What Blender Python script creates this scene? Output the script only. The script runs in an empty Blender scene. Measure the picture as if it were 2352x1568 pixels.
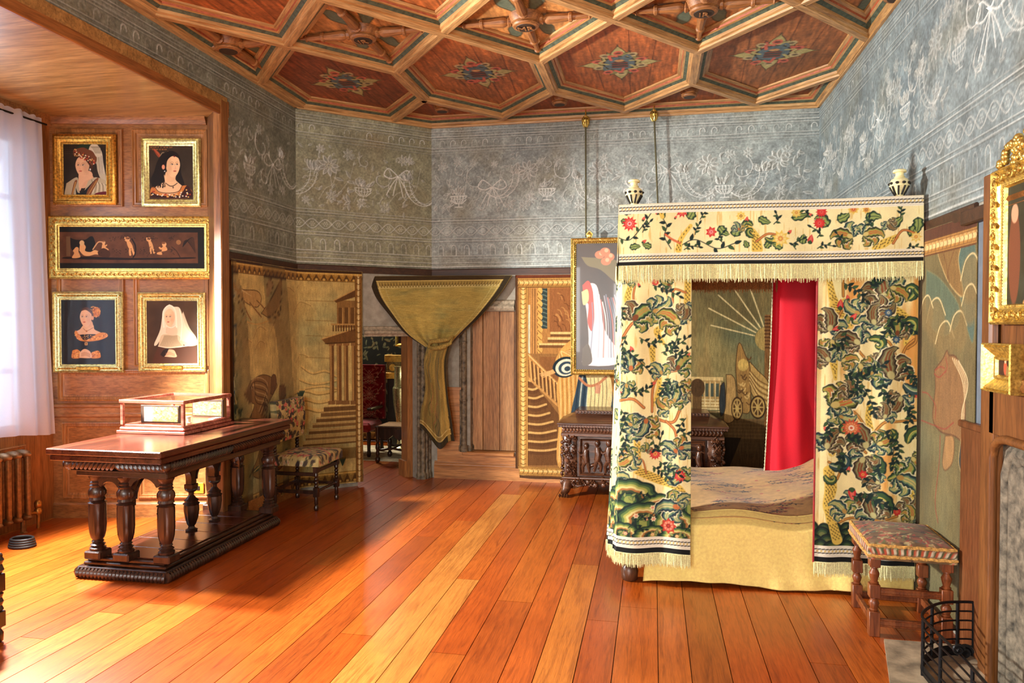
import bpy, math, random
import numpy as np
random.seed(7); RNG=np.random.RandomState(7)
PI=math.pi
SC=bpy.context.scene; COL=SC.collection
# ---------- measuring camera: turns a photo pixel into a point on a known plane
F=1666.;CX,CY=1176.,784.;YAW=math.atan(324/1666.);PIT=math.atan(34/1666.);EYE=1.6
_f=np.array([-math.sin(YAW)*math.cos(PIT),math.cos(YAW)*math.cos(PIT),-math.sin(PIT)])
_r=np.array([math.cos(YAW),math.sin(YAW),0.]);_u=np.cross(_r,_f);_c=np.array([0,0,EYE])
def ray(x,y): return _f*F+_r*(x-CX)-_u*(y-CY)
def onX(x,y,X): d=ray(x,y);return _c+d*(X/d[0])
def onY(x,y,Y): d=ray(x,y);return _c+d*(Y/d[1])
def onZ(x,y,Z=0.): d=ray(x,y);return _c+d*((Z-EYE)/d[2])
def onP(x,y,p,q):
    """on the vertical plane through floor points p and q -> (distance along from p, height)"""
    d=ray(x,y);p=np.array(p,float);q=np.array(q,float);t=(q-p)/np.linalg.norm(q-p);n=np.array([-t[1],t[0]])
    k=(n@p)/(n@d[:2]);P=_c+d*k
    return float((P[:2]-p)@t),float(P[2])
# ---------- materials
MATS={}
def nt(name):
    m=bpy.data.materials.new(name);m.use_nodes=True;t=m.node_tree;t.nodes.clear()
    o=t.nodes.new('ShaderNodeOutputMaterial');b=t.nodes.new('ShaderNodeBsdfPrincipled');t.links.new(b.outputs[0],o.inputs[0])
    return m,t,b
def lin(c):
    if max(c)>1: c=[x/255. for x in c]
    return tuple(((x/12.92) if x<=.04045 else ((x+.055)/1.055)**2.4) for x in c)+(1,)
def ramp(t,fac,stops):
    r=t.nodes.new('ShaderNodeValToRGB');e=r.color_ramp.elements
    while len(e)<len(stops): e.new(.5)
    for i,(p,c) in enumerate(stops): e[i].position=p;e[i].color=lin(c)
    t.links.new(fac,r.inputs[0]);return r.outputs[0]
def noise(t,vec,scale,detail=4,rough=.55,dist=0):
    n=t.nodes.new('ShaderNodeTexNoise');n.inputs['Scale'].default_value=scale;n.inputs['Detail'].default_value=detail
    n.inputs['Roughness'].default_value=rough;n.inputs['Distortion'].default_value=dist;t.links.new(vec,n.inputs['Vector']);return n.outputs[0]
def mapped(t,scale=(1,1,1),src='Object'):
    c=t.nodes.new('ShaderNodeTexCoord');m=t.nodes.new('ShaderNodeMapping');m.inputs['Scale'].default_value=scale
    t.links.new(c.outputs[src],m.inputs[0]);return m.outputs[0]
def mixc(t,mode,fac,a,b):
    m=t.nodes.new('ShaderNodeMix');m.data_type='RGBA';m.blend_type=mode
    if isinstance(fac,(int,float)): m.inputs[0].default_value=fac
    else: t.links.new(fac,m.inputs[0])
    for s,v in ((6,a),(7,b)):
        if isinstance(v,tuple): m.inputs[s].default_value=v
        else: t.links.new(v,m.inputs[s])
    return m.outputs[2]
def bump(t,b,h,strength=.3,dist=.01):
    n=t.nodes.new('ShaderNodeBump');n.inputs['Strength'].default_value=strength;n.inputs['Distance'].default_value=dist
    t.links.new(h,n.inputs['Height']);t.links.new(n.outputs[0],b.inputs['Normal'])
def wood(name,dark,mid,light,axis=2,scale=9,rough=.4,bmp=.15,coat=0,spec=.5,stretch=12):
    if name in MATS: return MATS[name]
    m,t,b=nt(name);s=[scale*1.0]*3;s[axis]=scale/stretch
    v=mapped(t,tuple(s));n=noise(t,v,1.6,7,.62,.9)
    v2=mapped(t,tuple(x*5 for x in s));n2=noise(t,v2,2.5,3,.6,.2)
    c=ramp(t,n,[(.28,dark),(.5,mid),(.72,light)])
    g=ramp(t,n2,[(.35,(150,150,150)),(.6,(255,255,255))])
    t.links.new(mixc(t,'MULTIPLY',.55,c,g),b.inputs['Base Color'])
    b.inputs['Roughness'].default_value=rough;b.inputs['Coat Weight'].default_value=coat;b.inputs['Coat Roughness'].default_value=.15
    b.inputs['Specular IOR Level'].default_value=spec
    bump(t,b,n2,bmp,.004);MATS[name]=m;return m
def plain(name,col,rough=.6,metal=0,var=.15,scale=30,bmp=.1,coat=0,sheen=0,spec=.5,bd=.003):
    if name in MATS: return MATS[name]
    m,t,b=nt(name);v=mapped(t);n=noise(t,v,scale,5,.6)
    d=tuple(int(max(0,x*(1-var))) for x in col);l=tuple(int(min(255,x*(1+var))) for x in col)
    t.links.new(ramp(t,n,[(.3,d),(.7,l)]),b.inputs['Base Color'])
    b.inputs['Roughness'].default_value=rough;b.inputs['Metallic'].default_value=metal;b.inputs['Coat Weight'].default_value=coat
    b.inputs['Sheen Weight'].default_value=sheen;b.inputs['Specular IOR Level'].default_value=spec
    if bmp: bump(t,b,n,bmp,bd)
    MATS[name]=m;return m
def painted(name,rough=.85,weave=400,wbmp=.25,sheen=0,var=.12,spec=.3,metal=0,coat=0,bd=.0015,stretch=(1,1,1)):
    """colours woven or painted into the cloth are stored on its vertices; the node adds thread and wear"""
    if name in MATS: return MATS[name]
    m,t,b=nt(name);a=t.nodes.new('ShaderNodeVertexColor');a.layer_name='Col'
    v=mapped(t,stretch);n=noise(t,v,weave,3,.7);k=int(255*(1-var*2))
    g=ramp(t,n,[(.3,(k,k,k)),(.65,(255,255,255))])
    t.links.new(mixc(t,'MULTIPLY',1.,a.outputs[0],g),b.inputs['Base Color'])
    b.inputs['Roughness'].default_value=rough;b.inputs['Sheen Weight'].default_value=sheen;b.inputs['Specular IOR Level'].default_value=spec
    b.inputs['Metallic'].default_value=metal;b.inputs['Coat Weight'].default_value=coat
    bump(t,b,n,wbmp,bd);MATS[name]=m;return m
# ---------- objects
def tag(o,label=None,cat=None,group=None,kind=None):
    if label: o['label']=label
    if cat: o['category']=cat
    if group: o['group']=group
    if kind: o['kind']=kind
    return o
def empty(name,loc,rz=0,parent=None):
    o=bpy.data.objects.new(name,None);COL.objects.link(o);o.location=tuple(float(x) for x in loc);o.rotation_euler=(0,0,rz);o.empty_display_size=.1
    if parent: o.parent=parent
    return o
def thing(name,label,cat,loc=(0,0,0),rz=0,group=None): return tag(empty(name,loc,rz),label,cat,group)
class MB:
    def __init__(s): s.v=[];s.f=[];s.m=[];s.k=0
    def mat(s,k): s.k=k;return s
    def add(s,vs,fs):
        o=len(s.v);s.v+= [tuple(map(float,p)) for p in vs]
        for f in fs: s.f.append(tuple(o+i for i in f));s.m.append(s.k)
        return o
    def box(s,x0,y0,z0,x1,y1,z1,bev=0):
        x0,x1=min(x0,x1),max(x0,x1);y0,y1=min(y0,y1),max(y0,y1);z0,z1=min(z0,z1),max(z0,z1)
        if bev<=0:
            s.add([(x0,y0,z0),(x1,y0,z0),(x1,y1,z0),(x0,y1,z0),(x0,y0,z1),(x1,y0,z1),(x1,y1,z1),(x0,y1,z1)],
             [(0,3,2,1),(4,5,6,7),(0,1,5,4),(1,2,6,5),(2,3,7,6),(3,0,4,7)]);return s
        b=bev;R=[]
        for (z,i) in ((z0,b),(z0+b,0),(z1-b,0),(z1,b)):
            for (x,y) in ((x0+i+b*(i==0),y0+i),(x1-i-b*(i==0),y0+i),(x1-i,y0+i+b*(i==0)),(x1-i,y1-i-b*(i==0)),(x1-i-b*(i==0),y1-i),(x0+i+b*(i==0),y1-i),(x0+i,y1-i-b*(i==0)),(x0+i,y0+i+b*(i==0))): R.append((x,y,z))
        fs=[tuple(range(7,-1,-1)),tuple(range(24,32))]
        for r in range(3):
            for i in range(8): j=(i+1)%8;fs.append((r*8+i,r*8+j,r*8+8+j,r*8+8+i))
        s.add(R,fs);return s
    def lathe(s,cx,cy,z0,prof,seg=20,flute=None,axis='z',sx=1,sy=1):
        """prof = [(z,r)...]; flute=(n,depth,zlo,zhi)"""
        vs=[];n=len(prof)
        for (z,r) in prof:
            for i in range(seg):
                a=2*PI*i/seg;rr=r
                if flute and flute[2]<=z<=flute[3]: rr=r*(1-flute[1]*(.5-.5*math.cos(a*flute[0])))
                x,y=rr*math.cos(a)*sx,rr*math.sin(a)*sy
                if axis=='z': vs.append((cx+x,cy+y,z0+z))
                elif axis=='x': vs.append((z0+z,cx+x,cy+y))
                else: vs.append((cx+x,z0+z,cy+y))
        fs=[(j*seg+i,j*seg+(i+1)%seg,(j+1)*seg+(i+1)%seg,(j+1)*seg+i) for j in range(n-1) for i in range(seg)]
        fs.append(tuple(range(seg-1,-1,-1)));fs.append(tuple(range((n-1)*seg,n*seg)))
        s.add(vs,fs);return s
    def tube(s,pts,r,seg=8,closed=False):
        P=[np.array(p,float) for p in pts];n=len(P);rs=r if isinstance(r,(list,tuple)) else [r]*n
        vs=[];up=None
        for i,p in enumerate(P):
            a=P[(i-1)%n] if (closed or i>0) else P[i];b=P[(i+1)%n] if (closed or i<n-1) else P[i]
            t=b-a;t=t/(np.linalg.norm(t)+1e-9)
            if up is None: up=np.array([0,0,1.]) if abs(t[2])<.9 else np.array([1.,0,0])
            u=up-t*(up@t);u/= (np.linalg.norm(u)+1e-9);up=u;w=np.cross(t,u)
            for k in range(seg):
                an=2*PI*k/seg;vs.append(p+rs[i]*(u*math.cos(an)+w*math.sin(an)))
        m=n if closed else n-1
        fs=[(j*seg+k,j*seg+(k+1)%seg,((j+1)%n)*seg+(k+1)%seg,((j+1)%n)*seg+k) for j in range(m) for k in range(seg)]
        if not closed: fs+= [tuple(range(seg-1,-1,-1)),tuple(range((n-1)*seg,n*seg))]
        s.add(vs,fs);return s
    def ell(s,c,r,su=8,sv=6,rot=0):
        vs=[];fs=[];cr,sr=math.cos(rot),math.sin(rot)
        for j in range(sv+1):
            th=PI*j/sv
            for i in range(su):
                a=2*PI*i/su;x=r[0]*math.sin(th)*math.cos(a);y=r[1]*math.sin(th)*math.sin(a);z=r[2]*math.cos(th)
                vs.append((c[0]+x*cr-z*sr,c[1]+y,c[2]+x*sr+z*cr))
        for j in range(sv):
            for i in range(su): fs.append((j*su+i,j*su+su*0+(i+1)%su,(j+1)*su+(i+1)%su,(j+1)*su+i))
        s.add(vs,[f[::-1] for f in fs]);return s
    def prism(s,pts,lo,hi,axis='z'):
        """extrude 2d polygon; axis z: (x,y); axis y: (x,z); axis x: (y,z)"""
        n=len(pts)
        def mk(p,h): return (p[0],p[1],h) if axis=='z' else ((p[0],h,p[1]) if axis=='y' else (h,p[0],p[1]))
        vs=[mk(p,lo) for p in pts]+[mk(p,hi) for p in pts]
        s.add(vs,[tuple(range(n))[::-1],tuple(range(n,2*n))]+[(i,(i+1)%n,n+(i+1)%n,n+i) for i in range(n)]);return s
    def quad(s,a,b,c,d): s.add([a,b,c,d],[(0,1,2,3)]);return s
    def framesweep(s,w,h,prof,x0=0,z0=0,y0=0,ks=None):
        """rectangular picture frame, outer size w x h centred at x0,z0; prof=[(inset,height out of wall)], faces -y"""
        vs=[];n=len(prof)
        for (i,d) in prof:
            for (sx,sz) in ((-1,-1),(1,-1),(1,1),(-1,1)): vs.append((x0+sx*(w/2-i),y0-d,z0+sz*(h/2-i)))
        o=len(s.v);s.v+=vs
        for j in range(n-1):
            for c in range(4):
                e=(c+1)%4;s.f.append((o+j*4+c,o+j*4+e,o+j*4+4+e,o+j*4+4+c));s.m.append(ks[j] if ks else s.k)
        return s
    def build(s,name,mats,parent=None,smooth=35,loc=None,kind=None):
        me=bpy.data.meshes.new(name);me.from_pydata(s.v,[],s.f)
        if not isinstance(mats,(list,tuple)): mats=[mats]
        for m in mats: me.materials.append(m)
        if len(mats)>1: me.polygons.foreach_set('material_index',s.m)
        if smooth:
            me.polygons.foreach_set('use_smooth',[True]*len(me.polygons));me.set_sharp_from_angle(angle=math.radians(smooth))
        me.update();o=bpy.data.objects.new(name,me);COL.objects.link(o)
        if parent: o.parent=parent
        if loc is not None: o.location=loc
        if kind: o['kind']=kind
        return o
def gridmesh(name,P,C,mat,parent=None,mask=None,back=None,smooth=True,kind=None,closeu=False):
    """P (nv,nu,3), C (nv,nu,3) sRGB 0..1; back = vector for thickness: rim plus a rear face"""
    nv,nu=P.shape[:2];idx=np.arange(nv*nu).reshape(nv,nu)
    q=np.stack([idx[:-1,:-1],idx[:-1,1:],idx[1:,1:],idx[1:,:-1]],-1)
    if mask is not None: q=q[mask[:nv-1,:nu-1]]
    q=q.reshape(-1,4);V=P.reshape(-1,3);Cc=C.reshape(-1,3)
    if back is not None:
        st=6;r=sorted(set(list(range(0,nv,st))+[nv-1]));c=sorted(set(list(range(0,nu,st))+[nu-1]))
        sub=idx[np.ix_(r,c)];Vb=V[sub.ravel()]+np.asarray(back,float);n0=len(V)
        b=(np.arange(sub.size)+n0).reshape(sub.shape)
        qb=np.stack([b[:-1,:-1],b[1:,:-1],b[1:,1:],b[:-1,1:]],-1).reshape(-1,4)
        rim=[]
        def ring(fi,bi):
            # fine edge to coarse edge, split per coarse span as fans of quads/tris
            for k in range(len(bi)-1):
                a=fi[k*st:min((k+1)*st,len(fi)-1)+1]
                for j in range(len(a)-1): rim.append((a[j+1],a[j],bi[k],bi[k]) if j<len(a)-2 else (a[j+1],a[j],bi[k],bi[k+1]))
        ring(idx[0,::-1][::-1],b[0]);ring(idx[-1],b[-1]);ring(idx[:,0],b[:,0]);ring(idx[:,-1],b[:,-1])
        tris=[t[:3] for t in rim if t[2]==t[3]];quads=[t for t in rim if t[2]!=t[3]]
        V=np.vstack([V,Vb]);Cc=np.vstack([Cc,Cc[sub.ravel()]*.8]);q=np.vstack([q,qb]+([np.array(quads)] if quads else []))
    else: tris=[]
    me=bpy.data.meshes.new(name);nq=len(q);n3=len(tris)
    me.vertices.add(len(V));me.vertices.foreach_set('co',V.astype(np.float32).ravel())
    lp=np.concatenate([q.ravel(),np.array(tris,dtype=int).ravel()]) if n3 else q.ravel()
    me.loops.add(len(lp));me.loops.foreach_set('vertex_index',lp.astype(np.int32))
    me.polygons.add(nq+n3);ls=np.concatenate([np.arange(nq)*4,nq*4+np.arange(n3)*3])
    me.polygons.foreach_set('loop_start',ls.astype(np.int32))
    if smooth: me.polygons.foreach_set('use_smooth',np.ones(nq+n3,bool))
    me.update(calc_edges=True)
    ca=me.color_attributes.new('Col','BYTE_COLOR','POINT')
    cc=np.ones((len(V),4),np.float32);cc[:,:3]=np.clip(Cc,0,1);ca.data.foreach_set('color_srgb',cc.ravel())
    me.materials.append(mat);o=bpy.data.objects.new(name,me);COL.objects.link(o)
    if parent: o.parent=parent
    if kind: o['kind']=kind
    return o
# ---------- painter's canvas (metres, v up)
def fbm(h,w,cell,oct=4,seed=0,ax=1,ay=1):
    r=np.random.RandomState(seed);out=np.zeros((h,w));amp=1;tot=0
    for o in range(oct):
        cy=max(2,int(h/(cell*ay))+2);cx=max(2,int(w/(cell*ax))+2);g=r.rand(cy+1,cx+1)
        y=np.linspace(0,cy-1.001,h);x=np.linspace(0,cx-1.001,w);yi=y.astype(int);xi=x.astype(int);fy=y-yi;fx=x-xi
        fy=fy*fy*(3-2*fy);fx=fx*fx*(3-2*fx)
        a=g[np.ix_(yi,xi)];b=g[np.ix_(yi,xi+1)];c=g[np.ix_(yi+1,xi)];d=g[np.ix_(yi+1,xi+1)]
        out+=amp*((a*(1-fx)+b*fx)*(1-fy[:,None])+(c*(1-fx)+d*fx)*fy[:,None]);tot+=amp;amp*=.5;cell=max(1.5,cell/2)
    return out/tot
def C_(c): return np.array(c,float)/255. if max(c)>1 else np.array(c,float)
def spline(pts,n=8):
    P=[np.array(p,float) for p in pts]
    if len(P)<3: return [P[0]+(P[-1]-P[0])*t for t in np.linspace(0,1,n)]
    P=[2*P[0]-P[1]]+P+[2*P[-1]-P[-2]];out=[]
    for i in range(1,len(P)-2):
        for t in np.linspace(0,1,n,endpoint=False):
            a,b,c,d=P[i-1:i+3];out.append(.5*((2*b)+(c-a)*t+(2*a-5*b+4*c-d)*t*t+(3*b-a-3*c+d)*t**3))
    out.append(P[-2]);return out
class Canvas:
    def __init__(s,w,h,res,col=(200,200,200),u0=0,v0=0):
        s.w,s.h,s.res,s.u0,s.v0=w,h,res,u0,v0;s.nx=max(2,int(w*res)+1);s.ny=max(2,int(h*res)+1)
        s.a=np.ones((s.ny,s.nx,3))*C_(col);s.hgt=np.zeros((s.ny,s.nx))
        s.U=u0+np.arange(s.nx)*(w/(s.nx-1));s.V=v0+np.arange(s.ny)*(h/(s.ny-1))
    def win(s,u0,v0,u1,v1):
        x0=int(np.searchsorted(s.U,u0));x1=int(np.searchsorted(s.U,u1));y0=int(np.searchsorted(s.V,v0));y1=int(np.searchsorted(s.V,v1))
        return x0,x1,y0,y1
    def blend(s,x0,x1,y0,y1,cov,col,hg=0):
        if cov.size==0: return
        if callable(col): c=col(s.U[x0:x1][None,:],s.V[y0:y1][:,None])
        else: c=C_(col)
        a=s.a[y0:y1,x0:x1];a+= (c-a)*cov[...,None]
        if hg: s.hgt[y0:y1,x0:x1]+=hg*cov
    def rect(s,u0,v0,u1,v1,col,al=1,hg=0):
        x0,x1,y0,y1=s.win(min(u0,u1),min(v0,v1),max(u0,u1),max(v0,v1));s.blend(x0,x1,y0,y1,np.full((y1-y0,x1-x0),al,float),col,hg)
    def poly(s,pts,col,al=1,hg=0,soft=.6):
        P=np.array(pts,float);e=1.5/s.res;x0,x1,y0,y1=s.win(P[:,0].min()-e,P[:,1].min()-e,P[:,0].max()+e,P[:,1].max()+e)
        if x1<=x0 or y1<=y0: return
        X,Y=np.meshgrid(s.U[x0:x1],s.V[y0:y1]);ins=np.zeros(X.shape,bool);d2=np.full(X.shape,1e9)
        n=len(P)
        for i in range(n):
            ax,ay=P[i];bx,by=P[(i+1)%n];dx,dy=bx-ax,by-ay
            if ay!=by:
                c=((ay>Y)!=(by>Y))&(X<(dx*(Y-ay)/dy+ax));ins^=c
            L=dx*dx+dy*dy+1e-12;t=np.clip(((X-ax)*dx+(Y-ay)*dy)/L,0,1);q=(X-ax-t*dx)**2+(Y-ay-t*dy)**2;d2=np.minimum(d2,q)
        d=np.sqrt(d2)*s.res;cov=np.clip(np.where(ins,.5+d/(2*soft),.5-d/(2*soft)),0,1)*al
        s.blend(x0,x1,y0,y1,cov,col,hg)
    def line(s,pts,wd,col,al=1,hg=0,soft=.6,cap=0):
        P=np.array(pts,float);W=np.array(wd,float) if hasattr(wd,'__len__') else np.full(len(P),wd,float);W=W/2
        e=W.max()+1.5/s.res
        x0,x1,y0,y1=s.win(P[:,0].min()-e,P[:,1].min()-e,P[:,0].max()+e,P[:,1].max()+e)
        if x1<=x0 or y1<=y0: return
        cov=np.zeros((y1-y0,x1-x0))
        for i in range(len(P)-1):
            ax,ay=P[i];bx,by=P[i+1];e=max(W[i],W[i+1])+1.5/s.res
            a0,a1,b0,b1=s.win(min(ax,bx)-e,min(ay,by)-e,max(ax,bx)+e,max(ay,by)+e)
            if a1<=a0 or b1<=b0: continue
            X,Y=np.meshgrid(s.U[a0:a1],s.V[b0:b1]);dx,dy=bx-ax,by-ay;L=dx*dx+dy*dy+1e-12
            t=np.clip(((X-ax)*dx+(Y-ay)*dy)/L,0,1);d=np.sqrt((X-ax-t*dx)**2+(Y-ay-t*dy)**2)-(W[i]+(W[i+1]-W[i])*t)
            c=np.clip(.5-d*s.res/(2*soft),0,1);sl=cov[b0-y0:b1-y0,a0-x0:a1-x0];np.maximum(sl,c,out=sl)
        s.blend(x0,x1,y0,y1,cov*al,col,hg)
    def curve(s,pts,wd,col,al=1,hg=0,n=7):
        sp=spline(pts,n)
        if hasattr(wd,'__len__'): wd=np.interp(np.linspace(0,1,len(sp)),np.linspace(0,1,len(wd)),wd)
        s.line(sp,wd,col,al,hg)
    def ell(s,cu,cv,ru,rv,col,al=1,rot=0,hg=0,soft=.7):
        R=max(ru,rv)+2/s.res;x0,x1,y0,y1=s.win(cu-R,cv-R,cu+R,cv+R)
        if x1<=x0 or y1<=y0: return
        X,Y=np.meshgrid(s.U[x0:x1]-cu,s.V[y0:y1]-cv);c,n=math.cos(rot),math.sin(rot);A=(X*c+Y*n)/ru;B=(-X*n+Y*c)/rv
        d=(np.sqrt(A*A+B*B)-1)*min(ru,rv)*s.res;s.blend(x0,x1,y0,y1,np.clip(.5-d/(2*soft),0,1)*al,col,hg)
    def mottle(s,cell,amt,seed=0,tint=None,ax=1,ay=1,oct=4):
        n=fbm(s.ny,s.nx,cell*s.res,oct,seed,ax,ay)-.5
        if tint is None: s.a*= (1+amt*2*n)[...,None]
        else: k=np.clip(n*4*amt,0,1)[...,None];s.a+= (C_(tint)-s.a)*k
        np.clip(s.a,0,1,out=s.a)
    def threads(s,amt,seed=0,vert=True):
        r=np.random.RandomState(seed)
        n=fbm(s.ny,s.nx,2.0,2,seed,1 if vert else 6,6 if vert else 1)-.5;s.a*= (1+amt*1.1*n)[...,None];np.clip(s.a,0,1,out=s.a)
    def at(s,U,V):
        x=np.clip((U-s.u0)/s.w*(s.nx-1),0,s.nx-1.001);y=np.clip((V-s.v0)/s.h*(s.ny-1),0,s.ny-1.001);xi=x.astype(int);yi=y.astype(int)
        fx=(x-xi)[...,None];fy=(y-yi)[...,None];a=s.a
        return (a[yi,xi]*(1-fx)+a[yi,xi+1]*fx)*(1-fy)+(a[yi+1,xi]*(1-fx)+a[yi+1,xi+1]*fx)*fy
    def sheet(s,name,mat,fn=None,parent=None,back=None,kind=None,hscale=1,nrm=None,mask=None):
        U,V=np.meshgrid(s.U,s.V);P=fn(U,V) if fn else np.stack([U,0*U,V],-1)
        if nrm is not None: P=P+np.asarray(nrm,float)*(s.hgt*hscale)[...,None]
        return gridmesh(name,P,s.a,mat,parent,mask,back,True,kind)
# ================= the room shell
YB=7.38;XR=1.55;XL=-3.36;ZC=3.78
PC=np.array([-3.36,6.44]);PA=np.array([-2.30,7.38]);TCH=(PA-PC)/np.linalg.norm(PA-PC);NCH=np.array([TCH[1],-TCH[0]]);LCH=float(np.linalg.norm(PA-PC))
N0=(-3.38,5.22);N1=(-3.66,5.487);N2=(-4.925,5.21);N3=(-4.95,2.4);N4=(-3.36,2.45)
def ch(s,z,d=0): return (PC[0]+TCH[0]*s+NCH[0]*d,PC[1]+TCH[1]*s+NCH[1]*d,z)
grey=plain('plaster_grey',(150,146,132),.9,var=.1,scale=14)
slate=plain('slate_paint',(104,116,128),.7,var=.06,scale=20)
panelw=wood('panel_wood',(128,84,40),(164,110,58),(188,132,76),2,7,.42,.12,.05)
panelh=wood('panel_wood_across',(124,80,38),(160,106,56),(184,128,72),0,7,.42,.12,.05)
darkw=wood('rail_wood',(48,26,14),(66,38,22),(84,50,30),0,9,.5)
stone=plain('worn_stone',(92,80,62),.6,var=.55,scale=24,bmp=.6,bd=.01)
def wallbox(name,p,q,z0,z1,holes=(),mat=grey,th=.14,out=1,parent=None,kind='structure'):
    """vertical wall with its face on the line p-q; holes=(s0,s1,za,zb); out=+1 puts the body on the left of p->q"""
    p=np.array(p,float);q=np.array(q,float);L=float(np.linalg.norm(q-p));t=(q-p)/L;n=np.array([-t[1],t[0]])*out
    m=MB();xs=sorted({0,L}|{h[0] for h in holes}|{h[1] for h in holes});zs=sorted({z0,z1}|{h[2] for h in holes}|{h[3] for h in holes})
    def P(s,z,d): a=p+t*s+n*d;return (a[0],a[1],z)
    for i in range(len(xs)-1):
        for j in range(len(zs)-1):
            sm,zm=(xs[i]+xs[i+1])/2,(zs[j]+zs[j+1])/2
            if any(h[0]<sm<h[1] and h[2]<zm<h[3] for h in holes): continue
            a,b,c,d=xs[i],xs[i+1],zs[j],zs[j+1]
            m.add([P(a,c,0),P(b,c,0),P(b,d,0),P(a,d,0),P(a,c,th),P(b,c,th),P(b,d,th),P(a,d,th)],[(0,1,2,3),(5,4,7,6),(0,4,5,1),(3,2,6,7),(0,3,7,4),(1,5,6,2)])
    return m.build(name,mat,parent,0,kind=kind)
w_left=wallbox('wall_left',(XL,-2.6),(XL,6.44),0,ZC,[(2.45+2.6,5.36+2.6,0,3.34)],out=1)
w_ch=wallbox('wall_corner',PC,PA,0,ZC,[(.60,1.25,0,1.53)],out=1)
w_back=wallbox('wall_back',PA,(XR,YB),0,ZC,[(.42,1.10,.29,1.76)],out=1)
w_right=wallbox('wall_right',(XR,YB),(XR,-2.6),0,ZC,[(4.15,5.95,0,1.12)],out=1)
w_front=wallbox('wall_front',(XR,-2.6),(XL,-2.6),0,ZC,[(1.55,2.45,.7,2.6),(3.25,4.55,.9,3.0)],out=1)  # the two openings are added for the fill lights behind the camera
# ---- floor of wide boards: each board keeps its own colour
def floor_planks():
    m,t,b=nt('floor_boards')
    a=t.nodes.new('ShaderNodeVertexColor');a.layer_name='Col';v=mapped(t,(26,1.5,1),'Object');n=noise(t,v,1.3,8,.65,1.4)
    g=ramp(t,n,[(.25,(168,150,140)),(.5,(236,232,228)),(.75,(255,255,255))]);v2=mapped(t,(160,6,1),'Object');n2=noise(t,v2,1.5,3,.7)
    g2=ramp(t,n2,[(.3,(200,190,182)),(.62,(255,255,255))]);v3=mapped(t);n3=noise(t,v3,1.2,4,.6);g3=ramp(t,n3,[(.35,(212,196,186)),(.7,(255,255,255))])
    c=mixc(t,'MULTIPLY',1.,a.outputs[0],g);c=mixc(t,'MULTIPLY',.8,c,g2);c=mixc(t,'MULTIPLY',.8,c,g3)
    n4=noise(t,mapped(t),95,2,.5);sp=ramp(t,n4,[(.24,(70,40,25)),(.29,(255,255,255))]);c=mixc(t,'MULTIPLY',.7,c,sp)
    t.links.new(c,b.inputs['Base Color']);b.inputs['Roughness'].default_value=.3;b.inputs['Coat Weight'].default_value=.25;b.inputs['Coat Roughness'].default_value=.22
    b.inputs['Specular IOR Level'].default_value=.4
    bump(t,b,n2,.12,.003)
    pal=[(210,104,32),(205,98,30),(200,96,30),(214,110,36),(196,92,30),(210,112,38),(203,100,33),(216,116,40)]
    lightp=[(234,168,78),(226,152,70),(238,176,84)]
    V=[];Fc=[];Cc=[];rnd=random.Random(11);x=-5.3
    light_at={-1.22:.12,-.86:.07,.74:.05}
    while x<4.4:
        w=rnd.choice([.15,.17,.18,.2,.21]);y=-2.7-rnd.random()*2
        while y<9.6:
            L=rnd.uniform(2.2,4.4);k=rnd.random();c=C_(rnd.choice(pal))*rnd.uniform(.95,1.04)
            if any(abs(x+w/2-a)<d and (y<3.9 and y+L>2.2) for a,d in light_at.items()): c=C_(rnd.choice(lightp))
            elif k<.06: c=c*.6+C_(rnd.choice(lightp))*.4
            elif k<.16: c=c*.92
            g=.0022;o=len(V);x0,x1,y0,y1=x+g,x+w-g,max(y,-2.7)+.0015,min(y+L,9.6)-.0015
            if y1>-2.7 and y1>y0:
                V+=[(x0,y0,0),(x1,y0,0),(x1,y1,0),(x0,y1,0),(x0-g*.9,y0,-.01),(x1+g*.9,y0,-.01),(x1+g*.9,y1,-.01),(x0-g*.9,y1,-.01)]
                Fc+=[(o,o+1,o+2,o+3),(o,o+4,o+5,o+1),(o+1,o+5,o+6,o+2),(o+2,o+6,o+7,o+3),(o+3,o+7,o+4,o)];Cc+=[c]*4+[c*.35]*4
            y+=L
        x+=w
    o=len(V);V+=[(-5.4,-2.7,-.01),(4.5,-2.7,-.01),(4.5,9.6,-.01),(-5.4,9.6,-.01)];Fc.append((o,o+1,o+2,o+3));Cc+=[C_((60,26,12))]*4
    me=bpy.data.meshes.new('floor');me.from_pydata(V,[],Fc);ca=me.color_attributes.new('Col','BYTE_COLOR','POINT')
    cc=np.ones((len(V),4),np.float32);cc[:,:3]=np.array(Cc);ca.data.foreach_set('color_srgb',np.clip(cc,0,1).ravel());me.materials.append(m)
    o=bpy.data.objects.new('floor',me);COL.objects.link(o);o['kind']='structure';return o
floor_planks()
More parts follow.
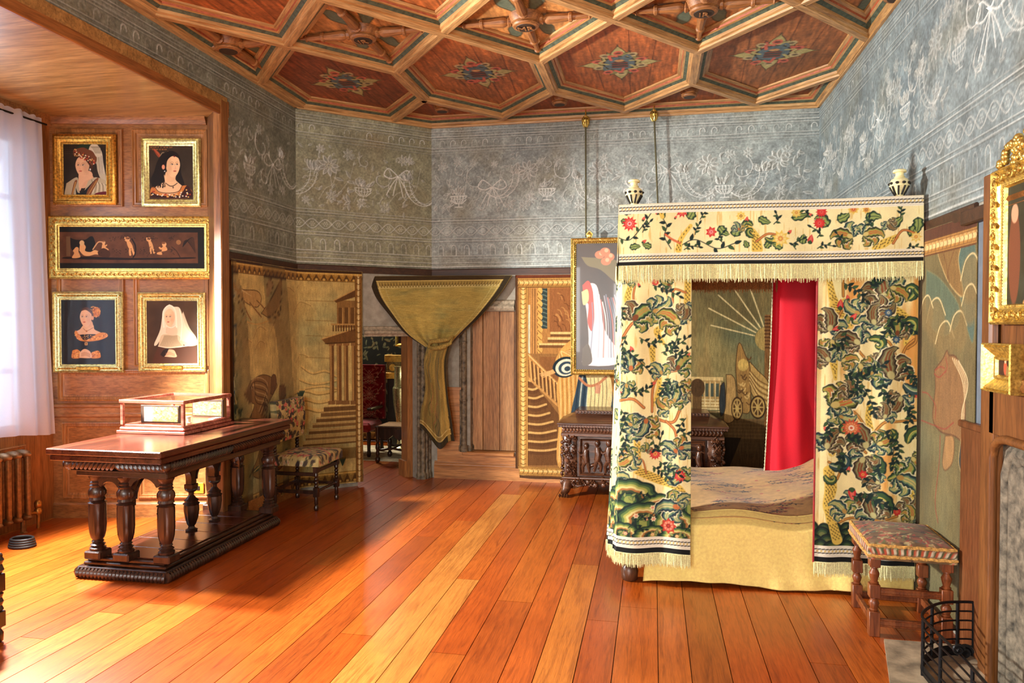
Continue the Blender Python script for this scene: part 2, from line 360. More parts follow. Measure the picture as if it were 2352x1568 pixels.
# ---- painted grisaille frieze on canvas
WHITE=(232,236,230);DK=(58,62,58)
def frieze_canvas(L,res,seed,base,tint,warm=.5,o0=0.):
    """L long, heights 2.2..3.78; o0 shifts the repeats so that neighbours meet"""
    c=Canvas(L,ZC-2.2,res,base,0,2.2);c.mottle(.5,.3,seed,tint,1,1);c.mottle(.16,.18,seed+1);c.mottle(.05,.14,seed+2);c.mottle(.35,warm*.4,seed+3,(138,128,98))
    c.mottle(.015,.2,seed+4)
    rn=random.Random(seed)
    def ln(z,w=.006,al=.85):
        wob=[(u,z+.002*math.sin(u*7+z*30)) for u in np.linspace(0,L,int(L*8)+2)]
        c.line(wob,w,WHITE,al,.004);c.line([(a,b-w*1.0) for a,b in wob],w*.8,DK,.6)
    for z,w in ((3.641,.006),(3.615,.004),(3.588,.007),(3.562,.005),(3.47,.006),(3.44,.005),(3.412,.004),(2.735,.004),(2.708,.007),(2.68,.004),(2.52,.005),(2.492,.007),(2.34,.006),(2.31,.004),(2.268,.006),(2.228,.011)): ln(z,w,.6+.35*rn.random())
    def arc(u,v,r,a0,a1,w=.007,h=None,al=.8,sq=1):
        P=[(u+r*math.cos(a),v+r*sq*math.sin(a)) for a in np.linspace(a0,a1,12)]
        c.line([(x+.004,y-.004) for x,y in P],w,DK,al*.55);c.line(P,w,WHITE,al,.004)
    u=-o0%.115
    while u<L:
        al=rn.choice([.25,.5,.8,.9])
        if al>.2:
            arc(u,3.515,.026,-.2,PI+.2,.008,al=al,sq=1.2)
            c.line([(u-.026,3.515),(u-.028,3.48)],.007,WHITE,al*.7)
        u+=.115
    u=-o0%.14
    while u<L:                                     # lower arcade
        al=rn.choice([.5,.7,.85]);arc(u,2.415,.026,0,PI,.007,al=al,sq=1.5)
        for s in (-1,1): c.line([(u+s*.026,2.415),(u+s*.026,2.352)],.007 if s>0 else .004,WHITE if s>0 else (190,194,186),al,.003)
        c.rect(u-.02,2.352,u+.02,2.41,(92,94,84),.28);c.ell(u+.07,2.45,.011,.011,WHITE,.35);c.ell(u+.07,2.448,.006,.006,DK,.4)
        u+=.14
    u=-(o0%.26);k=0
    W=.045
    pts=[(x,2.60+W*math.sin(2*PI*(x+o0)/.26)) for x in np.arange(0,L,.012)];pt2=[(x,2.60-W*math.sin(2*PI*(x+o0)/.26)) for x in np.arange(0,L,.012)]
    for P in (pts,pt2): c.line([(a+.003,b-.004) for a,b in P],.008,DK,.35);c.line(P,.009,WHITE,.6,.004)
    x=-(o0%.13)+.065
    while x<L:
        for i in range(6): c.ell(x+.02*math.cos(i*PI/3),2.6+.02*math.sin(i*PI/3),.006,.006,WHITE,.55,hg=.003)
        c.ell(x,2.6,.006,.006,WHITE,.5);x+=.13
    # the broad field of flowers, urns, horns and scrolls
    def petal(u,v,l,w,a,al):
        P=[];
        for s,t in ((1,1),(-1,-1)):
            for q in (np.linspace(0,1,6) if s>0 else np.linspace(1,0,6)): P.append((q*l,s*w*math.sin(PI*q)*.5))
        R=[(u+x*math.cos(a)-y*math.sin(a),v+x*math.sin(a)+y*math.cos(a)) for x,y in P]
        c.poly([(x+.005,y-.005) for x,y in R],DK,al*.6);c.poly(R,(190,194,186),al*.6,.008);c.line(R+[R[0]],.0065,WHITE,al*.8)
    def daisy(u,v,r,n,al):
        for i in range(n): petal(u+.25*r*math.cos(i*2*PI/n),v+.25*r*math.sin(i*2*PI/n),r*.8,r*.36,i*2*PI/n,al)
        c.ell(u,v,r*.2,r*.2,WHITE,al*.6,hg=.004);c.ell(u,v-.003,r*.12,r*.12,DK,al*.4)
    def urn(u,v,s,al):
        for i in range(6):
            t=i/5.;c.line([(u+(t-.5)*s*.9,v+s*.5),(u+(t-.5)*s*1.0,v+s*.25),(u+(t-.5)*s*.4,v)],.008,WHITE,al,.004)
        arc(u,v+s*.45,s*.55,PI*1.02,PI*1.98,.007,al=al,sq=.35);c.line([(u-s*.55,v+s*.5),(u+s*.55,v+s*.5)],.008,WHITE,al,.004)
        c.line([(u,v),(u,v-s*.2)],.01,WHITE,al*.8);c.line([(u-s*.25,v-s*.22),(u+s*.25,v-s*.22)],.008,WHITE,al)
        for i in range(9): petal(u+rn.uniform(-.4,.4)*s,v+s*.6,s*rn.uniform(.3,.6),s*.16,PI/2+rn.uniform(-.9,.9),al)
    def horn(u,v,s,f,al):
        P=[(u+f*s*x,v+s*y) for x,y in ((-.9,-.35),(-.6,-.55),(-.2,-.45),(.1,-.1),(.2,.35))]
        sp=spline(P,6);
        for i,(x,y) in enumerate(sp[::2]):
            r=s*(.06+.16*i/len(sp)*2);arc(x,y,r,f*.2-.9,PI*.9,.005,al=al*.8,sq=.5)
        c.curve([(x-f*.1*s,y) for x,y in P],.006,WHITE,al,.004);c.curve([(x+f*.18*s*k/5,y-.05*s) for k,(x,y) in enumerate(P)],.006,WHITE,al,.004)
        for i in range(9): petal(P[-1][0]+rn.uniform(-.15,.15)*s,P[-1][1],s*rn.uniform(.25,.45),s*.14,PI/2+rn.uniform(-1.1,1.1),al)
    def scroll(u,v,s,f,al):
        P=[(u+f*s*(1-t*.8)*math.cos(t*5.5+2),v+s*(1-t*.8)*math.sin(t*5.5+2)) for t in np.linspace(0,1,22)]
        c.line([(x+.004,y-.005) for x,y in P],.009,DK,al*.5);c.line(P,.010,WHITE,al*.85,.005)
        for i in (3,7,11): petal(P[i][0],P[i][1],s*.4,s*.16,rn.uniform(0,6.28),al*.8)
    def bow(u,v,s,al):
        for f in (-1,1):
            c.curve([(u,v),(u+f*s*.5,v+s*.35),(u+f*s*.75,v),(u+f*s*.4,v-s*.15),(u,v)],.01,WHITE,al,.005)
            for q in (.15,.35): c.curve([(u,v),(u+f*s*q,v-s*.5),(u+f*s*q*1.8,v-s)],.008,WHITE,al,.004)
    x=.12;kinds=['daisy','urn','scroll','horn','daisy','leafs','urn','scroll','bow','horn'];k=seed
    while x<L-.1:
        al=rn.choice([.7,.85,1.,1.]);kd=kinds[k%len(kinds)];v=3.05+rn.uniform(-.05,.05)
        if kd=='daisy': daisy(x,v+.12,.1,9,al);daisy(x+.03,v-.17,.06,7,al*.7);c.curve([(x,v+.1),(x+.03,v-.1),(x-.02,v-.25)],.005,WHITE,al*.6)
        elif kd=='urn': urn(x,v-.12,.16,al);scroll(x+.02,v+.22,.07,1,al*.7)
        elif kd=='scroll': scroll(x,v+.1,.13,rn.choice([-1,1]),al);scroll(x+.05,v-.17,.08,1,al*.8)
        elif kd=='horn': horn(x,v,.26,rn.choice([-1,1]),al)
        elif kd=='bow': bow(x,v+.05,.2,al)
        else:
            for i in range(9): petal(x+rn.uniform(-.09,.09),v+rn.uniform(-.2,.25),rn.uniform(.05,.1),.025,rn.uniform(0,6.28),al*.8)
        daisy(x+rn.uniform(-.08,.08),rn.choice([2.83,3.3])+rn.uniform(-.03,.03),rn.uniform(.035,.06),7,al*.8)
        c.curve([(x-.1,2.8+rn.uniform(0,.1)),(x-.03,2.95),(x+.05,3.0+rn.uniform(-.1,.1)),(x+.1,3.25)],.006,WHITE,al*.5)
        for i in range(9): petal(x+rn.uniform(-.14,.14),v+rn.uniform(-.28,.32),rn.uniform(.03,.07),.018,rn.uniform(0,6.28),al*.6)
        x+=rn.uniform(.15,.2);k+=1
    c.mottle(.22,.16,seed+8,base)                  # worn away in patches
    return c
frz=painted('grisaille_paint',.62,60,.5,var=.07,spec=.5,bd=.006)
c=frieze_canvas(LCH,190,3,(146,148,122),(112,112,84),1.2,.3);c.sheet('painted_frieze',frz,lambda U,V:np.stack([PC[0]+TCH[0]*U+NCH[0]*.004,PC[1]+TCH[1]*U+NCH[1]*.004,V],-1),w_ch,nrm=(NCH[0],NCH[1],0))
c=frieze_canvas(3.85,200,5,(156,166,162),(120,134,142),.9,.3+LCH)
c.sheet('painted_frieze',frz,lambda U,V:np.stack([PA[0]+U,YB-.004+0*U,V],-1),w_back,nrm=(0,-1,0))
c=frieze_canvas(4.9,150,8,(126,140,142),(104,124,134),.6,.2);c.sheet('painted_frieze',frz,lambda U,V:np.stack([XR-.004+0*U,YB-U,V],-1),w_right,nrm=(-1,0,0))
c=frieze_canvas(3.44,130,12,(132,138,124),(104,110,98),.9,.0)
c.sheet('painted_frieze',frz,lambda U,V:np.stack([XL+.004+0*U,3.0+U,V],-1),w_left,nrm=(1,0,0),
  mask=((c.V[:,None]>3.345)|(c.U[None,:]>2.26)))
# ---- dark rail under the frieze, baseboards, dado
def along(p,q,prof,name,mat,parent=None,kind='structure',ext=0):
    """sweep profile [(out,z)] along a wall line; out positive into the room (right of p->q)"""
    p=np.array(p,float);q=np.array(q,float);t=(q-p)/np.linalg.norm(q-p);n=np.array([t[1],-t[0]]);m=MB();a=p-t*ext;b=q+t*ext;k=len(prof)
    vs=[(a[0]+n[0]*o,a[1]+n[1]*o,z) for o,z in prof]+[(b[0]+n[0]*o,b[1]+n[1]*o,z) for o,z in prof]
    m.add(vs,[(i,i+1,k+i+1,k+i) for i in range(k-1)]+[tuple(range(k))[::-1],tuple(range(k,2*k))]);return m.build(name,mat,parent,0,kind=kind)
railp=[(0,2.135),(.02,2.135),(.022,2.195),(.012,2.205),(0,2.205)]
along((XL,5.24),PC,railp,'trim_1',darkw);along(PC,PA,railp,'trim_2',darkw);along(PA,(XR,YB),railp,'trim_3',darkw);along((XR,YB),(XR,3.9),railp,'trim_4',darkw)
bbp=[(0,0),(.03,0),(.03,.13),(.024,.14),(.022,.155),(.016,.162),(.012,.175),(0,.18)]
basew=wood('baseboard_wood',(150,94,44),(188,126,66),(206,146,84),0,7,.4,.15,.2)
along(PA+[.03,0],(-1.3,YB),bbp,'baseboard_back',basew);along((-1.3,YB),(XR,YB),bbp,'baseboard_right_end',basew)
along((XL,5.27),PC,bbp,'baseboard_left',basew)
# dado and step under the stone framed door
m=MB();m.box(-2.24,YB-.012,.17,-1.95,YB,.95);m.box(-2.24,YB-.024,.94,-1.95,YB,.965);m.box(-1.955,YB-.014,.17,-1.3,YB,.255);m.build('trim_5',basew,None,0,kind='structure')
m=MB();m.box(-1.96,YB-.045,.255,-1.405,YB+.12,.292,.006);m.build('window_sill_step',basew,None,kind='structure').name='trim_6'
def stone_jamb(name,pf,z0,z1,segs,bases=True):
    """pf(s,d)->xy"""
    m=MB()
    for (cx,cd,r) in segs:
        x,y=pf(cx,cd);pr=[(0,r*1.5),(.05,r*1.5),(.07,r*1.1)] if bases else [(0,r)]
        pr+=[(.075,r),((z1-z0)*.35,r),((z1-z0)*.352,r*1.15),((z1-z0)*.365,r*1.15),((z1-z0)*.367,r),((z1-z0)*.75,r),((z1-z0)*.752,r*1.15),((z1-z0)*.765,r*1.15),((z1-z0)*.767,r),(z1-z0,r)]
        m.lathe(x,y,z0,pr,10)
    return m.build(name,stone,None,45,kind='structure')
# door_1 surround (chamfer wall), door_2 surround (back wall)
pf1=lambda s,d:(PC[0]+TCH[0]*s+NCH[0]*d,PC[1]+TCH[1]*s+NCH[1]*d)
stone_jamb('trim_7',pf1,0,1.56,[(1.262,.008,.02),(1.30,.028,.026),(1.345,.02,.02),(1.385,.0,.02)])
lint=[(0,1.50),(.02,1.50),(.03,1.52),(.05,1.53),(.05,1.555),(.03,1.57),(.02,1.60),(0,1.605)]
along(pf1(.665,0),pf1(1.29,0),lint,'trim_8',plain('lintel_stone',(150,138,116),.8,var=.2,scale=30,bmp=.4))
stone_jamb('trim_9',lambda s,d:(s,YB-d),.29,1.80,[(-1.985,.0,.016),(-1.945,.02,.03),(-1.905,-.03,.026),(-1.90,-.08,.03)],True)
along((-1.99,YB),(-1.405,YB),[(0,1.765),(.03,1.765),(.05,1.79),(.055,1.81),(.03,1.835),(.025,1.865),(0,1.88)],'trim_10',MATS['lintel_stone'])
# wooden door in the stone frame
d2=empty('door_2',(-1.60,YB+.09,.29));d2['kind']='structure'
dw=wood('door_oak',(136,92,50),(182,130,78),(208,160,106),2,9,.55,.3)
m=MB();
for i,(a,b) in enumerate(((-.34,-.16),(-.158,.02),(.022,.18),(.182,.36))): m.box(a,-.02,0.006,b-.004,.02,1.48,.003)
m.build('door_leaf',dw,d2);ir=plain('black_iron',(26,26,28),.45,.6,var=.2,scale=60)
m=MB();m.box(.21,-.035,.60,.30,-.02,.64,.004);m.lathe(.285,.76,-.075,[(0,.012),(.02,.02),(.035,.02),(.05,.01),(.055,.025)],14,axis='y')
m.box(.27,-.03,.68,.33,-.02,.86,.004);m.build('latch',ir,d2)
# ---- recess with the portraits: floor area is part of the floor; panelled walls
wallbox('wall_alcove_right',N1,N0,0,3.34,mat=wood('reveal_wood',(100,62,30),(126,82,42),(150,102,58),2,7,.5,.12,0),out=1,th=.03)
w_p=wallbox('wall_portraits',N2,N1,0,3.34,mat=panelh,out=1,th=.1)
w_w=wallbox('wall_window',N3,N2,0,3.34,[(1.15,2.55,.78,3.10)],mat=panelw,out=1,th=.12)
wallbox('wall_alcove_left',N4,N3,0,3.34,mat=panelw,out=1,th=.1)
ca_w=wood('alcove_ceiling_wood',(138,98,50),(176,132,74),(200,156,94),0,5,.4,.1,.2)
m=MB();m.prism([(-3.34,2.4),(-3.34,5.28),(-3.66,5.55),(-5.1,5.3),(-5.1,2.3),(-3.34,2.3)][::-1],3.34,3.42);m.build('ceiling_alcove',ca_w,None,0,kind='structure')
cov=wood('arch_trim_wood',(124,72,32),(156,96,46),(180,118,62),1,6,.4,.12,.2)
m=MB();m.box(XL-.01,2.4,3.27,XL+.019,5.31,3.40,.006);m.build('trim_11',cov,None,kind='structure')
m=MB();m.box(XL-.05,5.185,0,XL+.022,5.295,3.39,.008);m.box(XL-.09,5.26,0,XL+.003,5.37,3.345);m.build('trim_12',wood('arch_post_wood',(118,72,34),(150,98,50),(176,120,68),2,6,.4,.12,.2),None,kind='structure')
along(N2,N1,[(0,3.28),(.02,3.28),(.035,3.31),(.05,3.325),(.05,3.34),(0,3.34)],'trim_13',panelh)
along((-4.95,2.4),N2,[(0,3.26),(.02,3.27),(.04,3.31),(.05,3.34),(0,3.34)],'trim_14',panelh)
# raised mouldings of the portrait panelling
tP=(np.array(N1)-np.array(N2));LP=float(np.linalg.norm(tP));tP/=LP;nP=np.array([tP[1],-tP[0]]);RZP=math.atan2(tP[1],tP[0])
def port(s,z,d=0): return (N2[0]+tP[0]*s+nP[0]*d,N2[1]+tP[1]*s+nP[1]*d,z)
def ps(x,y): return onP(x,y,N2,N1)
mold=[(0,0),(0,.016),(.01,.02),(.016,.012),(.03,.014),(.036,.004),(.05,.0)]
pm=MB()
def panelmould(s0,z0,s1,z1):
    q=MB();q.framesweep(s1-s0,z1-z0,mold,0,0)
    o=[(port((s0+s1)/2+x,(z0+z1)/2+z,-y+.0)) for x,y,z in q.v];pm.add(o,q.f)
for s0,z0,s1,z1 in ((.05,2.60,.60,3.24),(.68,2.60,1.30,3.24),(.05,1.27,.60,2.05),(.68,1.27,1.30,2.05),(.05,.98,1.30,1.24),(.08,.16,.60,.80),(.70,.16,1.30,.80)): panelmould(s0,z0,s1,z1)
pm.build('panel_moulding',panelw,w_p,30)
along(N2,N1,[(0,.84),(.018,.85),(.018,.87),(.01,.88),(.01,.92),(.02,.93),(.02,.95),(0,.96)],'trim_15',panelh)
along(N2,N1,[(0,0),(.018,0),(.018,.11),(.01,.125),(0,.13)],'baseboard_alcove',panelh)
# window wall panelling + window frame
tW=(np.array(N2)-np.array(N3));LW=float(np.linalg.norm(tW));tW/=LW;nW=np.array([tW[1],-tW[0]])
pm2=MB();q=MB();q.framesweep(.66,.52,mold,0,0);pm2.add([(N3[0]+tW[0]*(2.2+x)+nW[0]*-y,N3[1]+tW[1]*(2.2+x)+nW[1]*-y,.40+z) for x,y,z in q.v],q.f);pm2.build('panel_moulding',panelw,w_w,30)
win=empty('window_1',(N3[0]-.06,N3[1]+1.85,.78));win['kind']='structure'
wp=plain('window_paint',(214,214,208),.5)
m=MB()
for y in (-.70,-.36,0,.33,.66): m.box(-.02,y,0,.03,y+.04,2.32,.005)
for z in (0,.45,.9,1.36,1.82,2.28): m.box(-.02,-.70,z,.03,.70,z+.04,.005)
m.build('window_frame',wp,win)
# hearth stone and cheeks of the room behind
hs=plain('hearth_stone',(150,136,112),.7,var=.3,scale=7,bmp=.5,bd=.01)
m=MB();m.prism([(1.16,3.955),(XR,3.955),(XR,1.9),(.98,1.9),(.98,3.2)][::-1],-.005,.012);m.build('floor_hearth',hs,None,0,kind='structure')
# ================= coffered ceiling
ceil=MB().box(XL-.1,-2.7,ZC+.02,XR+.1,7.5,ZC+.12).build('ceiling',wood('ceiling_boards',(96,44,18),(134,66,30),(160,88,42),1,6,.6),None,0,kind='structure')
HX=[-2.70,-1.49,-.28,.93];HA=.605;HB=.375;HT=.69
rowsY=[6.12,6.12-2*(HB+HT),6.12-4*(HB+HT)]
E0=set();nodes=[]
def key(p): return (round(p[0],2),round(p[1],2))
edges=set()
for cy in rowsY:
    for cx in HX:
        P=[(cx,cy+HB+HT),(cx+HA,cy+HB),(cx+HA,cy-HB),(cx,cy-HB-HT),(cx-HA,cy-HB),(cx-HA,cy+HB)]
        for i in range(6):
            a,b=key(P[i]),key(P[(i+1)%6]);edges.add((min(a,b),max(a,b)))
# painted boards
cv=Canvas(5.0,5.4,125,(140,70,30),-3.42,2.0)
rn=random.Random(4)
def hexpts(cx,cy,k=1.0): return [(cx,cy+(HB+HT)*k),(cx+HA*k,cy+HB*k),(cx+HA*k,cy-HB*k),(cx,cy-(HB+HT)*k),(cx-HA*k,cy-HB*k),(cx-HA*k,cy+HB*k)]
hexcol={(-2.70,0):(140,72,42),(-1.49,0):(186,110,58),(-.28,0):(170,96,50),(.93,0):(150,92,52)}
for ri,cy in enumerate(rowsY):
    for cx in HX:
        col=hexcol.get((cx,ri),rn.choice([(178,106,56),(164,92,46),(150,84,44)]));cv.poly(hexpts(cx,cy),col)
        for q in (-.25,.1,.33): cv.line([(cx+q,cy-1),(cx+q*.6,cy+1)],.006,(60,26,12),.7)
for ri,cy in enumerate([6.12-(HB+HT),6.12-3*(HB+HT)]):
    for cx in HX+[-.28+2*1.21]:
        x=cx-HA;cv.poly([(x,cy+HT),(x+HA,cy),(x,cy-HT),(x-HA,cy)],(206,146,84) if cx<0 else (184,118,64));cv.line([(x+.2,cy-.5),(x+.1,cy+.5)],.005,(90,46,20),.6)
cv.mottle(.5,.25,31,None,1,1);cv.mottle(.05,.28,32,None,.4,3);cv.threads(.25,33)
def arms(cx,cy,s,k):
    G=(186,174,112);G2=(146,140,84);BL=(96,114,120);R=(214,104,82);D=(34,22,16)
    for i in range(16):
        a=i*PI/8;l=s*(1.0 if i%4==0 else .62+.1*(i%2));w=s*.2
        P=[(cx+1.05*l*t*math.cos(a)-w*math.sin(PI*min(t*1.1,1))*f*math.sin(a),cy+1.25*(l*t*math.sin(a)+w*math.sin(PI*min(t*1.1,1))*f*math.cos(a))) for f,ts in ((1,np.linspace(.25,1,7)),(-1,np.linspace(1,.25,7))) for t in ts]
        cv.poly(P,(G,G2,R,G2)[(i+k)%4] if i%4 else G);cv.line(P+[P[0]],.006,D,.8)
    for i in range(10):
        a=i*PI/5+.3;cv.ell(cx+s*.56*math.cos(a),cy+s*.7*math.sin(a),s*.15,s*.12,R if i%2 else (200,180,130),.95,a);cv.ell(cx+s*.56*math.cos(a),cy+s*.7*math.sin(a),s*.07,s*.06,D,.5)
    cv.ell(cx,cy,s*.42,s*.5,D);cv.ell(cx,cy,s*.38,s*.46,BL)
    for j in range(7):
        a=j*2*PI/7+.4;cv.curve([(cx+s*.3*math.cos(a),cy+s*.36*math.sin(a)),(cx+s*.5*math.cos(a+.25),cy+s*.62*math.sin(a+.25)),(cx+s*.42*math.cos(a+.6),cy+s*.5*math.sin(a+.6))],s*.08,(G,R,BL)[j%3])
    cv.poly([(cx-s*.2,cy+s*.28),(cx+s*.2,cy+s*.28),(cx+s*.2,cy-s*.05),(cx,cy-s*.34),(cx-s*.2,cy-s*.05)],(64,66,60));
    for i in range(3): cv.line([(cx-s*.18,cy+s*(.25-.15*i)),(cx+s*.18,cy+s*(.25-.15*i))],s*.05,(150,60,48))
    cv.ell(cx,cy-s*.2,s*.12,s*.08,(206,150,96))
for i,cx in enumerate(HX): arms(cx,6.12,.33,i);arms(cx,rowsY[1],.33,i+1)
def leafy(cx,cy):
    for f,g in ((1,1),(-1,1),(1,-1),(-1,-1)):
        P=spline([(cx+f*.07,cy+g*.07),(cx+f*.16,cy+g*.19),(cx+f*.17,cy+g*.3),(cx+f*.24,cy+g*.38)],5);Q=spline([(cx+f*.24,cy+g*.38),(cx+f*.1,cy+g*.34),(cx+f*.06,cy+g*.2),(cx+f*.04,cy+g*.1)],5)
        cv.poly(P+Q,(104,118,98));cv.line(P+Q+[P[0]],.008,(40,40,30),.8)
RH=[(x-HA,6.12-(HB+HT)) for x in HX[1:]]+[(XR-.02,6.12-(HB+HT)),(-2.70-HA+.12,6.12-(HB+HT))]
for x,y in RH: leafy(x,y)
cm=painted('ceiling_paint',.5,30,.2,var=.1,spec=.4)
cv.sheet('painted_boards',cm,lambda U,V:np.stack([U,V,0*U+ZC+.0],-1),ceil)
ribw=wood('rib_wood',(150,102,54),(198,150,92),(224,184,128),0,9,.42,.15,.1);ribg=plain('rib_green',(72,82,66),.6,var=.25,scale=40);ribr=plain('rib_red_line',(160,84,52),.6)
prof=[(-.125,.0,0),(-.12,-.012,0),(-.098,-.016,2),(-.094,-.03,0),(-.076,-.034,1),(-.05,-.05,0),(-.046,-.07,0),(-.03,-.078,0),(-.026,-.092,0),(.026,-.092,0),(.03,-.078,0),(.046,-.07,0),(.05,-.05,1),(.076,-.034,0),(.094,-.03,2),(.098,-.016,0),(.12,-.012,0),(.125,0,0)]
def rib(a,b,dz=0,pr=prof,ext=.03):
    a=np.array(a,float);b=np.array(b,float);L=np.linalg.norm(b-a)
    if L<.05: return
    t=(b-a)/L;m=MB();n=len(pr);vs=[]
    for x in (-ext,L+ext):
        for (o,z,k) in pr: vs.append((x,o,z))
    fs=[];o=m.add(vs,[])
    for i in range(n-1): m.f.append((i,n+i,n+i+1,i+1));m.m.append(pr[i][2])
    m.f.append(tuple(range(n)));m.m.append(0);m.f.append(tuple(range(2*n-1,n-1,-1)));m.m.append(0)
    r=m.build('rib',[ribw,ribg,ribr],ceil,20);r.location=(a[0],a[1],ZC+dz-.0);r.rotation_euler=(0,0,math.atan2(t[1],t[0]));return r
def clipseg(a,b):
    """keep inside the room outline"""
    pts=[];a=np.array(a,float);b=np.array(b,float)
    def ins(p): 
        return XL-.02<=p[0]<=XR+.02 and p[1]<=YB and (p-PC)@NCH>=-.03
    T=[t for t in np.linspace(0,1,41) if ins(a+(b-a)*t)]
    if not T or T[-1]-T[0]<.08: return None
    return a+(b-a)*T[0],a+(b-a)*T[-1]
i=0
for (a,b) in sorted(edges):
    s=clipseg(a,b)
    if s is not None: rib(s[0],s[1],dz=-.0006*(i%5));i+=1
half=[(0,-.10,0),(.025,-.10,0),(.03,-.085,0),(.05,-.075,0),(.052,-.055,1),(.078,-.038,0),(.095,-.034,2),(.1,-.018,0),(.125,-.012,0),(.13,0,0),(0,0,0)]
def halfrib(a,b):
    a=np.array(a,float);b=np.array(b,float);t=(b-a)/np.linalg.norm(b-a)
    rib(a,b,0,[(-o,z,k) for o,z,k in half],.01)
halfrib((XL,2.0),PC);halfrib(PC,PA);halfrib(PA,(XR,YB));halfrib((XR,YB),(XR,2.0))
# carved batons and lettered medallions
bossw=wood('boss_wood',(110,66,32),(160,104,56),(186,134,80),0,12,.5,.2);bossd=plain('boss_dark',(58,40,26),.6)
def boss(x,y,txt,z=ZC,full=True,s=1.0,name='medallion'):
    e=empty(name,(x,y,z),0,ceil)
    m=MB();m.lathe(0,0,-.085*s,[(0,.075*s),(.004,.088*s),(.015,.095*s),(.022,.085*s),(.03,.1*s),(.06,.115*s),(.084*s,.12*s)],28);m.mat(1);m.lathe(0,0,-.088*s,[(0,.066*s),(.006,.07*s)],24);m.build('boss',[bossw,bossd],e,30)
    if full:
        for dx,dy,L in ((1,0,.40),(-1,0,.40),(0,1,.50),(0,-1,.50)):
            b=MB();b.lathe(0,0,.1,[(0,.03),(.02,.036),(.03,.022),(.05,.034),(.07,.036),(L*.5,.026),(L*.52,.034),(L*.56,.034),(L*.58,.022),(L*.85,.018),(L*.87,.028),(L*.9,.012),(L,.006)],10,axis='x')
            o=b.build('baton',[bossw],e,30);o.location=(0,0,-.035);o.rotation_euler=(0,0,math.atan2(dy,dx))
    if txt:
        cu=bpy.data.curves.new('lettering','FONT');cu.body=txt;cu.size=.085;cu.extrude=.003;cu.align_x='CENTER';cu.align_y='CENTER';o=bpy.data.objects.new('lettering',cu);COL.objects.link(o);o.parent=e
        o.location=(0,0,-.095);o.rotation_euler=(PI,0,0);cu.materials.append(bossw)
        o.rotation_euler=(PI,0,PI) if False else (PI,0,0)
for (x,y),t in zip(RH,['IR','MR','IR','','']): boss(x,y,t)
for x in (-2.05,-.885,.32): boss(x,6.93,'',ZC,False,.75,'pendant_boss')
# ================= crewel work: motifs drawn stitch by stitch
DT=(22,44,42);GR=(58,88,52);LG=(150,168,92);BL_=(44,72,96);BR=(126,72,40);OR=(214,140,76);YE=(232,200,92);RD=(206,44,48);CO=(226,110,92);CRM=(248,240,196)
def spine(x,y,L,ang,curl,n=16,tight=1.6):
    P=[(x,y)];a=ang
    for i in range(n):
        t=(i+.5)/n;a+=curl*(t**tight)*2.2/n*2;P.append((P[-1][0]+L/n*math.cos(a),P[-1][1]+L/n*math.sin(a)))
    return P
def leafpoly(P,W,lobes=0,amp=.3,k=1.,a=0.,b=1.,side=0):
    n=len(P)-1;up=[];dn=[]
    for i in range(n+1):
        t=i/n
        if t<a or t>b: continue
        q=P[min(i+1,n)];p=P[max(i-1,0)];dx,dy=q[0]-p[0],q[1]-p[1];l=math.hypot(dx,dy)+1e-9;nx,ny=-dy/l,dx/l
        w=W*.5*k*(math.sin(PI*min(1,t*1.02)**.75)**.8 if 0<t<1 else 0.02)*(1+amp*abs(math.sin(lobes*PI*t))-amp*.4 if lobes else 1)
        up.append((P[i][0]+nx*w*(1 if side!=-1 else .15),P[i][1]+ny*w*(1 if side!=-1 else .15)));dn.append((P[i][0]-nx*w*(1 if side!=1 else .15),P[i][1]-ny*w*(1 if side!=1 else .15)))
    return up+dn[::-1]
def leaf(c,x,y,L,W,ang,curl=0,pal=None,lobes=0,fill=3,vein=True):
    pal=pal or (DT,GR,LG,BR);P=spine(x,y,L,ang,curl)
    if fill>2: c.poly(leafpoly(P,W*1.3,lobes,.42),CRM)
    c.poly(leafpoly(P,W*1.1,lobes,.42),pal[0])
    c.poly(leafpoly(P,W*.86,lobes,.42,a=.03,b=.97),pal[1])
    if fill>1: c.poly(leafpoly(P,W*.6,lobes,.5,a=.07,b=.94),pal[2])
    if fill>2: c.poly(leafpoly(P,W*.34,lobes,.5,a=.12,b=.9),pal[3])
    if vein: c.line(P[:-2],max(.0035,L*.03),pal[0] if fill<3 else pal[2],.9)
def sprig(c,pts,n=8,l=.03,w=.012,col=DT,st=.005,berry=None):
    sp=spline(pts,8);c.line(sp,st,col);m=len(sp)
    for i in range(n):
        k=int((i+1)/(n+1)*(m-1));p=sp[k];q=sp[min(k+1,m-1)];a=math.atan2(q[1]-p[1],q[0]-p[0])+(.9 if i%2 else -.9)
        leaf(c,p[0],p[1],l,w,a,.2*(1 if i%2 else -1),(col,col if i%3 else GR,GR,GR),fill=1,vein=False)
    p=sp[-1];a=math.atan2(sp[-1][1]-sp[-2][1],sp[-1][0]-sp[-2][0])
    if berry: c.ell(p[0],p[1],w*.8,w*.8,berry)
    else: leaf(c,p[0],p[1],l,w,a,0,(col,col,GR,GR),fill=1,vein=False)
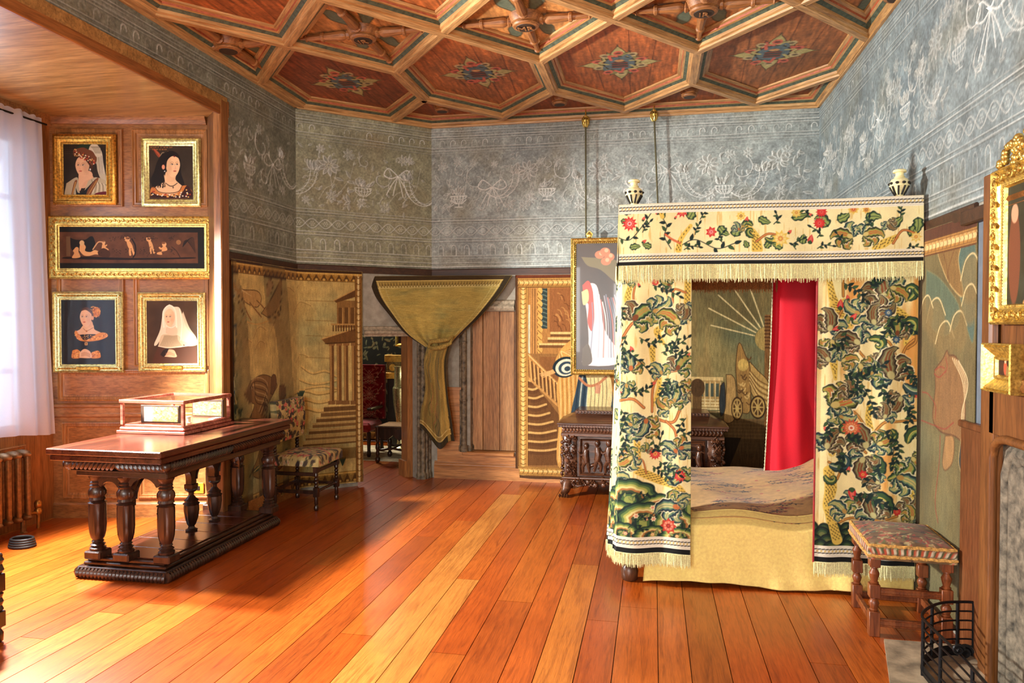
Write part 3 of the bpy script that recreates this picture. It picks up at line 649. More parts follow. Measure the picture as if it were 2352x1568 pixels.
def flower(c,x,y,r,n=10,cols=(RD,CO,YE),spiky=False):
    for i in range(n):
        a=i*2*PI/n;w=r*(.34 if not spiky else .22)
        P=[(x+r*t*math.cos(a)-w*math.sin(PI*t**.7)*f*math.sin(a),y+r*t*math.sin(a)+w*math.sin(PI*t**.7)*f*math.cos(a)) for f,ts in ((1,np.linspace(.1,1,6)),(-1,np.linspace(1,.1,6))) for t in ts]
        c.poly(P,cols[0])
    c.ell(x,y,r*.58,r*.58,cols[1])
    for i in range(n): a=i*2*PI/n+.3;c.line([(x+r*.3*math.cos(a),y+r*.3*math.sin(a)),(x+r*.62*math.cos(a),y+r*.62*math.sin(a))],r*.07,cols[0])
    c.ell(x,y,r*.28,r*.28,cols[2]);c.ell(x,y,r*.14,r*.14,cols[0])
def bud(c,x,y,s,ang,col=RD):
    leaf(c,x,y,s,s*.5,ang,0,(col,col,CO,CO),fill=2,vein=False);leaf(c,x,y,s*.4,s*.4,ang,0,(DT,GR,GR,GR),fill=1,vein=False)
def trunk(c,pts,wd,col=YE,dot=(70,52,24)):
    sp=spline(pts,10);W=np.interp(np.linspace(0,1,len(sp)),np.linspace(0,1,len(wd)),wd) if hasattr(wd,'__len__') else [wd]*len(sp)
    c.line(sp,W,col)
    S=[0]
    for i in range(1,len(sp)): S.append(S[-1]+math.hypot(sp[i][0]-sp[i-1][0],sp[i][1]-sp[i-1][1]))
    d=0;r=0
    while d<S[-1]:
        i=max(1,min(len(sp)-1,int(np.searchsorted(S,d))));p,q=sp[i-1],sp[i];dx,dy=q[0]-p[0],q[1]-p[1];l=math.hypot(dx,dy)+1e-9;nx,ny=-dy/l,dx/l
        f=(d-S[i-1])/(S[i]-S[i-1]+1e-9);bx,by=p[0]+dx*f,p[1]+dy*f;w=W[i]
        k=max(1,int(w/.016))
        for j in range(k):
            o=((j+.5*(1+r%2))/k-.5)*w
            if abs(o)<w*.46: c.line([(bx+nx*o-dx/l*.003,by+ny*o-dy/l*.003),(bx+nx*(o+.003)+dx/l*.003,by+ny*(o+.003)+dy/l*.003)],.0048,dot,.9)
        d+=.0125;r+=1
def stem(c,pts,w=.012,col=OR,edge=BR):
    c.curve(pts,w,edge,n=10);c.curve(pts,w*.55 if not hasattr(w,'__len__') else [x*.55 for x in w],col,n=10)
def acanthus(c,x,y,s,ang,flip=1,pal=0):
    """a great curling leaf: several lobed leaves that roll at the tip"""
    pals=[(DT,GR,LG,(188,150,80)),(DT,(52,80,84),(130,156,110),(214,196,120)),((40,44,28),(84,92,48),(172,172,84),(190,110,60)),((20,36,44),(46,74,82),(110,140,104),(196,190,130)),((44,34,26),(96,84,60),(140,140,96),BR)]
    p=pals[pal%5]
    for i,(da,l,cu) in enumerate(((1.5,.72,1.9),(-1.4,.66,-1.8),(.7,.92,1.6),(-.65,.86,-1.4),(.05,1.12,1.2))):
        leaf(c,x,y,s*l,s*.40,ang+flip*da*.8,flip*cu,p if i%2 else pals[(pal+1)%5],lobes=5,fill=3)
    c.ell(x+s*.12*math.cos(ang),y+s*.12*math.sin(ang),s*.13,s*.1,p[3],1,ang)
def scroll_leaf(c,x,y,s,ang,flip=1,pal=0):
    pals=[(DT,GR,LG,YE),(DT,(52,80,84),(130,156,110),CRM),((40,44,28),(84,92,48),(172,172,84),OR)];p=pals[pal%3]
    P=spine(x,y,s*2.1,ang,flip*2.6,24,1.1)
    c.poly(leafpoly(P,s*.62,7,.25),p[0]);c.poly(leafpoly(P,s*.44,7,.25,a=.03,b=.97),p[1]);c.poly(leafpoly(P,s*.26,7,.3,a=.06,b=.93,side=flip),p[2]);c.line(P[:-3],s*.035,p[3])
def mounds(c,x0,x1,y0,y1,rows,seed=0,dark=False):
    r=random.Random(seed);H=y1-y0
    for k in range(rows,0,-1):
        yy=y0+H*(k-1)/rows;n=max(2,int((x1-x0)/(.05+.02*r.random())));w=(x1-x0)/n
        for i in range(-1,n+1):
            cx=x0+(i+.5+.5*(k%2))*w+r.uniform(-.01,.01);ru=w*r.uniform(.55,.75);rv=H/rows*r.uniform(1.0,1.5)
            cols=[DT,(48,74,44),(92,116,58),(160,172,86)] if not dark else [(16,30,28),(30,54,40),(62,84,50),(104,112,62)]
            for j,(kk) in enumerate((1,.82,.6,.38)): c.ell(cx,yy,ru*kk,rv*kk,cols[j])
            if r.random()<.25 and not dark: c.ell(cx,yy+rv*.15,.011,.011,r.choice([RD,CO,YE,CRM]))
def hill(c,cx,cy,rx,ry,seed):
    r=random.Random(seed);ph=r.random()*6;n=r.choice([5,6,7]);cols=[(24,46,42),(52,84,56),(104,132,70),(178,182,92),(226,214,140),(176,120,66),(60,74,48),(28,52,46),(70,104,60),(150,164,84)]
    for i,cl in enumerate(cols):
        k=1-i*.095;P=[(cx+rx*k*math.cos(a)*(1+.06*math.sin(a*n*2+ph)),cy+ry*k*(1+.10*abs(math.sin(a*n+ph)))*math.sin(a)) for a in np.linspace(0,PI,40)]+[(cx-rx*k,cy-.2),(cx+rx*k,cy-.2)];c.poly(P,cl)
    for j in range(5): leaf(c,cx+r.uniform(-.3,.3)*rx,cy+r.uniform(-.1,.25)*ry,.03,.014,r.uniform(.3,2.8),0,((40,60,46),(150,160,90),LG,LG),fill=1,vein=False)
    if r.random()<.6: flower(c,cx+r.uniform(-.2,.2)*rx,cy+ry*.1,.014,6,(r.choice([RD,CO,OR]),CRM,YE))
def waves(c,x0,x1,y,amp,seed,cols):
    r=random.Random(seed);xs=np.arange(x0,x1+.01,.006);ph=r.random()*6
    P=[(x,y+amp*math.sin((x-x0)*15+ph)+amp*.45*abs(math.sin((x-x0)*70+ph))) for x in xs]
    for i,cl in enumerate(cols): c.line([(a,b-i*.011) for a,b in P],.0135,cl)
def braid(c,u0,u1,v0,v1):
    h=v1-v0;c.rect(u0,v0,u1,v1,(250,246,224));u=u0+.004;k=0
    while u<u1:
        for f in (.33,.67): c.line([(u,v0+h*f-.001),(u+.013,v0+h*f+.001)],.0055,(20,20,20))
        c.ell(u+.0165,v0+h*.5,.006,h*.1,(214,186,104),.9)
        for f in (.12,.88): c.line([(u,v0+h*f),(u+.018,v0+h*f)],.002,(196,184,140),.6)
        u+=.0205;k+=1
def cream(c,seed,ochre=0):
    c.mottle(.12,.08,seed);
    if ochre: c.mottle(.22,ochre,seed+1,(226,164,84),.35,3)
    n=fbm(c.ny,c.nx,3,2,seed+2,1,12)-.5;k=np.clip(n*5-.9,0,.45)[...,None];c.a+=(C_((206,160,70))-c.a)*k
cloth=painted('crewel_cloth',.85,500,.5,sheen=.1,var=.07)
fringem=plain('cream_fringe',(240,224,166),.9,var=.16,scale=120,bmp=.3,sheen=.1)
velvet=plain('black_braid',(22,22,20),.8,var=.3,scale=80)
def tassel_fringe(name,P,drop,parent,mat=None,n=None,w=.0045,wob=.004,seed=1,head=.008):
    """P: list of 3d points along the top edge; strands hang down as thin twisted strips over a ragged backing"""
    r=random.Random(seed);P=[np.array(p,float) for p in P];S=[0]
    for i in range(1,len(P)): S.append(S[-1]+np.linalg.norm(P[i]-P[i-1]))
    n=n or int(S[-1]/.0048);m=MB()
    def pt(s):
        i=max(1,min(len(P)-1,int(np.searchsorted(S,s))));f=(s-S[i-1])/(S[i]-S[i-1]+1e-9);t=P[i]-P[i-1];t=t/(np.linalg.norm(t)+1e-9);return P[i-1]+(P[i]-P[i-1])*f,t
    for i in range(n):
        s=S[-1]*(i+.5)/n;p,t=pt(s);nn=np.array([t[1],-t[0],0]);d=drop*r.uniform(.86,1.05);o=r.uniform(-1,1)*wob;sw=r.uniform(-1,1)*wob*1.5
        a=p+nn*(.002+r.uniform(0,.004));ww=w*r.uniform(.7,1.3)
        rows=[(0,0),(.4,.5),(.8,.9),(1,1)];vs=[]
        for (z,k) in rows:
            c=a+np.array([0,0,-d*z])+t*sw*k+nn*o*k;g=ww*(1 if z<1 else .4)
            vs+=[c-t*g*.5,c+nn*g*.5,c+t*g*.5]
        fs=[];
        for j in range(3): fs+= [(j*3,j*3+1,j*3+4,j*3+3),(j*3+1,j*3+2,j*3+5,j*3+4)]
        m.add(vs,fs)
    # backing and head
    b=[p for p in P];vs=[q-np.array([0,0,0]) for q in b]+[q-np.array([0,0,drop*.8]) for q in b];k=len(b);m.add(vs,[(i,i+1,k+i+1,k+i) for i in range(k-1)])
    m.tube([q+np.array([0,0,-.002]) for q in b],head*.5,6)
    return m.build(name,mat or fringem,parent,60)
# ================= the four post bed
YF=4.56;BX0,BX1,YBK=-.19,1.50,5.93
bed=thing('four_poster_bed','four poster bed with crewel embroidered curtains and cream fringed valance','bed',(0,0,0))
def EF(x,y): p=onY(x,y,YF);return (float(p[0]),float(p[2]))
bw=wood('bed_wood',(60,34,20),(88,54,34),(112,72,46),2,9,.35)
ZT,ZB1,ZB2,ZB3,ZB4,ZV=2.352,2.293,2.045,1.997,1.972,1.868
# posts and feet
for (x,y) in ((BX0+.05,YF+.06),(BX1-.07,YF+.125),(BX0+.05,YBK-.06),(BX1-.06,YBK-.06)):
    MB().lathe(x,y,0,[(0,.04),(.01,.05),(.06,.055),(.09,.045),(.1,.036),(.12,.05),(.45,.05),(.5,.035),(.6,.045),(1.2,.03),(2.0,.028),(2.28,.03)],18).build('post',bw,bed,40)
MB().box(BX0+.04,YF+.10,.12,BX1-.04,YBK-.06,.24,.01).build('bed_frame',bw,bed)
redsilk=painted('red_silk',.7,300,.15,sheen=.05,var=.05,spec=.35)
redc=plain('red_lining',(150,22,24),.6,var=.2,scale=20,sheen=.2)
MB().box(BX0+.01,YF+.01,2.27,BX1-.01,YBK-.01,2.345,.006).build('tester',plain('tester_cloth',(224,206,150),.9),bed)
MB().box(BX0+.02,YF+.02,2.255,BX1-.02,YBK-.02,2.268).build('canopy_lining',redc,bed)
# valance panels: front, left side, rear
def valance_canvas(L,seed,mot=True):
    c=Canvas(L,ZT-ZB4,330,(250,238,178),0,ZB4);cream(c,seed,.12)
    if mot: mot(c) if callable(mot) else None
    braid(c,0,L,ZB1,ZT);braid(c,0,L,ZB3,ZB2);c.rect(0,ZB4,L,ZB3,(18,20,18));return c
def front_mots(c):
    o=BX0-.01
    def e(x,y): a=EF(x,y);return (a[0]-o,a[1])
    k=1/380.
    vine=[e(1420,545),e(1450,552),e(1480,520),e(1500,490)];sprig(c,vine,6,.035,.016)
    sprig(c,[e(1545,573),e(1530,545),e(1535,520),e(1520,495)],7,.04,.018);sprig(c,[e(1560,570),e(1600,552),e(1650,572),e(1690,560)],7,.045,.02)
    for x,y,a,l,w,cu in ((1435,490,.3,.08,.04,.5),(1430,508,-.2,.06,.03,0),(1450,570,.2,.07,.035,-.3),(1585,505,1.0,.07,.05,.3),(1655,520,-1.0,.085,.045,.6),(1690,545,1.3,.09,.055,-.4),(1745,500,-.6,.08,.04,.4),(1760,570,.9,.06,.035,0),(1820,500,.1,.11,.04,.3),(1845,560,1.4,.06,.04,0),(1905,520,2.2,.1,.06,.8),(1925,505,.3,.08,.05,.5),(1990,500,.2,.09,.05,-.6),(2040,520,.4,.1,.05,.4),(2090,545,1.0,.1,.05,.5),(2110,500,-1.5,.09,.05,-.3),(1800,570,2.6,.07,.04,.3),(1500,570,2.7,.06,.035,.2),(1720,570,1.9,.05,.03,.2)):
        leaf(c,*e(x,y),l,w,a,cu,lobes=3,fill=2)
    trunk(c,[e(1562,575),e(1568,550),e(1590,520)],[.04,.03,.022]);stem(c,[e(1565,560),e(1545,550),e(1532,540)],.012,OR,RD)
    trunk(c,[e(1742,572),e(1738,545),e(1720,520)],[.065,.05,.03]);trunk(c,[e(1520,483),e(1525,500)],.025);trunk(c,[e(2010,570),e(2030,560),e(2060,545)],[.03,.05,.03])
    stem(c,[e(1740,555),e(1765,538),e(1790,540)],.014);stem(c,[e(2052,560),e(2075,530),e(2110,540)],.014)
    for f,x,y,a in ((1,1732,520,2.2),(-1,1735,545,2.9),(1,1760,545,-.9)): scroll_leaf(c,*e(x,y),.05,a,f,0)
    acanthus(c,*e(1960,545),.13,2.6,1,1);acanthus(c,*e(1985,540),.12,.4,-1,1);acanthus(c,*e(1700,530),.06,1.6,1,2);acanthus(c,*e(2040,510),.07,-1.2,1,3)
    for x,y,r,n,cl,sp in ((1450,515,18,11,(RD,CO,(240,200,190)),1),(1570,487,15,10,(RD,CO,YE),1),(1637,534,13,7,(RD,CO,(240,190,190)),0),(1705,497,11,8,(YE,(240,214,120),BR),0),(1795,548,20,9,(YE,(242,220,140),OR),1),(1832,488,12,8,(YE,(240,214,120),OR),0),(1890,486,13,12,(RD,(230,70,60),CO),1),(1885,512,14,12,(RD,(230,70,60),CO),1),(1963,480,12,8,(YE,OR,RD),0),(1992,482,9,7,(YE,OR,BR),0),(2105,545,13,8,(YE,(242,220,140),OR),1)): flower(c,*e(x,y),r*k,n,cl,sp)
    for x,y,s,a in ((1480,510,12,1.2),(1515,495,10,2.2),(1478,560,13,.6),(1717,512,14,1.4),(1862,560,22,1.35),(1870,495,10,2.6),(1812,537,12,.8),(1553,505,9,1)): bud(c,*e(x,y),s*k,a)
    r=random.Random(5)
    for x,y in ((1600,540),(1612,505),(1480,535),(1665,560),(1780,515),(1850,500),(1935,560),(2070,500),(2010,525),(1830,572),(1880,545)): sprig(c,[e(x,y),e(x+r.uniform(-12,12),y-12),e(x+r.uniform(-20,20),y-24)],4,.028,.012)
    for x,y in ((1575,575),(1880,570),(2080,575)): sprig(c,[e(x,y),e(x+14,y-8),e(x+34,y-6)],4,.026,.012)
def rand_mots(seed):
    def f(c):
        r=random.Random(seed);u=.05
        while u<c.w:
            acanthus(c,u,2.1+r.random()*.12,.07,r.uniform(.3,2.6),r.choice([-1,1]),r.randrange(5));flower(c,u+.08,2.24-r.random()*.1,.03,9);sprig(c,[(u,2.08),(u+.06,2.15),(u+.1,2.25)],6,.035,.016);u+=.2
    return f
def fold(U,amp,k,ph=0): return amp*np.sin(U*k+ph)
LV=BX1+.02-(BX0-.02)
c=valance_canvas(LV,21,front_mots)
fv=lambda U,V:np.stack([BX0-.02+U,YF-.015-.004*np.sin(U*9)-(ZT-V)*.03+.006*np.sin(U*23+1)*(ZT-V),V+.003*np.sin(U*4)],-1)
val=c.sheet('valance',cloth,fv,bed,back=(0,.006,0));U=np.linspace(0,LV,60);E_=fv(U,np.full(60,ZB4+.002))
tassel_fringe('fringe',[tuple(p) for p in E_],ZB4-ZV+.004,val,seed=3)
LS=YBK-YF+.02;c=valance_canvas(LS,24,rand_mots(3));fs_=lambda U,V:np.stack([BX0-.022-(ZT-V)*.03+0*U,YF-.012+U,V],-1)
v2=c.sheet('side_valance',cloth,fs_,bed,back=(.006,0,0));tassel_fringe('fringe',[tuple(p) for p in fs_(np.linspace(LS,0,50),np.full(50,ZB4+.002))],ZB4-ZV,v2,seed=4)
c=Canvas(LV-.06,.26,120,(120,20,22),0,1.99);c.mottle(.1,.3,3)
v3=c.sheet('rear_valance',redsilk,lambda U,V:np.stack([BX0+.01+U,YBK+.0*U,V],-1),bed,back=(0,.006,0));tassel_fringe('fringe',[(x,YBK-.004,1.995) for x in np.linspace(BX1-.05,BX0+.01,40)][::-1],.13,v3,plain('brown_fringe',(150,98,46),.9,var=.3,scale=120),seed=6)
# finials bound in striped braid
def finial(x,y):
    m=MB();m.lathe(x,y,ZT-.005,[(0,.03),(.012,.022),(.02,.02),(.04,.032),(.075,.05),(.095,.052),(.11,.045),(.122,.026),(.13,.022),(.15,.022),(.155,.034),(.166,.034),(.17,.024)],24)
    m.mat(1)
    for i in range(9):
        a=2*PI*i/9
        m.tube([(x+r*math.cos(a+z*2),y+r*math.sin(a+z*2),ZT-.005+z) for z,r in ((.022,.024),(.04,.035),(.07,.051))],.0055,5)
        m.ell((x+.0515*math.cos(a),y+.0515*math.sin(a),ZT+.083),(.011,.011,.008),8,5)
    m.mat(2);m.lathe(x,y,ZT+.066,[(0,.0515),(.002,.0535),(.007,.0535),(.009,.0515)],24);m.lathe(x,y,ZT+.118,[(0,.025),(.003,.029),(.008,.025)],20);m.lathe(x,y,ZT+.158,[(-.012,.0),(-.01,.036),(-.002,.0365),(.001,.03)],20)
    return m
fm=[plain('finial_cream',(240,226,170),.8,var=.1),plain('finial_dark',(34,32,26),.8),plain('finial_gold',(214,176,84),.7)]
for x,y in ((BX0+.07,YF+.05),(BX1-.09,YF+.05)):
    m=finial(x,y);m.m=[ {0:0,1:1,2:0}[k] for k in m.m];m.build('finial',fm,bed,50)
# left curtain: hangs round the corner post in folds
def left_mots(c,e):
    k=1/370.
    trunk(c,[e(1448,655),e(1442,690),e(1465,715)],[.03,.045,.03]);trunk(c,[e(1580,640),e(1578,700)],.04);trunk(c,[e(1525,790),e(1510,760),e(1545,745)],[.02,.045,.03]);trunk(c,[e(1498,800),e(1500,830),e(1505,860)],[.04,.03,.02])
    trunk(c,[e(1515,870),e(1512,900),e(1500,930)],[.03,.03,.02]);trunk(c,[e(1465,1000),e(1468,1050),e(1472,1080)],[.04,.035,.03]);trunk(c,[e(1468,1078),e(1510,1100),e(1550,1115),e(1572,1135)],[.05,.055,.05,.04])
    stem(c,[e(1420,795),e(1450,745),e(1480,730),e(1505,705)],.018);stem(c,[e(1462,640),e(1455,680),e(1462,715)],.014);stem(c,[e(1545,695),e(1548,665),e(1575,672)],.014);stem(c,[e(1498,945),e(1500,890),e(1518,860),e(1560,850)],.016)
    stem(c,[e(1420,920),e(1455,915),e(1480,935)],.018);stem(c,[e(1505,962),e(1545,970),e(1562,940)],.018);stem(c,[e(1530,968),e(1550,990),e(1555,1030)],.016);stem(c,[e(1462,1050),e(1478,1055),e(1486,1085)],.01)
    A=acanthus
    A(c,*e(1455,735),.17,.9,-1,4);A(c,*e(1500,715),.14,.2,1,0);A(c,*e(1560,745),.16,2.2,1,1);A(c,*e(1575,700),.1,-1.3,-1,3);A(c,*e(1440,650),.09,1.2,1,0);A(c,*e(1540,655),.08,2.9,-1,4)
    A(c,*e(1450,850),.13,1.5,1,2);A(c,*e(1440,880),.1,-1.4,-1,0);A(c,*e(1555,850),.13,1.2,-1,4);A(c,*e(1560,880),.13,-1.5,1,1);A(c,*e(1520,860),.1,1.9,1,0)
    A(c,*e(1480,1000),.17,1.7,1,2);A(c,*e(1485,960),.13,-1.6,-1,2);A(c,*e(1455,975),.1,2.6,1,0);A(c,*e(1545,925),.12,1.0,1,0);A(c,*e(1535,940),.1,2.8,-1,1);A(c,*e(1580,905),.08,-1,1,3)
    A(c,*e(1555,1040),.12,2.2,1,2);A(c,*e(1560,1030),.12,.4,-1,2);A(c,*e(1562,1075),.13,-1.7,-1,0);A(c,*e(1458,1050),.13,3.0,1,0);A(c,*e(1455,1045),.12,-2.2,-1,1);A(c,*e(1485,1035),.06,1.2,1,4)
    for x,y,r in ((1505,1042,14),(1561,1092,15),(1505,648,9)): flower(c,*e(x,y),r*k,12,(RD,CO,YE),True)
    for p in (((1500,655),(1530,665),(1560,680)),((1525,790),(1550,795),(1580,775)),((1520,810),(1545,800),(1560,760)),((1430,800),(1460,820),(1490,850)),((1440,770),(1430,800),(1435,830)),((1540,800),(1560,815),(1585,800)),((1510,905),(1535,900),(1560,890)),((1435,1000),(1442,1020),(1430,1040)),((1500,1010),(1508,1035),(1520,1000)),((1515,1060),(1535,1075),(1560,1090)),((1500,1070),(1520,1085),(1540,1105)),((1575,960),(1560,985),(1585,1000)),((1440,890),(1470,900),(1490,890)),((1470,775),(1500,790),(1520,775)),((1430,940),(1440,960),(1430,990)),((1420,700),(1430,720),(1422,745)),((1540,870),(1530,885),(1520,900))):
        sprig(c,[e(*q) for q in p],8,.034,.015)
    for x,y,s,a in ((1455,808,12,2),(1578,820,10,1),(1470,660,9,2),(1432,905,10,2.5),(1495,880,9,0)): bud(c,*e(x,y),s*k*1.3,a,OR if x>1500 else RD)
    rr=random.Random(2)
    for i in range(26):
        u=BX0-rr.uniform(.02,.4);v=rr.uniform(.5,1.95)
        if i%3==0: acanthus(c,u,v,.1,rr.uniform(0,6),rr.choice([-1,1]),rr.randrange(5))
        else: sprig(c,[(u,v),(u+rr.uniform(-.05,.05),v+.06),(u+rr.uniform(-.05,.05),v+.12)],7,.034,.015)
    u0,u1=e(1395,1200)[0]-.25,e(1590,1200)[0]+.02
    c.rect(u0,.25,u1,e(1500,1150)[1],(56,80,52))
    for i,(x,y,rx,ry) in enumerate(((1400,1150,.13,.09),(1450,1142,.17,.12),(1520,1165,.15,.08),(1585,1160,.12,.07),(1360,1165,.12,.09),(1430,1185,.14,.10),(1480,1192,.15,.11),(1550,1200,.14,.08),(1330,1200,.12,.1),(1390,1215,.12,.08),(1440,1222,.10,.07),(1500,1228,.11,.06),(1560,1232,.12,.06),(1340,1232,.1,.06))): hill(c,*e(x,y),rx,ry,i)
    for i in range(14):
        r=random.Random(i);x=r.uniform(1430,1580);y=r.uniform(1130,1222)
        if i%3: sprig(c,[e(x,y),e(x+8,y-8),e(x+20,y-6)],3,.022,.012)
        else: flower(c,*e(x,y),.018,6,(CRM,(230,200,150),RD))
    A(c,*e(1560,1165),.16,2.9,1,2);A(c,*e(1555,1150),.09,.9,-1,0);flower(c,*e(1535,1207),.05,8,((186,60,44),(226,140,110),(140,40,30)))
ZC0=.118
def curtain_sheet(name,W,u0,mots,e,seed,fn,ochre=.12,parent=bed,res=300,lining=None):
    c=Canvas(W,1.99-.2,res,(250,236,172),u0,.2);cream(c,seed,ochre);mots(c,e);braid(c,u0,u0+W,.236,.302);c.rect(u0,.2,u0+W,.236,(16,20,20))
    o=c.sheet(name,cloth,fn,parent,back=(0,.008,0));P=fn(np.linspace(u0,u0+W,90),np.full(90,.203));tassel_fringe('fringe',[tuple(p) for p in P],.2-ZC0+.004,o,seed=seed)
    return o
def left_fn(U,V):
    # U>=0 lies across the front; U<-0.02 turns the corner and runs back in folds
    t=(1.99-V)/1.8;x=U.copy() if hasattr(U,'copy') else U
    fl=.5*t**2
    uf=np.maximum(U,BX0+.0);d=np.minimum(U-BX0,0)
    X=uf+d*.10-fl*.10*np.clip((BX0+.2-U)/.3,0,1)+.012*np.sin(d*42)*np.clip(-d*9,0,1)*(1+t)
    Y=YF-.002-d*.62-fl*.05+.010*np.sin(U*24+.8)*(.3+t)+.02*np.cos(d*38)*np.clip(-d*9,0,1)*(.5+t)+.02*np.clip(1-np.abs(U-BX0)/.05,0,1)*0
    Z=V+.006*np.sin(U*13)*t
    return np.stack([X,Y,Z],-1)
curtain_sheet('foot_curtain',.84,BX0-.42,left_mots,EF,41,left_fn)
def right_mots(c,e):
    k=1/395.;A=acanthus
    for p,w in (([(1905,645),(1915,690),(1935,710)],[.03,.05,.03]),([(1915,700),(1950,735),(1945,760)],[.05,.06,.03]),([(1905,790),(1915,830),(1920,870)],[.03,.05,.02]),([(1925,880),(1922,900)],.02),([(2040,700),(2070,720),(2090,750),(2080,790)],[.02,.05,.05,.02]),([(1998,935),(1995,960),(2000,985)],.035),([(1915,1010),(1912,1040)],.04),([(1905,1080),(1910,1120),(1902,1160),(1905,1180)],[.06,.07,.05,.03]),([(1905,1170),(1915,1210),(1925,1250)],[.05,.06,.07]),([(2090,1060),(2098,1110),(2090,1150)],[.02,.05,.03]),([(1940,690),(1965,720)],.03)):
        trunk(c,[e(*q) for q in p],w)
    for p in (((1950,690),(1925,740),(1960,790),(1985,820)),((2000,780),(2040,785),(2060,830),(2055,850)),((2100,780),(2080,800),(2060,850)),((2095,730),(2105,780),(2085,800)),((1920,935),(1960,945),(1985,975),(2000,1010)),((2000,1005),(2030,970),(2060,968),(2105,965)),((1955,1000),(1975,1025),(1990,1040)),((1905,1060),(1930,1080),(1925,1100)),((1930,1200),(1960,1190),(2010,1195),(2060,1185)),((1937,640),(1938,680)),((2050,670),(2005,690),(2010,700))):
        stem(c,[e(*q) for q in p],.016,(206,148,70),(120,76,34))
    L=[(2030,690,.19,1.5,1,3),(2045,660,.13,-.2,-1,1),(1995,715,.16,-.2,1,3),(1975,720,.12,2.8,-1,0),(1905,760,.15,1.3,1,3),(1910,780,.12,-1.2,-1,1),(1975,790,.15,2.4,1,3),(1995,780,.13,.3,-1,0),(2020,810,.1,-.9,-1,3),(1975,835,.13,-1.2,1,1),(2085,690,.13,.6,1,3),(2100,660,.1,-1.2,1,0),(2010,745,.13,1.9,-1,3),
       (2050,870,.2,2.0,-1,3),(2075,880,.17,-.9,1,1),(2070,910,.13,-1.8,-1,3),(1905,830,.12,2.0,1,3),(1935,830,.1,.6,-1,1),(1900,890,.16,-.4,-1,3),(1910,930,.2,.1,1,1),(1955,915,.12,1.3,1,3),(1930,955,.1,-.5,1,0),(2095,770,.14,1.0,1,3),(2060,770,.12,1.4,1,4),
       (1990,1030,.17,1.6,1,3),(2000,1045,.17,-.6,-1,0),(1985,1050,.15,-2.0,1,3),(2015,1020,.12,.3,1,1),(1900,1030,.15,1.4,-1,3),(1905,1065,.16,-.5,1,1),(1895,1090,.1,-1.2,1,3),(2085,1020,.16,1.5,-1,3),(2095,1050,.12,-.9,1,1),(2035,1100,.16,.2,1,3),(2060,1095,.16,-.2,-1,0),(2020,1110,.1,2.7,1,3),(1960,980,.1,2.8,1,0),(2030,960,.1,1.2,1,3),(2045,985,.09,-.6,-1,3),(2000,860,.09,.8,1,0),
       (1960,1170,.16,.9,-1,3),(1945,1180,.12,2.1,1,0),(2040,1185,.2,1.5,1,0),(2010,1190,.15,2.1,-1,3),(2080,1180,.13,.6,1,3),(2095,1195,.1,1.4,1,1)]
    for x,y,s,a,f,p in L:
        (A if (x+y)%3 else scroll_leaf)(c,*e(x,y),s*(1.0 if (x+y)%3 else .6),a,f,p)
    flower(c,*e(1957,983),.056,14,((200,90,60),(230,160,100),(246,230,200)),True)
    for x,y in ((2040,718),(2058,780)): flower(c,*e(x,y),.026,8,(BL_,(90,120,140),CRM))
    flower(c,*e(1983,1090),.028,7,(RD,(220,70,60),YE));flower(c,*e(2060,1175),.026,9,((190,50,40),RD,OR))
    for x,y,s,a in ((1930,712,26,1.5),(1955,735,20,.9),(1932,752,20,3.4),(1950,690,14,1.8),(1900,990,14,2),(2098,910,12,0),(1958,1120,30,-1.5),(1950,1085,14,1.4)): bud(c,*e(x,y),s*k,a)
    for p in (((1940,650),(1965,665),(1990,690)),((2040,730),(2050,745),(2030,770)),((2060,720),(2075,740),(2100,760)),((1940,860),(1965,865),(1985,862)),((1985,845),(2005,850),(2030,835)),((2080,830),(2090,860),(2105,880)),((1980,880),(2000,920),(2010,950)),((2030,870),(2025,900),(2045,920)),((2020,990),(2050,1005),(2050,1050)),((2060,1010),(2065,1040),(2050,1070)),((1945,1040),(1930,1060),(1940,1080)),((1960,1140),(1990,1145),(2030,1160)),((1985,1130),(2010,1150),(2050,1165)),((1900,965),(1908,990),(1895,1010)),((2005,1070),(2020,1080),(1990,1110)),((1945,760),(1940,790),(1915,800)),((2080,930),(2095,950),(2085,975)),((1960,870),(1975,890),(1960,905)),((2000,660),(2010,650),(2020,640)),((1945,1010),(1960,1005),(1975,1010))):
        sprig(c,[e(*q) for q in p],9,.036,.017,DT)
    u0,u1=e(1880,1200)[0]-.05,e(2110,1200)[0]+.05
    mounds(c,u0,u1,e(2000,1262)[1],e(2000,1205)[1],4,7,True);trunk(c,[e(1915,1205),e(1925,1240)],[.05,.06])
def right_fn(U,V):
    t=(1.99-V)/1.8;return np.stack([U-(.014*t)*np.clip((1.2-U)/.3,0,1),YF+.002+.009*np.sin(U*17+.5)*(.4+t)+.004*np.sin(U*41),V-.02*(U-.95)*t*0],-1)
hc=curtain_sheet('head_curtain',.55,.953,right_mots,EF,52,right_fn,ochre=1.1)
m=MB();P=right_fn(np.full(20,.953),np.linspace(.2,1.99,20));m.tube([tuple(p) for p in P],.006,6);m.build('lining_edge',redc,hc)
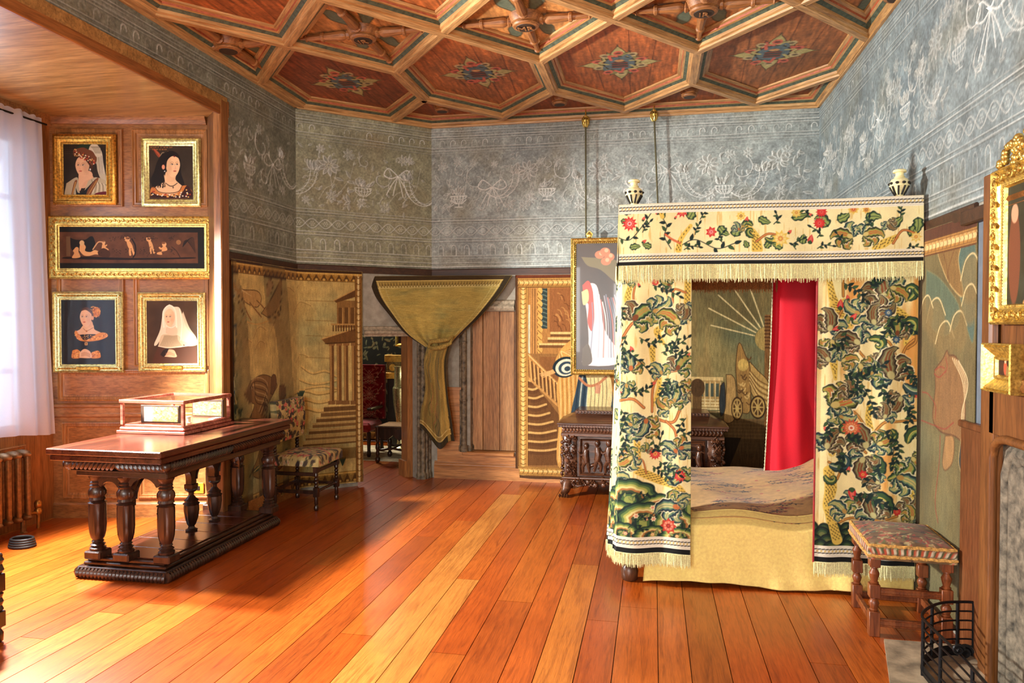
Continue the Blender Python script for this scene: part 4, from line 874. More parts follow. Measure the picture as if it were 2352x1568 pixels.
# far curtain, its red lining showing
c=Canvas(.62,1.55,170,(212,8,36),.78,.42);c.mottle(.2,.12,5,None,.5,3)
def far_fn(U,V):
    t=np.maximum((1.95-V)/1.5,0);k=(U-.78)/.62;x=.905+(U-.78)*(.93-.0*t)-.05*(1-k)*t**1.5;return np.stack([x,YBK-.05+.028*np.sin(k*9+t*1.5+.6)*(.5+.5*k)+.010*np.sin(k*23-t*5)*t+.03*np.exp(-((k-.06)/.05)**2),V],-1)
fc=c.sheet('rear_curtain',redsilk,far_fn,bed,back=(0,.006,0))
m=MB();P=far_fn(np.full(60,.78),np.linspace(.42,1.97,60))
for p in P: m.ell((p[0],p[1],p[2]),(.006,.006,.011),6,4)
m.tube([tuple(p) for p in P],.004,5);m.build('edge_trim',[plain('trim_cord',(226,196,150),.8,var=.4,scale=60)],fc)
# mattress with patterned counterpane, pillows as the swell under it, and linen skirt
def bedtop(x,y):
    hx=(x-BX0)/(BX1-BX0);hy=(y-YF)/(YBK-YF)
    return .395+.07*hy+.03*np.sin(hx*3)*np.sin(hy*3.1)+.17/(1+np.exp(-(hx-.78)*14))*(.55+.45*hy)+.012*np.sin(hx*17+hy*5)+.008*np.sin(hx*9-hy*13)
W=BX1-BX0-.10;D=YBK-YF-.12;c=Canvas(W,D+.12,230,(214,168,98),0,0);c.mottle(.3,.1,8);c.mottle(.03,.12,9)
rb=random.Random(9)
for i in range(620):
    u,v=rb.uniform(0,W),rb.uniform(0,D+.1);n=math.sin(u*9+v*4)+math.sin(v*14-u*3)
    if n>.1: sprig(c,[(u,v),(u+.03,v+rb.uniform(-.01,.02)),(u+rb.uniform(.05,.09),v+rb.uniform(-.01,.04))],3,.022,.007,rb.choice([(30,26,30),(40,32,30),(160,50,40)]),.005)
    elif n>-.4: c.curve([(u,v),(u+.03,v+.012),(u+.06,v+.004)],.004,(176,86,66),.6)
for i in range(26): flower(c,rb.uniform(0,W),rb.uniform(0,D),.014,6,((190,70,54),(206,110,80),(180,150,90)))
cpm=painted('counterpane_cloth',.8,350,.5,sheen=.2,var=.1,bd=.003)
def cp_fn(U,V):
    x=BX0+.05+U;y=YF+.10+V;return np.stack([x,y,bedtop(x,y)+.0*x],-1)
c.sheet('counterpane',cpm,cp_fn,bed,back=(0,0,-.012))
linen=plain('yellow_linen',(252,220,130),.85,var=.06,scale=60,bmp=.6,sheen=.15,bd=.004)
def linen_m():
    nu,nv=150,70;U,V=np.meshgrid(np.linspace(0,1,nu),np.linspace(0,1,nv));x=BX0+.17+U*(BX1-BX0-.16)
    k=np.clip((V-.8)/.2,0,1);t=np.clip(1-V/.8,0,1)              # k: part lying on the bed, t: part hanging
    zt=bedtop(x,np.full(x.shape,YF+.08))-.03;zb=.012+.02*np.sin(U*5+.5)**2
    z=zt-(zt-zb)*t;z=np.where(V>.8,zt+.045*np.sin(k*PI/2)+(bedtop(x,YF+.05+.13*k)-bedtop(x,np.full(x.shape,YF+.08)))*k,z)
    y=YF+.045+.13*k-.012*t**1.2+.010*np.sin(U*21)*t+.006*np.sin(U*47+V*4)*t+.008*np.sin(V*9+U*6)*t-.035*np.clip((t-.8)*5,0,1)*np.clip(1.05-U*1.3,0,1)
    x=x-.08*np.clip(.15-U,0,1)*t*3
    P=np.stack([x,y,z],-1);C=np.ones(P.shape)*C_((240,208,126));return gridmesh('bed_skirt',P,C,linen,bed,back=(0,.006,0))
linen_m()
MB().box(BX0+.06,YF+.09,.24,BX1-.04,YBK-.06,.41,.05).build('mattress',linen,bed)
# ================= tapestries
tap=painted('tapestry_weave',.92,420,.5,sheen=.1,var=.16,spec=.15,bd=.002,stretch=(1,1,.35))
TD=(74,52,28);TM=(132,100,56);TL=(206,178,118);TG=(110,122,92);TO=(188,142,70)
def tband(c,u0,v0,u1,v1,vert,base=(196,146,74),light=(232,196,120),dark=(92,60,28),bead=.05):
    c.rect(u0,v0,u1,v1,dark);d=.2*((u1-u0) if vert else (v1-v0))
    if vert:
        c.rect(u0+d*.3,v0,u1-d*.3,v1,base);m=(u0+u1)/2;w=(u1-u0);c.rect(m-w*.12,v0,m+w*.12,v1,light);v=v0
        while v<v1: c.line([(m-w*.26,v),(m,v-w*.14),(m+w*.26,v)],.006,dark,.9);c.ell(m-w*.12,v+bead*.4,w*.06,bead*.3,light,.7);v+=bead
        for x in (u0+d*.9,u1-d*.9): c.line([(x,v0),(x,v1)],.005,dark,.8)
    else:
        c.rect(u0,v0+d*.3,u1,v1-d*.3,base);m=(v0+v1)/2;h=(v1-v0);c.rect(u0,m-h*.12,u1,m+h*.12,light);u=u0
        while u<u1: c.line([(u,m-h*.26),(u+h*.14,m),(u,m+h*.26)],.006,dark,.9);c.line([(u,m+h*.2),(u+bead*.6,m+h*.2)],.006,light,.8);u+=bead
        for z in (v0+d*.9,v1-d*.9): c.line([(u0,z),(u1,z)],.005,dark,.8)
def zigband(c,pts_u0,pts_u1,v0,v1,base=(170,126,58),dark=(84,58,30),light=(220,180,100)):
    c.rect(pts_u0,v0,pts_u1,v1,base);c.rect(pts_u0,v1-.02,pts_u1,v1-.006,light);c.rect(pts_u0,v0,pts_u1,v0+.006,dark);u=pts_u0;h=v1-v0-.03
    while u<pts_u1:
        c.poly([(u,v0+.01),(u+.035,v0+.01+h),(u+.07,v0+.01)],dark,.8);c.ell(u+.035,v0+.018,.014,.012,light,.9);c.line([(u-.01,v0+h),(u+.01,v0+h)],.006,light,.8);u+=.075
# A: the landscape tapestry that turns the corner
UA=5.315;UC=PC[1]-UA;LA=UC+.645
def eA(x,y):
    if x<679: p=onX(x,y,XL+.03);return (float(p[1]-UA),float(p[2]))
    s,z=onP(x,y,PC,PA);return (UC+s,z)
c=Canvas(LA,2.10,250,(208,184,120),0,.05);c.mottle(.5,.18,61);c.mottle(.3,.45,62,(140,150,112));c.mottle(.06,.14,63);c.mottle(.4,.35,64,(206,172,104))
def out(P,w=.01,col=TD,al=.8): c.curve(P,w,col,al,n=8)
for cx,cy,r in ((560,760,.09),(600,775,.1),(640,760,.12),(665,690,.13),(690,720,.12),(600,800,.07),(570,800,.08),(660,800,.1),(690,830,.08),(700,660,.1)):
    u,v=eA(cx,cy);c.ell(u,v,r*1.2,r,(198,164,98),.4,soft=8);c.curve([(u-r*1.2,v),(u-r*.6,v+r*.8),(u,v+r),(u+r*.8,v+r*.7),(u+r*1.2,v)],.008,(228,196,130),.55);c.curve([(u-r*1.2,v-.01),(u-r*.6,v+r*.8-.01),(u,v+r-.01),(u+r*.8,v+r*.7-.01)],.006,(128,98,56),.5)
for y in (690,735,770,820): c.line([eA(700,y),eA(765,y+2)],.006,(138,106,58),.7)
for q,y0 in ((0,905),(1,925),(2,945)):
    P=[eA(650,y0+12),eA(690,y0-10),eA(730,y0-4),eA(770,y0-12)];c.curve(P,.03,(224,182,106),.6);c.curve([(a,b-.02) for a,b in P],.01,(120,94,50),.7)
for P in (((690,840),(715,855),(745,850),(770,862)),((680,868),(720,880),(770,872)),((700,890),(740,885),(772,890))): c.curve([eA(*p) for p in P],.018,(226,186,112),.7);c.curve([(eA(*p)[0],eA(*p)[1]-.014) for p in P],.007,TD,.5)
# white birch trunk by the left edge
for y in range(640,955,7):
    u,v=eA(533,y);w=.06+.02*math.sin(y*.05);c.rect(u-w/2-.01,v-.03,u+w/2,v+.03,(226,214,160) if y<850 else (70,96,112),.8)
rr=random.Random(3)
for i in range(150):
    u,v=eA(rr.uniform(526,542),rr.uniform(640,950));c.line([(u,v),(u+.01,v-.05)],.008,rr.choice([(150,128,70),(90,104,60),(60,84,110),(240,232,190)]),.7)
# horse and car in the clouds
def blob(P,col,edge=TD,al=1,w=.007):
    Q=[eA(*p) for p in P];Q=spline(Q+[Q[0]],5);c.poly(Q,col,al);c.line(Q,w,edge,.8)
blob([(532,640),(545,655),(560,665),(590,668),(600,685),(592,705),(575,700),(560,690),(545,675),(536,660)],(206,168,106))
for P in (((560,695),(570,720),(578,735)),((575,695),(590,715),(600,728)),((590,690),(606,708),(612,722)),((548,690),(556,712),(566,728))): c.curve([eA(*p) for p in P],.02,(196,156,96));out([eA(*p) for p in P],.006)
for i in range(7): out([eA(533+i*3,640+i*4),eA(540+i*4,652+i*3),eA(548+i*5,662+i*3)],.006,(232,206,150))
u,v=eA(632,708);c.ell(u,v,.10,.085,TD);c.ell(u,v,.085,.07,(206,170,100));[c.line([(u,v),(u+.08*math.cos(a),v+.066*math.sin(a))],.008,TD) for a in np.linspace(0,5.6,8)]
blob([(600,720),(625,680),(640,650),(646,640),(648,660),(642,700),(620,728)],(176,140,84));blob([(612,650),(618,640),(626,650),(622,672),(612,680)],(204,168,116));out([eA(560,735),eA(590,745),(eA(620,735)),(eA(640,728))],.012,(214,170,100))
# swirling robe and figures
blob([(560,905),(575,880),(600,862),(622,866),(636,884),(630,900),(618,925),(606,950),(612,980),(560,990),(575,960),(586,930),(572,925)],(150,112,66))
for i in range(8): out([eA(565+i*3,900-i*3),eA(590,868+i*8),eA(615,885+i*7),eA(596+i*2,945+i*3)],.011,(96,66,38) if i%2 else (206,170,116))
blob([(622,905),(624,866),(632,862),(634,880),(628,905)],(120,84,50));blob([(640,905),(642,886),(652,884),(656,900),(650,925),(642,920)],(146,106,64));blob([(615,985),(625,940),(650,925),(680,935),(690,975),(670,1000)],(176,142,88))
blob([(575,1090),(590,1060),(604,1020),(625,1040),(650,1060),(640,1080),(600,1100)],(150,120,66))
for i in range(7): out([eA(572+i*6,1095-i*4),eA(600+i*5,1070-i*2),eA(640+i*3,1080-i*8)],.012,((40,66,50),(214,190,120),(84,92,50))[i%3])
for x,y in ((680,918),(690,914),(540,950),(550,960),(760,1060),(770,1075),(785,1065)):
    for k in range(5): u,v=eA(x,y);c.line([(u,v),(u+.03*(k-2)/2,v+.07)],.012,(52,72,58))
# temple
def B(x0,y0,x1,y1,col,al=1): a=eA(x0,y1);b=eA(x1,y0);c.rect(a[0],a[1],b[0],b[1],col,al)
for i,(x0,y) in enumerate(((742,930),(735,942),(725,955),(716,968),(708,982),(700,996),(694,1010))): B(x0,y,818,y+14,(128,96,56) if i%2 else (112,82,46));B(x0,y,818,y+2,(184,148,90),.7)
B(690,1024,818,1060,(112,90,50),.7)
for x in (755,772,788,806): B(x,790,x+10,925,(120,84,48));B(x+1,790,x+4,925,(186,146,88),.9);B(x-3,918,x+13,928,(140,102,60));B(x-2,786,x+12,793,(150,110,66))
c.poly([eA(736,778),eA(818,752),eA(818,786),eA(748,790)],(120,84,46));c.line([eA(736,778),eA(818,752)],.012,(206,166,100));c.line([eA(745,788),eA(818,784)],.008,TD)
B(772,690,820,752,(150,112,64));c.poly([eA(765,690),eA(820,662),eA(820,680),eA(770,695)],(104,72,40));c.line([eA(765,690),eA(820,662)],.01,(200,160,96))
for x in (776,790,804): B(x,706,x+8,745,(110,78,44));B(x+8,706,x+10,745,(196,156,94),.8)
for x in range(762,818,6): B(x,745,x+3,760,(98,66,36))
B(758,743,818,746,(190,150,90))
zigband(c,0,LA,2.04,2.13);zigband(c,0,LA,.06,.17,(150,118,62));
tband(c,LA-.075,.05,LA,2.1,True,(158,114,56),(236,214,160),(84,56,28),.06);c.rect(0,.05,.012,2.1,(70,48,26));c.rect(0,2.125,LA,2.15,(70,48,30))
c.threads(.18,65);c.a*=np.array([1.02,1.,.94]);np.clip(c.a,0,1,out=c.a)
def fA(U,V):
    k=np.clip((U-UC+.03)/.06,0,1);off=.028+.004*np.sin(U*8+V*2)+.003*np.sin(U*19)*(2.2-V)*.4
    x=np.where(U<UC,XL+off,PC[0]+TCH[0]*(U-UC)+NCH[0]*off);y=np.where(U<UC,UA+U,PC[1]+TCH[1]*(U-UC)+NCH[1]*off)
    x=x+.012*np.exp(-((U-UC)/.04)**2);y=y-.012*np.exp(-((U-UC)/.04)**2);return np.stack([x,y,V+.01*np.sin(U*3)*(2.2-V)*.3],-1)
o=c.sheet('tapestry',tap,fA,None,back=(-.0,.006,0));tag(o,'landscape tapestry with columned temple, horse in clouds and wide steps, wrapped round the room corner','tapestry')
# C: the staircase tapestry
def eC(x,y): p=onY(x,y,YB-.03);return (float(p[0]),float(p[2]))
XC0,XC1=eC(1184,900)[0],.13
c=Canvas(XC1-XC0,2.09,250,(176,122,62),XC0,.04);c.mottle(.3,.25,71);c.mottle(.08,.2,72)
def pB(x0,y0,x1,y1,col,al=1): a=eC(x0,y1);b=eC(x1,y0);c.rect(a[0],a[1],b[0],b[1],col,al)
pB(1208,660,1330,1080,(176,124,66));pB(1212,700,1218,815,(206,196,160));pB(1220,660,1240,820,(190,136,74))
for x in (1222,1228,1234): pB(x,662,x+2,820,(132,90,48))
pB(1241,662,1257,755,(52,66,62));
for i in range(9): c.curve([eC(1242,668+i*10),eC(1248,664+i*10+3),eC(1256,670+i*10)],.012,(112,128,112),.8)
for i in range(10): u,v=eC(1240,668+i*15);c.ell(u,v,.028,.035,(224,172,90));c.line([(u-.02,v),(u+.01,v-.03)],.007,(120,76,36))
pB(1262,660,1340,762,(150,96,54));
for i in range(26): r_=random.Random(i);x,y=r_.uniform(1264,1335),r_.uniform(664,750);c.curve([eC(x,y),eC(x+6,y+3),eC(x+10,y+14)],.01,r_.choice([(110,66,36),(196,140,80)]),.8)
for i,(x,y) in enumerate(((1264,762),(1258,775),(1238,788))): pB(x,y,1340,y+5,(226,190,120));pB(x,y+5,1340,y+11,(120,80,44))
pB(1214,812,1290,1070,(150,106,58));pB(1240,820,1290,880,(140,92,50))
c.poly([eC(1212,868),eC(1212,1068),eC(1290,1068),eC(1290,960),eC(1255,915)],(112,74,40))
for i in range(9):
    y=872+i*20;x1=1232+i*7.5;c.curve([eC(1212,y),eC((1212+x1)/2,y+2),eC(x1,y-4)],.022,(222,178,106),.9);c.curve([eC(1212,y+6),eC((1212+x1)/2,y+9),eC(x1,y+2)],.03,(92,58,32),.6)
c.line([eC(1212,815),eC(1300,905)],.05,(186,132,70));c.line([eC(1212,812),eC(1300,902)],.012,(232,190,120));c.line([eC(1212,865),eC(1285,935)],.02,(196,144,80))
for i in range(8): x=1218+i*9;c.line([eC(x,828+i*8),eC(x+3,872+i*8)],.014,(214,164,96));c.line([eC(x+4,830+i*8),eC(x+7,874+i*8)],.01,(84,54,30))
R=[eC(*p) for p in ((1312,780),(1290,800),(1275,830),(1285,850),(1278,900),(1284,960),(1282,1070),(1345,1070),(1345,860),(1330,800))];c.poly(spline(R+[R[0]],5),(214,160,84))
for i in range(12): x=1286+i*5;c.curve([eC(x,860),eC(x+2,940),eC(x-2,1060)],.01,(172,116,54) if i%2 else (240,200,130),.8)
for i in range(6): c.curve([eC(1276+i*3,832-i*3),eC(1290,812-i),eC(1318,800+i*4)],.012,(240,196,124) if i%2 else (172,116,56))
u,v=eC(1298,843)
for k,cl in ((1,(30,44,52)),(.82,(226,218,186)),(.62,(50,70,84)),(.44,(236,228,196)),(.24,(52,70,80))): c.ell(u+.03*(1-k),v-.02*(1-k),.13*k,.105*k,cl,1,.3)
c.poly([eC(1270,848),eC(1246,858),eC(1242,864),eC(1262,862),eC(1276,856)],(222,168,104));[c.line([eC(1262,852+k*3),eC(1240+k*2,858+k*3)],.009,(222,172,108)) for k in range(4)]
c.poly(spline([eC(*p) for p in ((1330,860),(1322,900),(1312,945),(1310,980),(1400,980),(1402,870),(1370,860),(1330,860))],5),(58,76,88))
for i in range(9): x=1330+i*8;c.curve([eC(x,865),eC(x-4,900),eC(x-8,945)],.016,(206,210,190) if i%2 else (40,56,70),.85)
c.poly(spline([eC(*p) for p in ((1345,862),(1350,885),(1352,945),(1400,945),(1400,862),(1345,862))],5),(240,214,150))
for i in range(5): x=1356+i*9;c.curve([eC(x,868),eC(x+2,900),eC(x-1,942)],.008,(120,110,80),.8)
c.curve([eC(1330,868),eC(1350,885),eC(1372,882),(eC(1392,866))],.026,(196,130,90));[c.line([eC(1370+k*3,884),eC(1368+k*3,902)],.011,(206,140,110)) for k in range(4)]
tband(c,XC0+.03,.04,XC0+.135,2.10,True);tband(c,XC0+.03,2.0,XC1,2.1,False);tband(c,XC0+.03,.07,XC1,.16,False);tband(c,XC1-.12,.05,XC1-.03,2.05,True)
c.rect(XC0,.04,XC0+.028,2.14,(88,58,34));c.rect(XC0,.04,XC1,.068,(88,58,34));c.rect(XC0,2.1,XC1,2.13,(110,56,34))
c.threads(.16,73)
o=c.sheet('tapestry',tap,lambda U,V:np.stack([U,YB-.034+.008*np.sin(U*7+V)+.006*np.sin(U*17)*(2.2-V)*.4,V],-1),None,back=(0,.006,0));tag(o,'tapestry with winding staircase and gold robed figure, beside the plank door','tapestry')
# D: sun and chariot tapestry seen through the bed
XD0,XD1=.17,1.50;c=Canvas(XD1-XD0,2.06,240,(132,120,76),XD0,.05);c.mottle(.4,.3,81);c.mottle(.3,.4,82,(96,112,88));c.mottle(.25,.35,83,(170,136,80),.4,2.5)
pD=lambda x0,y0,x1,y1,col,al=1:c.rect(eC(x0,y1)[0],eC(x0,y1)[1],eC(x1,y0)[0],eC(x1,y0)[1],col,al)
pD(1585,964,1800,1010,(120,92,54));pD(1585,1010,1800,1140,(86,64,36));
for i in range(9): pD(1660,968+i*8,1800,970+i*8,(92,70,40),.5)
c.poly([eC(*p) for p in ((1660,1003),(1702,1005),(1672,1080),(1655,1080))],(44,32,20))
u,v=eC(1764,778);c.ell(u,v,.12,.12,(206,168,90),.7)
for a,l in ((2.9,.42),(2.65,.5),(2.4,.5),(2.15,.48),(1.9,.42)): c.line([(u+.13*math.cos(a),v+.13*math.sin(a)),(u+(.13+l)*math.cos(a),v+(.13+l)*math.sin(a))],.013,(226,206,146))
pD(1755,722,1800,980,(140,98,54));
for i in range(10): pD(1756,725+i*8,1800,728+i*8,(92,60,34))
pD(1588,868,1655,935,(186,152,92));pD(1588,866,1660,873,(226,196,130));
for i in range(5): pD(1596+i*12,880,1603+i*12,910,(84,92,76));pD(1606+i*12,876,1608+i*12,930,(232,206,146))
for i in range(5): pD(1612-i*3,916+i*7,1652+i*2,919+i*7,(226,200,140))
pD(1590,905,1612,965,(104,76,42));u,v=eC(1602,890);c.ell(u,v,.07,.09,(84,60,34))
def dblob(P,col): Q=[eC(*p) for p in P];Q=spline(Q+[Q[0]],5);c.poly(Q,col);c.line(Q,.007,(72,50,26),.9)
dblob([(1722,830),(1740,850),(1766,880),(1768,935),(1745,930),(1725,900),(1716,860)],(196,158,90))
dblob([(1695,945),(1694,905),(1690,850),(1692,812),(1696,790),(1702,790),(1712,815),(1722,840),(1724,880),(1722,945)],(172,132,72))
for i in range(16): r_=random.Random(i);x,y=r_.uniform(1694,1720),r_.uniform(820,930);c.curve([eC(x-4,y),eC(x+2,y+5),eC(x+6,y-1)],.012,r_.choice([(110,78,42),(216,180,110)]))
for i in range(8): c.curve([eC(1722,850+i*4),eC(1742,872+i*6),eC(1766,886+i*6)],.01,(226,190,118) if i%2 else (130,94,50))
u,v=eC(1707,838);c.ell(u,v,.05,.06,(222,186,100));dblob([(1668,860),(1682,862),(1690,885),(1688,960),(1662,965),(1668,900)],(190,152,90));dblob([(1655,885),(1664,880),(1666,935),(1656,955),(1652,925)],(52,58,58))
for (x,y),rx,ry in (((1693,938),.055,.115),((1741,935),.075,.115)):
    u,v=eC(x,y);c.ell(u,v,rx,ry,(66,44,24));c.ell(u,v,rx*.84,ry*.86,(200,162,90));c.ell(u,v,rx*.66,ry*.7,(92,64,34));[c.line([(u,v),(u+rx*.7*math.cos(a),v+ry*.72*math.sin(a))],.012,(206,170,100)) for a in np.linspace(0,5.5,8)];c.ell(u,v,.018,.025,(210,176,100))
c.threads(.3,84);tband(c,XD1-.1,.05,XD1,2.1,True)
o=c.sheet('tapestry',tap,lambda U,V:np.stack([U,YB-.034+.008*np.sin(U*7+V),V],-1),None,back=(0,.006,0));tag(o,'tapestry with sun rays and gilded chariot, behind the bed opening','tapestry')
# E: the horse tapestry on the right wall
XE=XR-.022
def eE(x,y): p=onX(x,y,XE);return (float(YB-p[1]),float(p[2]))
UE1=eE(2238,900)[0];UE0=1.0;c=Canvas(UE1-UE0,2.11,200,(116,104,66),UE0,.04);c.mottle(.4,.25,91);c.mottle(.5,.3,92,(120,132,104))
def eb(P,col,edge=None,al=1,w=.008): Q=[eE(*p) for p in P];Q=spline(Q+[Q[0]],5);c.poly(Q,col,al);c.line(Q,w,edge or (214,184,120),.8)
eb([(2190,545),(2236,540),(2236,770),(2222,760),(2205,690),(2195,620)],(90,112,98),(120,130,98))
eb([(2130,620),(2160,640),(2200,700),(2196,750),(2160,770),(2130,720)],(98,112,88),(128,130,92))
eb([(2140,545),(2190,535),(2205,560),(2200,600),(2210,680),(2180,650),(2160,600),(2150,560)],(140,108,60))
for P in (((2160,560),(2172,600),(2180,650)),((2150,540),(2170,555),(2200,548)),((2195,560),(2180,610),(2176,640))): c.curve([eE(*p) for p in P],.008,(120,84,46))
for cx,cy,r in ((2150,740,.13),(2170,790,.12),(2130,720,.1),(2200,760,.1),(2228,640,.12),(2226,700,.1)): u,v=eE(cx,cy);c.ell(u,v,r,r,(140,118,72),.7,soft=4);c.curve([(u-r,v),(u-r*.5,v+r*.8),(u+r*.3,v+r),(u+r,v+r*.3)],.009,(226,204,146))
eb([(2148,850),(2165,825),(2175,805),(2180,815),(2195,820),(2210,860),(2216,930),(2212,1010),(2190,1000),(2160,990),(2145,960),(2150,900),(2150,870)],(146,108,66),(96,60,36))
for i in range(8): c.curve([eE(2186+i*2,822+i),eE(2208+i*2,880),eE(2214-i,950),eE(2205+i,1010)],.01,(232,210,160) if i%2 else (150,110,66))
for P in (((2150,850),(2160,842),(2170,846)),((2148,858),(2158,866),(2172,852)),((2172,820),(2176,840),(2172,856)),((2120,900),(2135,905),(2150,930),(2150,960)),((2118,965),(2145,975),(2170,985),(2190,970)),((2160,1000),(2158,1060),(2150,1150),(2155,1200))): c.curve([eE(*p) for p in P],.007,(156,62,48),.8)
eb([(2172,1000),(2190,1005),(2188,1060),(2172,1080),(2165,1060)],(170,130,80),(110,78,46));eb([(2205,1010),(2212,1050),(2208,1085),(2200,1060)],(60,66,60),(200,170,110))
tband(c,UE0,2.0,UE1,2.09,False,(190,140,70),(236,206,140),(110,70,34));c.rect(UE0,2.09,UE1,2.15,(92,54,32));c.threads(.16,93)
o=c.sheet('tapestry',tap,lambda U,V:np.stack([XE+.004*np.sin(U*6)-.006*np.sin(U*13+.5)**2*(2.2-V)*.5,YB-U,V],-1),None,back=(.006,0,0));tag(o,'narrow hanging tapestry with bridled horse head, beside the fireplace panelling','tapestry')
# B: door hanging gathered into a knot
Yd=7.20
def pD3(x,y,dep): p=onY(x,y,Yd-dep);return p
LE=spline([(846,634),(862,680),(893,722),(930,765),(975,797)],8);RE_=spline([(1176,632),(1150,672),(1105,725),(1062,765),(1030,797)],8)
def bary(Pl,t): k=t*(len(Pl)-1);i=np.clip(k.astype(int),0,len(Pl)-2);f=(k-i)[...,None];A=np.array(Pl);return A[i]*(1-f)+A[i+1]*f
c=Canvas(1.,1.,330,(190,166,88),0,0);c.mottle(.3,.2,101);c.mottle(.12,.35,102,(128,136,92),2,.6);c.mottle(.1,.25,103,(206,186,110),3,.5)
def Dk(u,v,w,col,al=1): pass
c.rect(0,.94,1,1,(74,58,36));c.rect(.03,.87,.97,.94,(176,150,80));c.line([(.03,.935),(.97,.935)],.012,(230,204,120));c.line([(.03,.845),(.97,.845)],.008,(220,200,130))
for i in range(44): u=.03+i*.0214;c.poly([(u,.855),(u+.01,.925),(u+.02,.855)],(112,92,48),.8);c.ell(u+.01,.862,.005,.012,(226,208,140))
for f in (0,1):
    c.rect(0 if f==0 else .955,0,.045 if f==0 else 1,1,(58,48,32))
    c.line([(.055 if f==0 else .945,.0),(.055 if f==0 else .945,.93)],.008,(220,196,120));c.line([(.10 if f==0 else .90,.0),(.10 if f==0 else .90,.85)],.005,(206,190,120),.8)
c.threads(.2,104,False)
dh=thing('door_hanging','olive gold tapestry door hanging gathered into a knot with hanging tail','curtain',(0,0,0))
def fB(U,V):
    t=1-V;l=bary(LE,t);r=bary(RE_,t);px=l+(r-l)*U[...,None];e=4*U*(1-U)
    y=px[...,1]+ (t*(1-t))*12*e*0
    d=.03+.16*t*(.3+.7*e)+.05*np.sin(U*PI*5)*t**1.5*(1-t*.3)+.02*np.sin(U*PI*11+1)*t**2
    d=d+.12*np.clip((px[...,0]-1000)/180,-1,1)*0
    base=np.where(px[...,0]<992,0,0)
    D=_f[None,None]*F+_r[None,None]*(px[...,0:1]-CX)-_u[None,None]*(y[...,None]-CY);Y=(YB-.06-d)
    # follow the chamfered corner near the top left
    k=Y/D[...,1];X=D[...,0]*k
    over=np.clip(-2.30-X,0,2)*(TCH[1]/TCH[0])*.9;Y=Y-over;k=Y/D[...,1];X=D[...,0]*k;over=np.clip(-2.30-X,0,2)*(TCH[1]/TCH[0])*.9;Y=YB-.06-d-over;k=Y/D[...,1]
    return _c+D*k[...,None]
c.sheet('drape',tap,fB,dh,back=(0,.008,0))
c=Canvas(1.,1.,300,(168,142,76),0,0);c.mottle(.3,.3,105);c.mottle(.12,.4,106,(112,112,66),.5,2)
for i in range(14): r_=random.Random(i+50);u,v=r_.random(),r_.uniform(.15,.9);c.curve([(u,v),(u+.05,v-.08),(u-.02,v-.16),(u+.06,v-.25)],.016,r_.choice([(196,160,80),(84,84,50),(176,110,70),(96,104,90),(60,54,34)]),.8)
c.rect(0,.0,1,.065,(66,58,38));c.rect(0,.065,1,.12,(176,146,74));c.line([(0,.12),(1,.12)],.012,(228,204,130));c.line([(0,.075),(1,.075)],.01,(228,204,130))
c.rect(.82,0,.9,1,(206,168,84),.7);c.rect(.93,0,1,1,(66,60,40));c.threads(.2,107)
TL_=spline([(985,786),(974,830),(976,900),(966,950),(964,990)],8);TR_=spline([(1035,786),(1024,830),(1028,900),(1036,950),(1044,1004)],8)
def fT(U,V):
    t=1-V;l=bary(TL_,t);r=bary(TR_,t);px=l+(r-l)*U[...,None];px=px.copy()
    px[...,1]+=t*(38*np.exp(-((U-.62)/.22)**2)-8*np.cos(U*9))
    d=.20+.035*np.sin(U*PI*3.2+.5)*(.6+.4*t)+.02*np.sin(U*PI*7)*t-.06*t
    D=_f*F+_r*(px[...,0:1]-CX)-_u*(px[...,1:2]-CY);k=(YB-.05-d)/D[...,1];return _c+D*k[...,None]
c.sheet('drape_tail',tap,fT,dh,back=(0,.01,0))
m=MB();kp=[onY(x,y,YB-.05-d) for x,y,d in ((985,796,.20),(990,784,.25),(1008,782,.29),(1028,780,.27),(1040,772,.22),(1034,788,.24),(1016,797,.28),(996,800,.26),(985,796,.20))];m.tube([tuple(p) for p in kp],[.016,.022,.026,.022,.016,.02,.026,.022,.016],8)
m.build('knot',plain('olive_cloth',(146,124,62),.9,var=.25,scale=60,bmp=.4),dh,60)
# ================= pictures
def gold(name,col=(214,168,84),rough=.32,var=.3,scale=60,bmp=.5): return plain(name,col,rough,.85,var=var,scale=scale,bmp=bmp,bd=.002)
g1=gold('gilt_old',(196,148,66),.36);g2=gold('gilt_bright',(220,172,92),.34);g3=gold('gilt_pale',(236,204,136),.34);gdk=plain('gilt_recess',(120,76,36),.5,.5)
oil=painted('oil_paint',.6,260,.2,var=.05,spec=.2)
oilm=painted('oil_paint_matte',.65,260,.2,var=.05,spec=.25)
def glasspane(name='glass_pane'):
    if name in MATS: return MATS[name]
    m=bpy.data.materials.new(name);m.use_nodes=True;t=m.node_tree;t.nodes.clear();o=t.nodes.new('ShaderNodeOutputMaterial');x=t.nodes.new('ShaderNodeMixShader');a=t.nodes.new('ShaderNodeBsdfTransparent');g=t.nodes.new('ShaderNodeBsdfGlossy');g.inputs['Roughness'].default_value=.02
    f=t.nodes.new('ShaderNodeLayerWeight');f.inputs[0].default_value=.5;pw=t.nodes.new('ShaderNodeMath');pw.operation='POWER';pw.inputs[1].default_value=4;t.links.new(f.outputs['Facing'],pw.inputs[0]);ma=t.nodes.new('ShaderNodeMath');ma.operation='MULTIPLY_ADD';ma.inputs[1].default_value=.7;ma.inputs[2].default_value=.012;t.links.new(pw.outputs[0],ma.inputs[0]);t.links.new(ma.outputs[0],x.inputs[0]);t.links.new(a.outputs[0],x.inputs[1]);t.links.new(g.outputs[0],x.inputs[2]);t.links.new(x.outputs[0],o.inputs[0]);MATS[name]=m;return m
SK=(226,178,134)
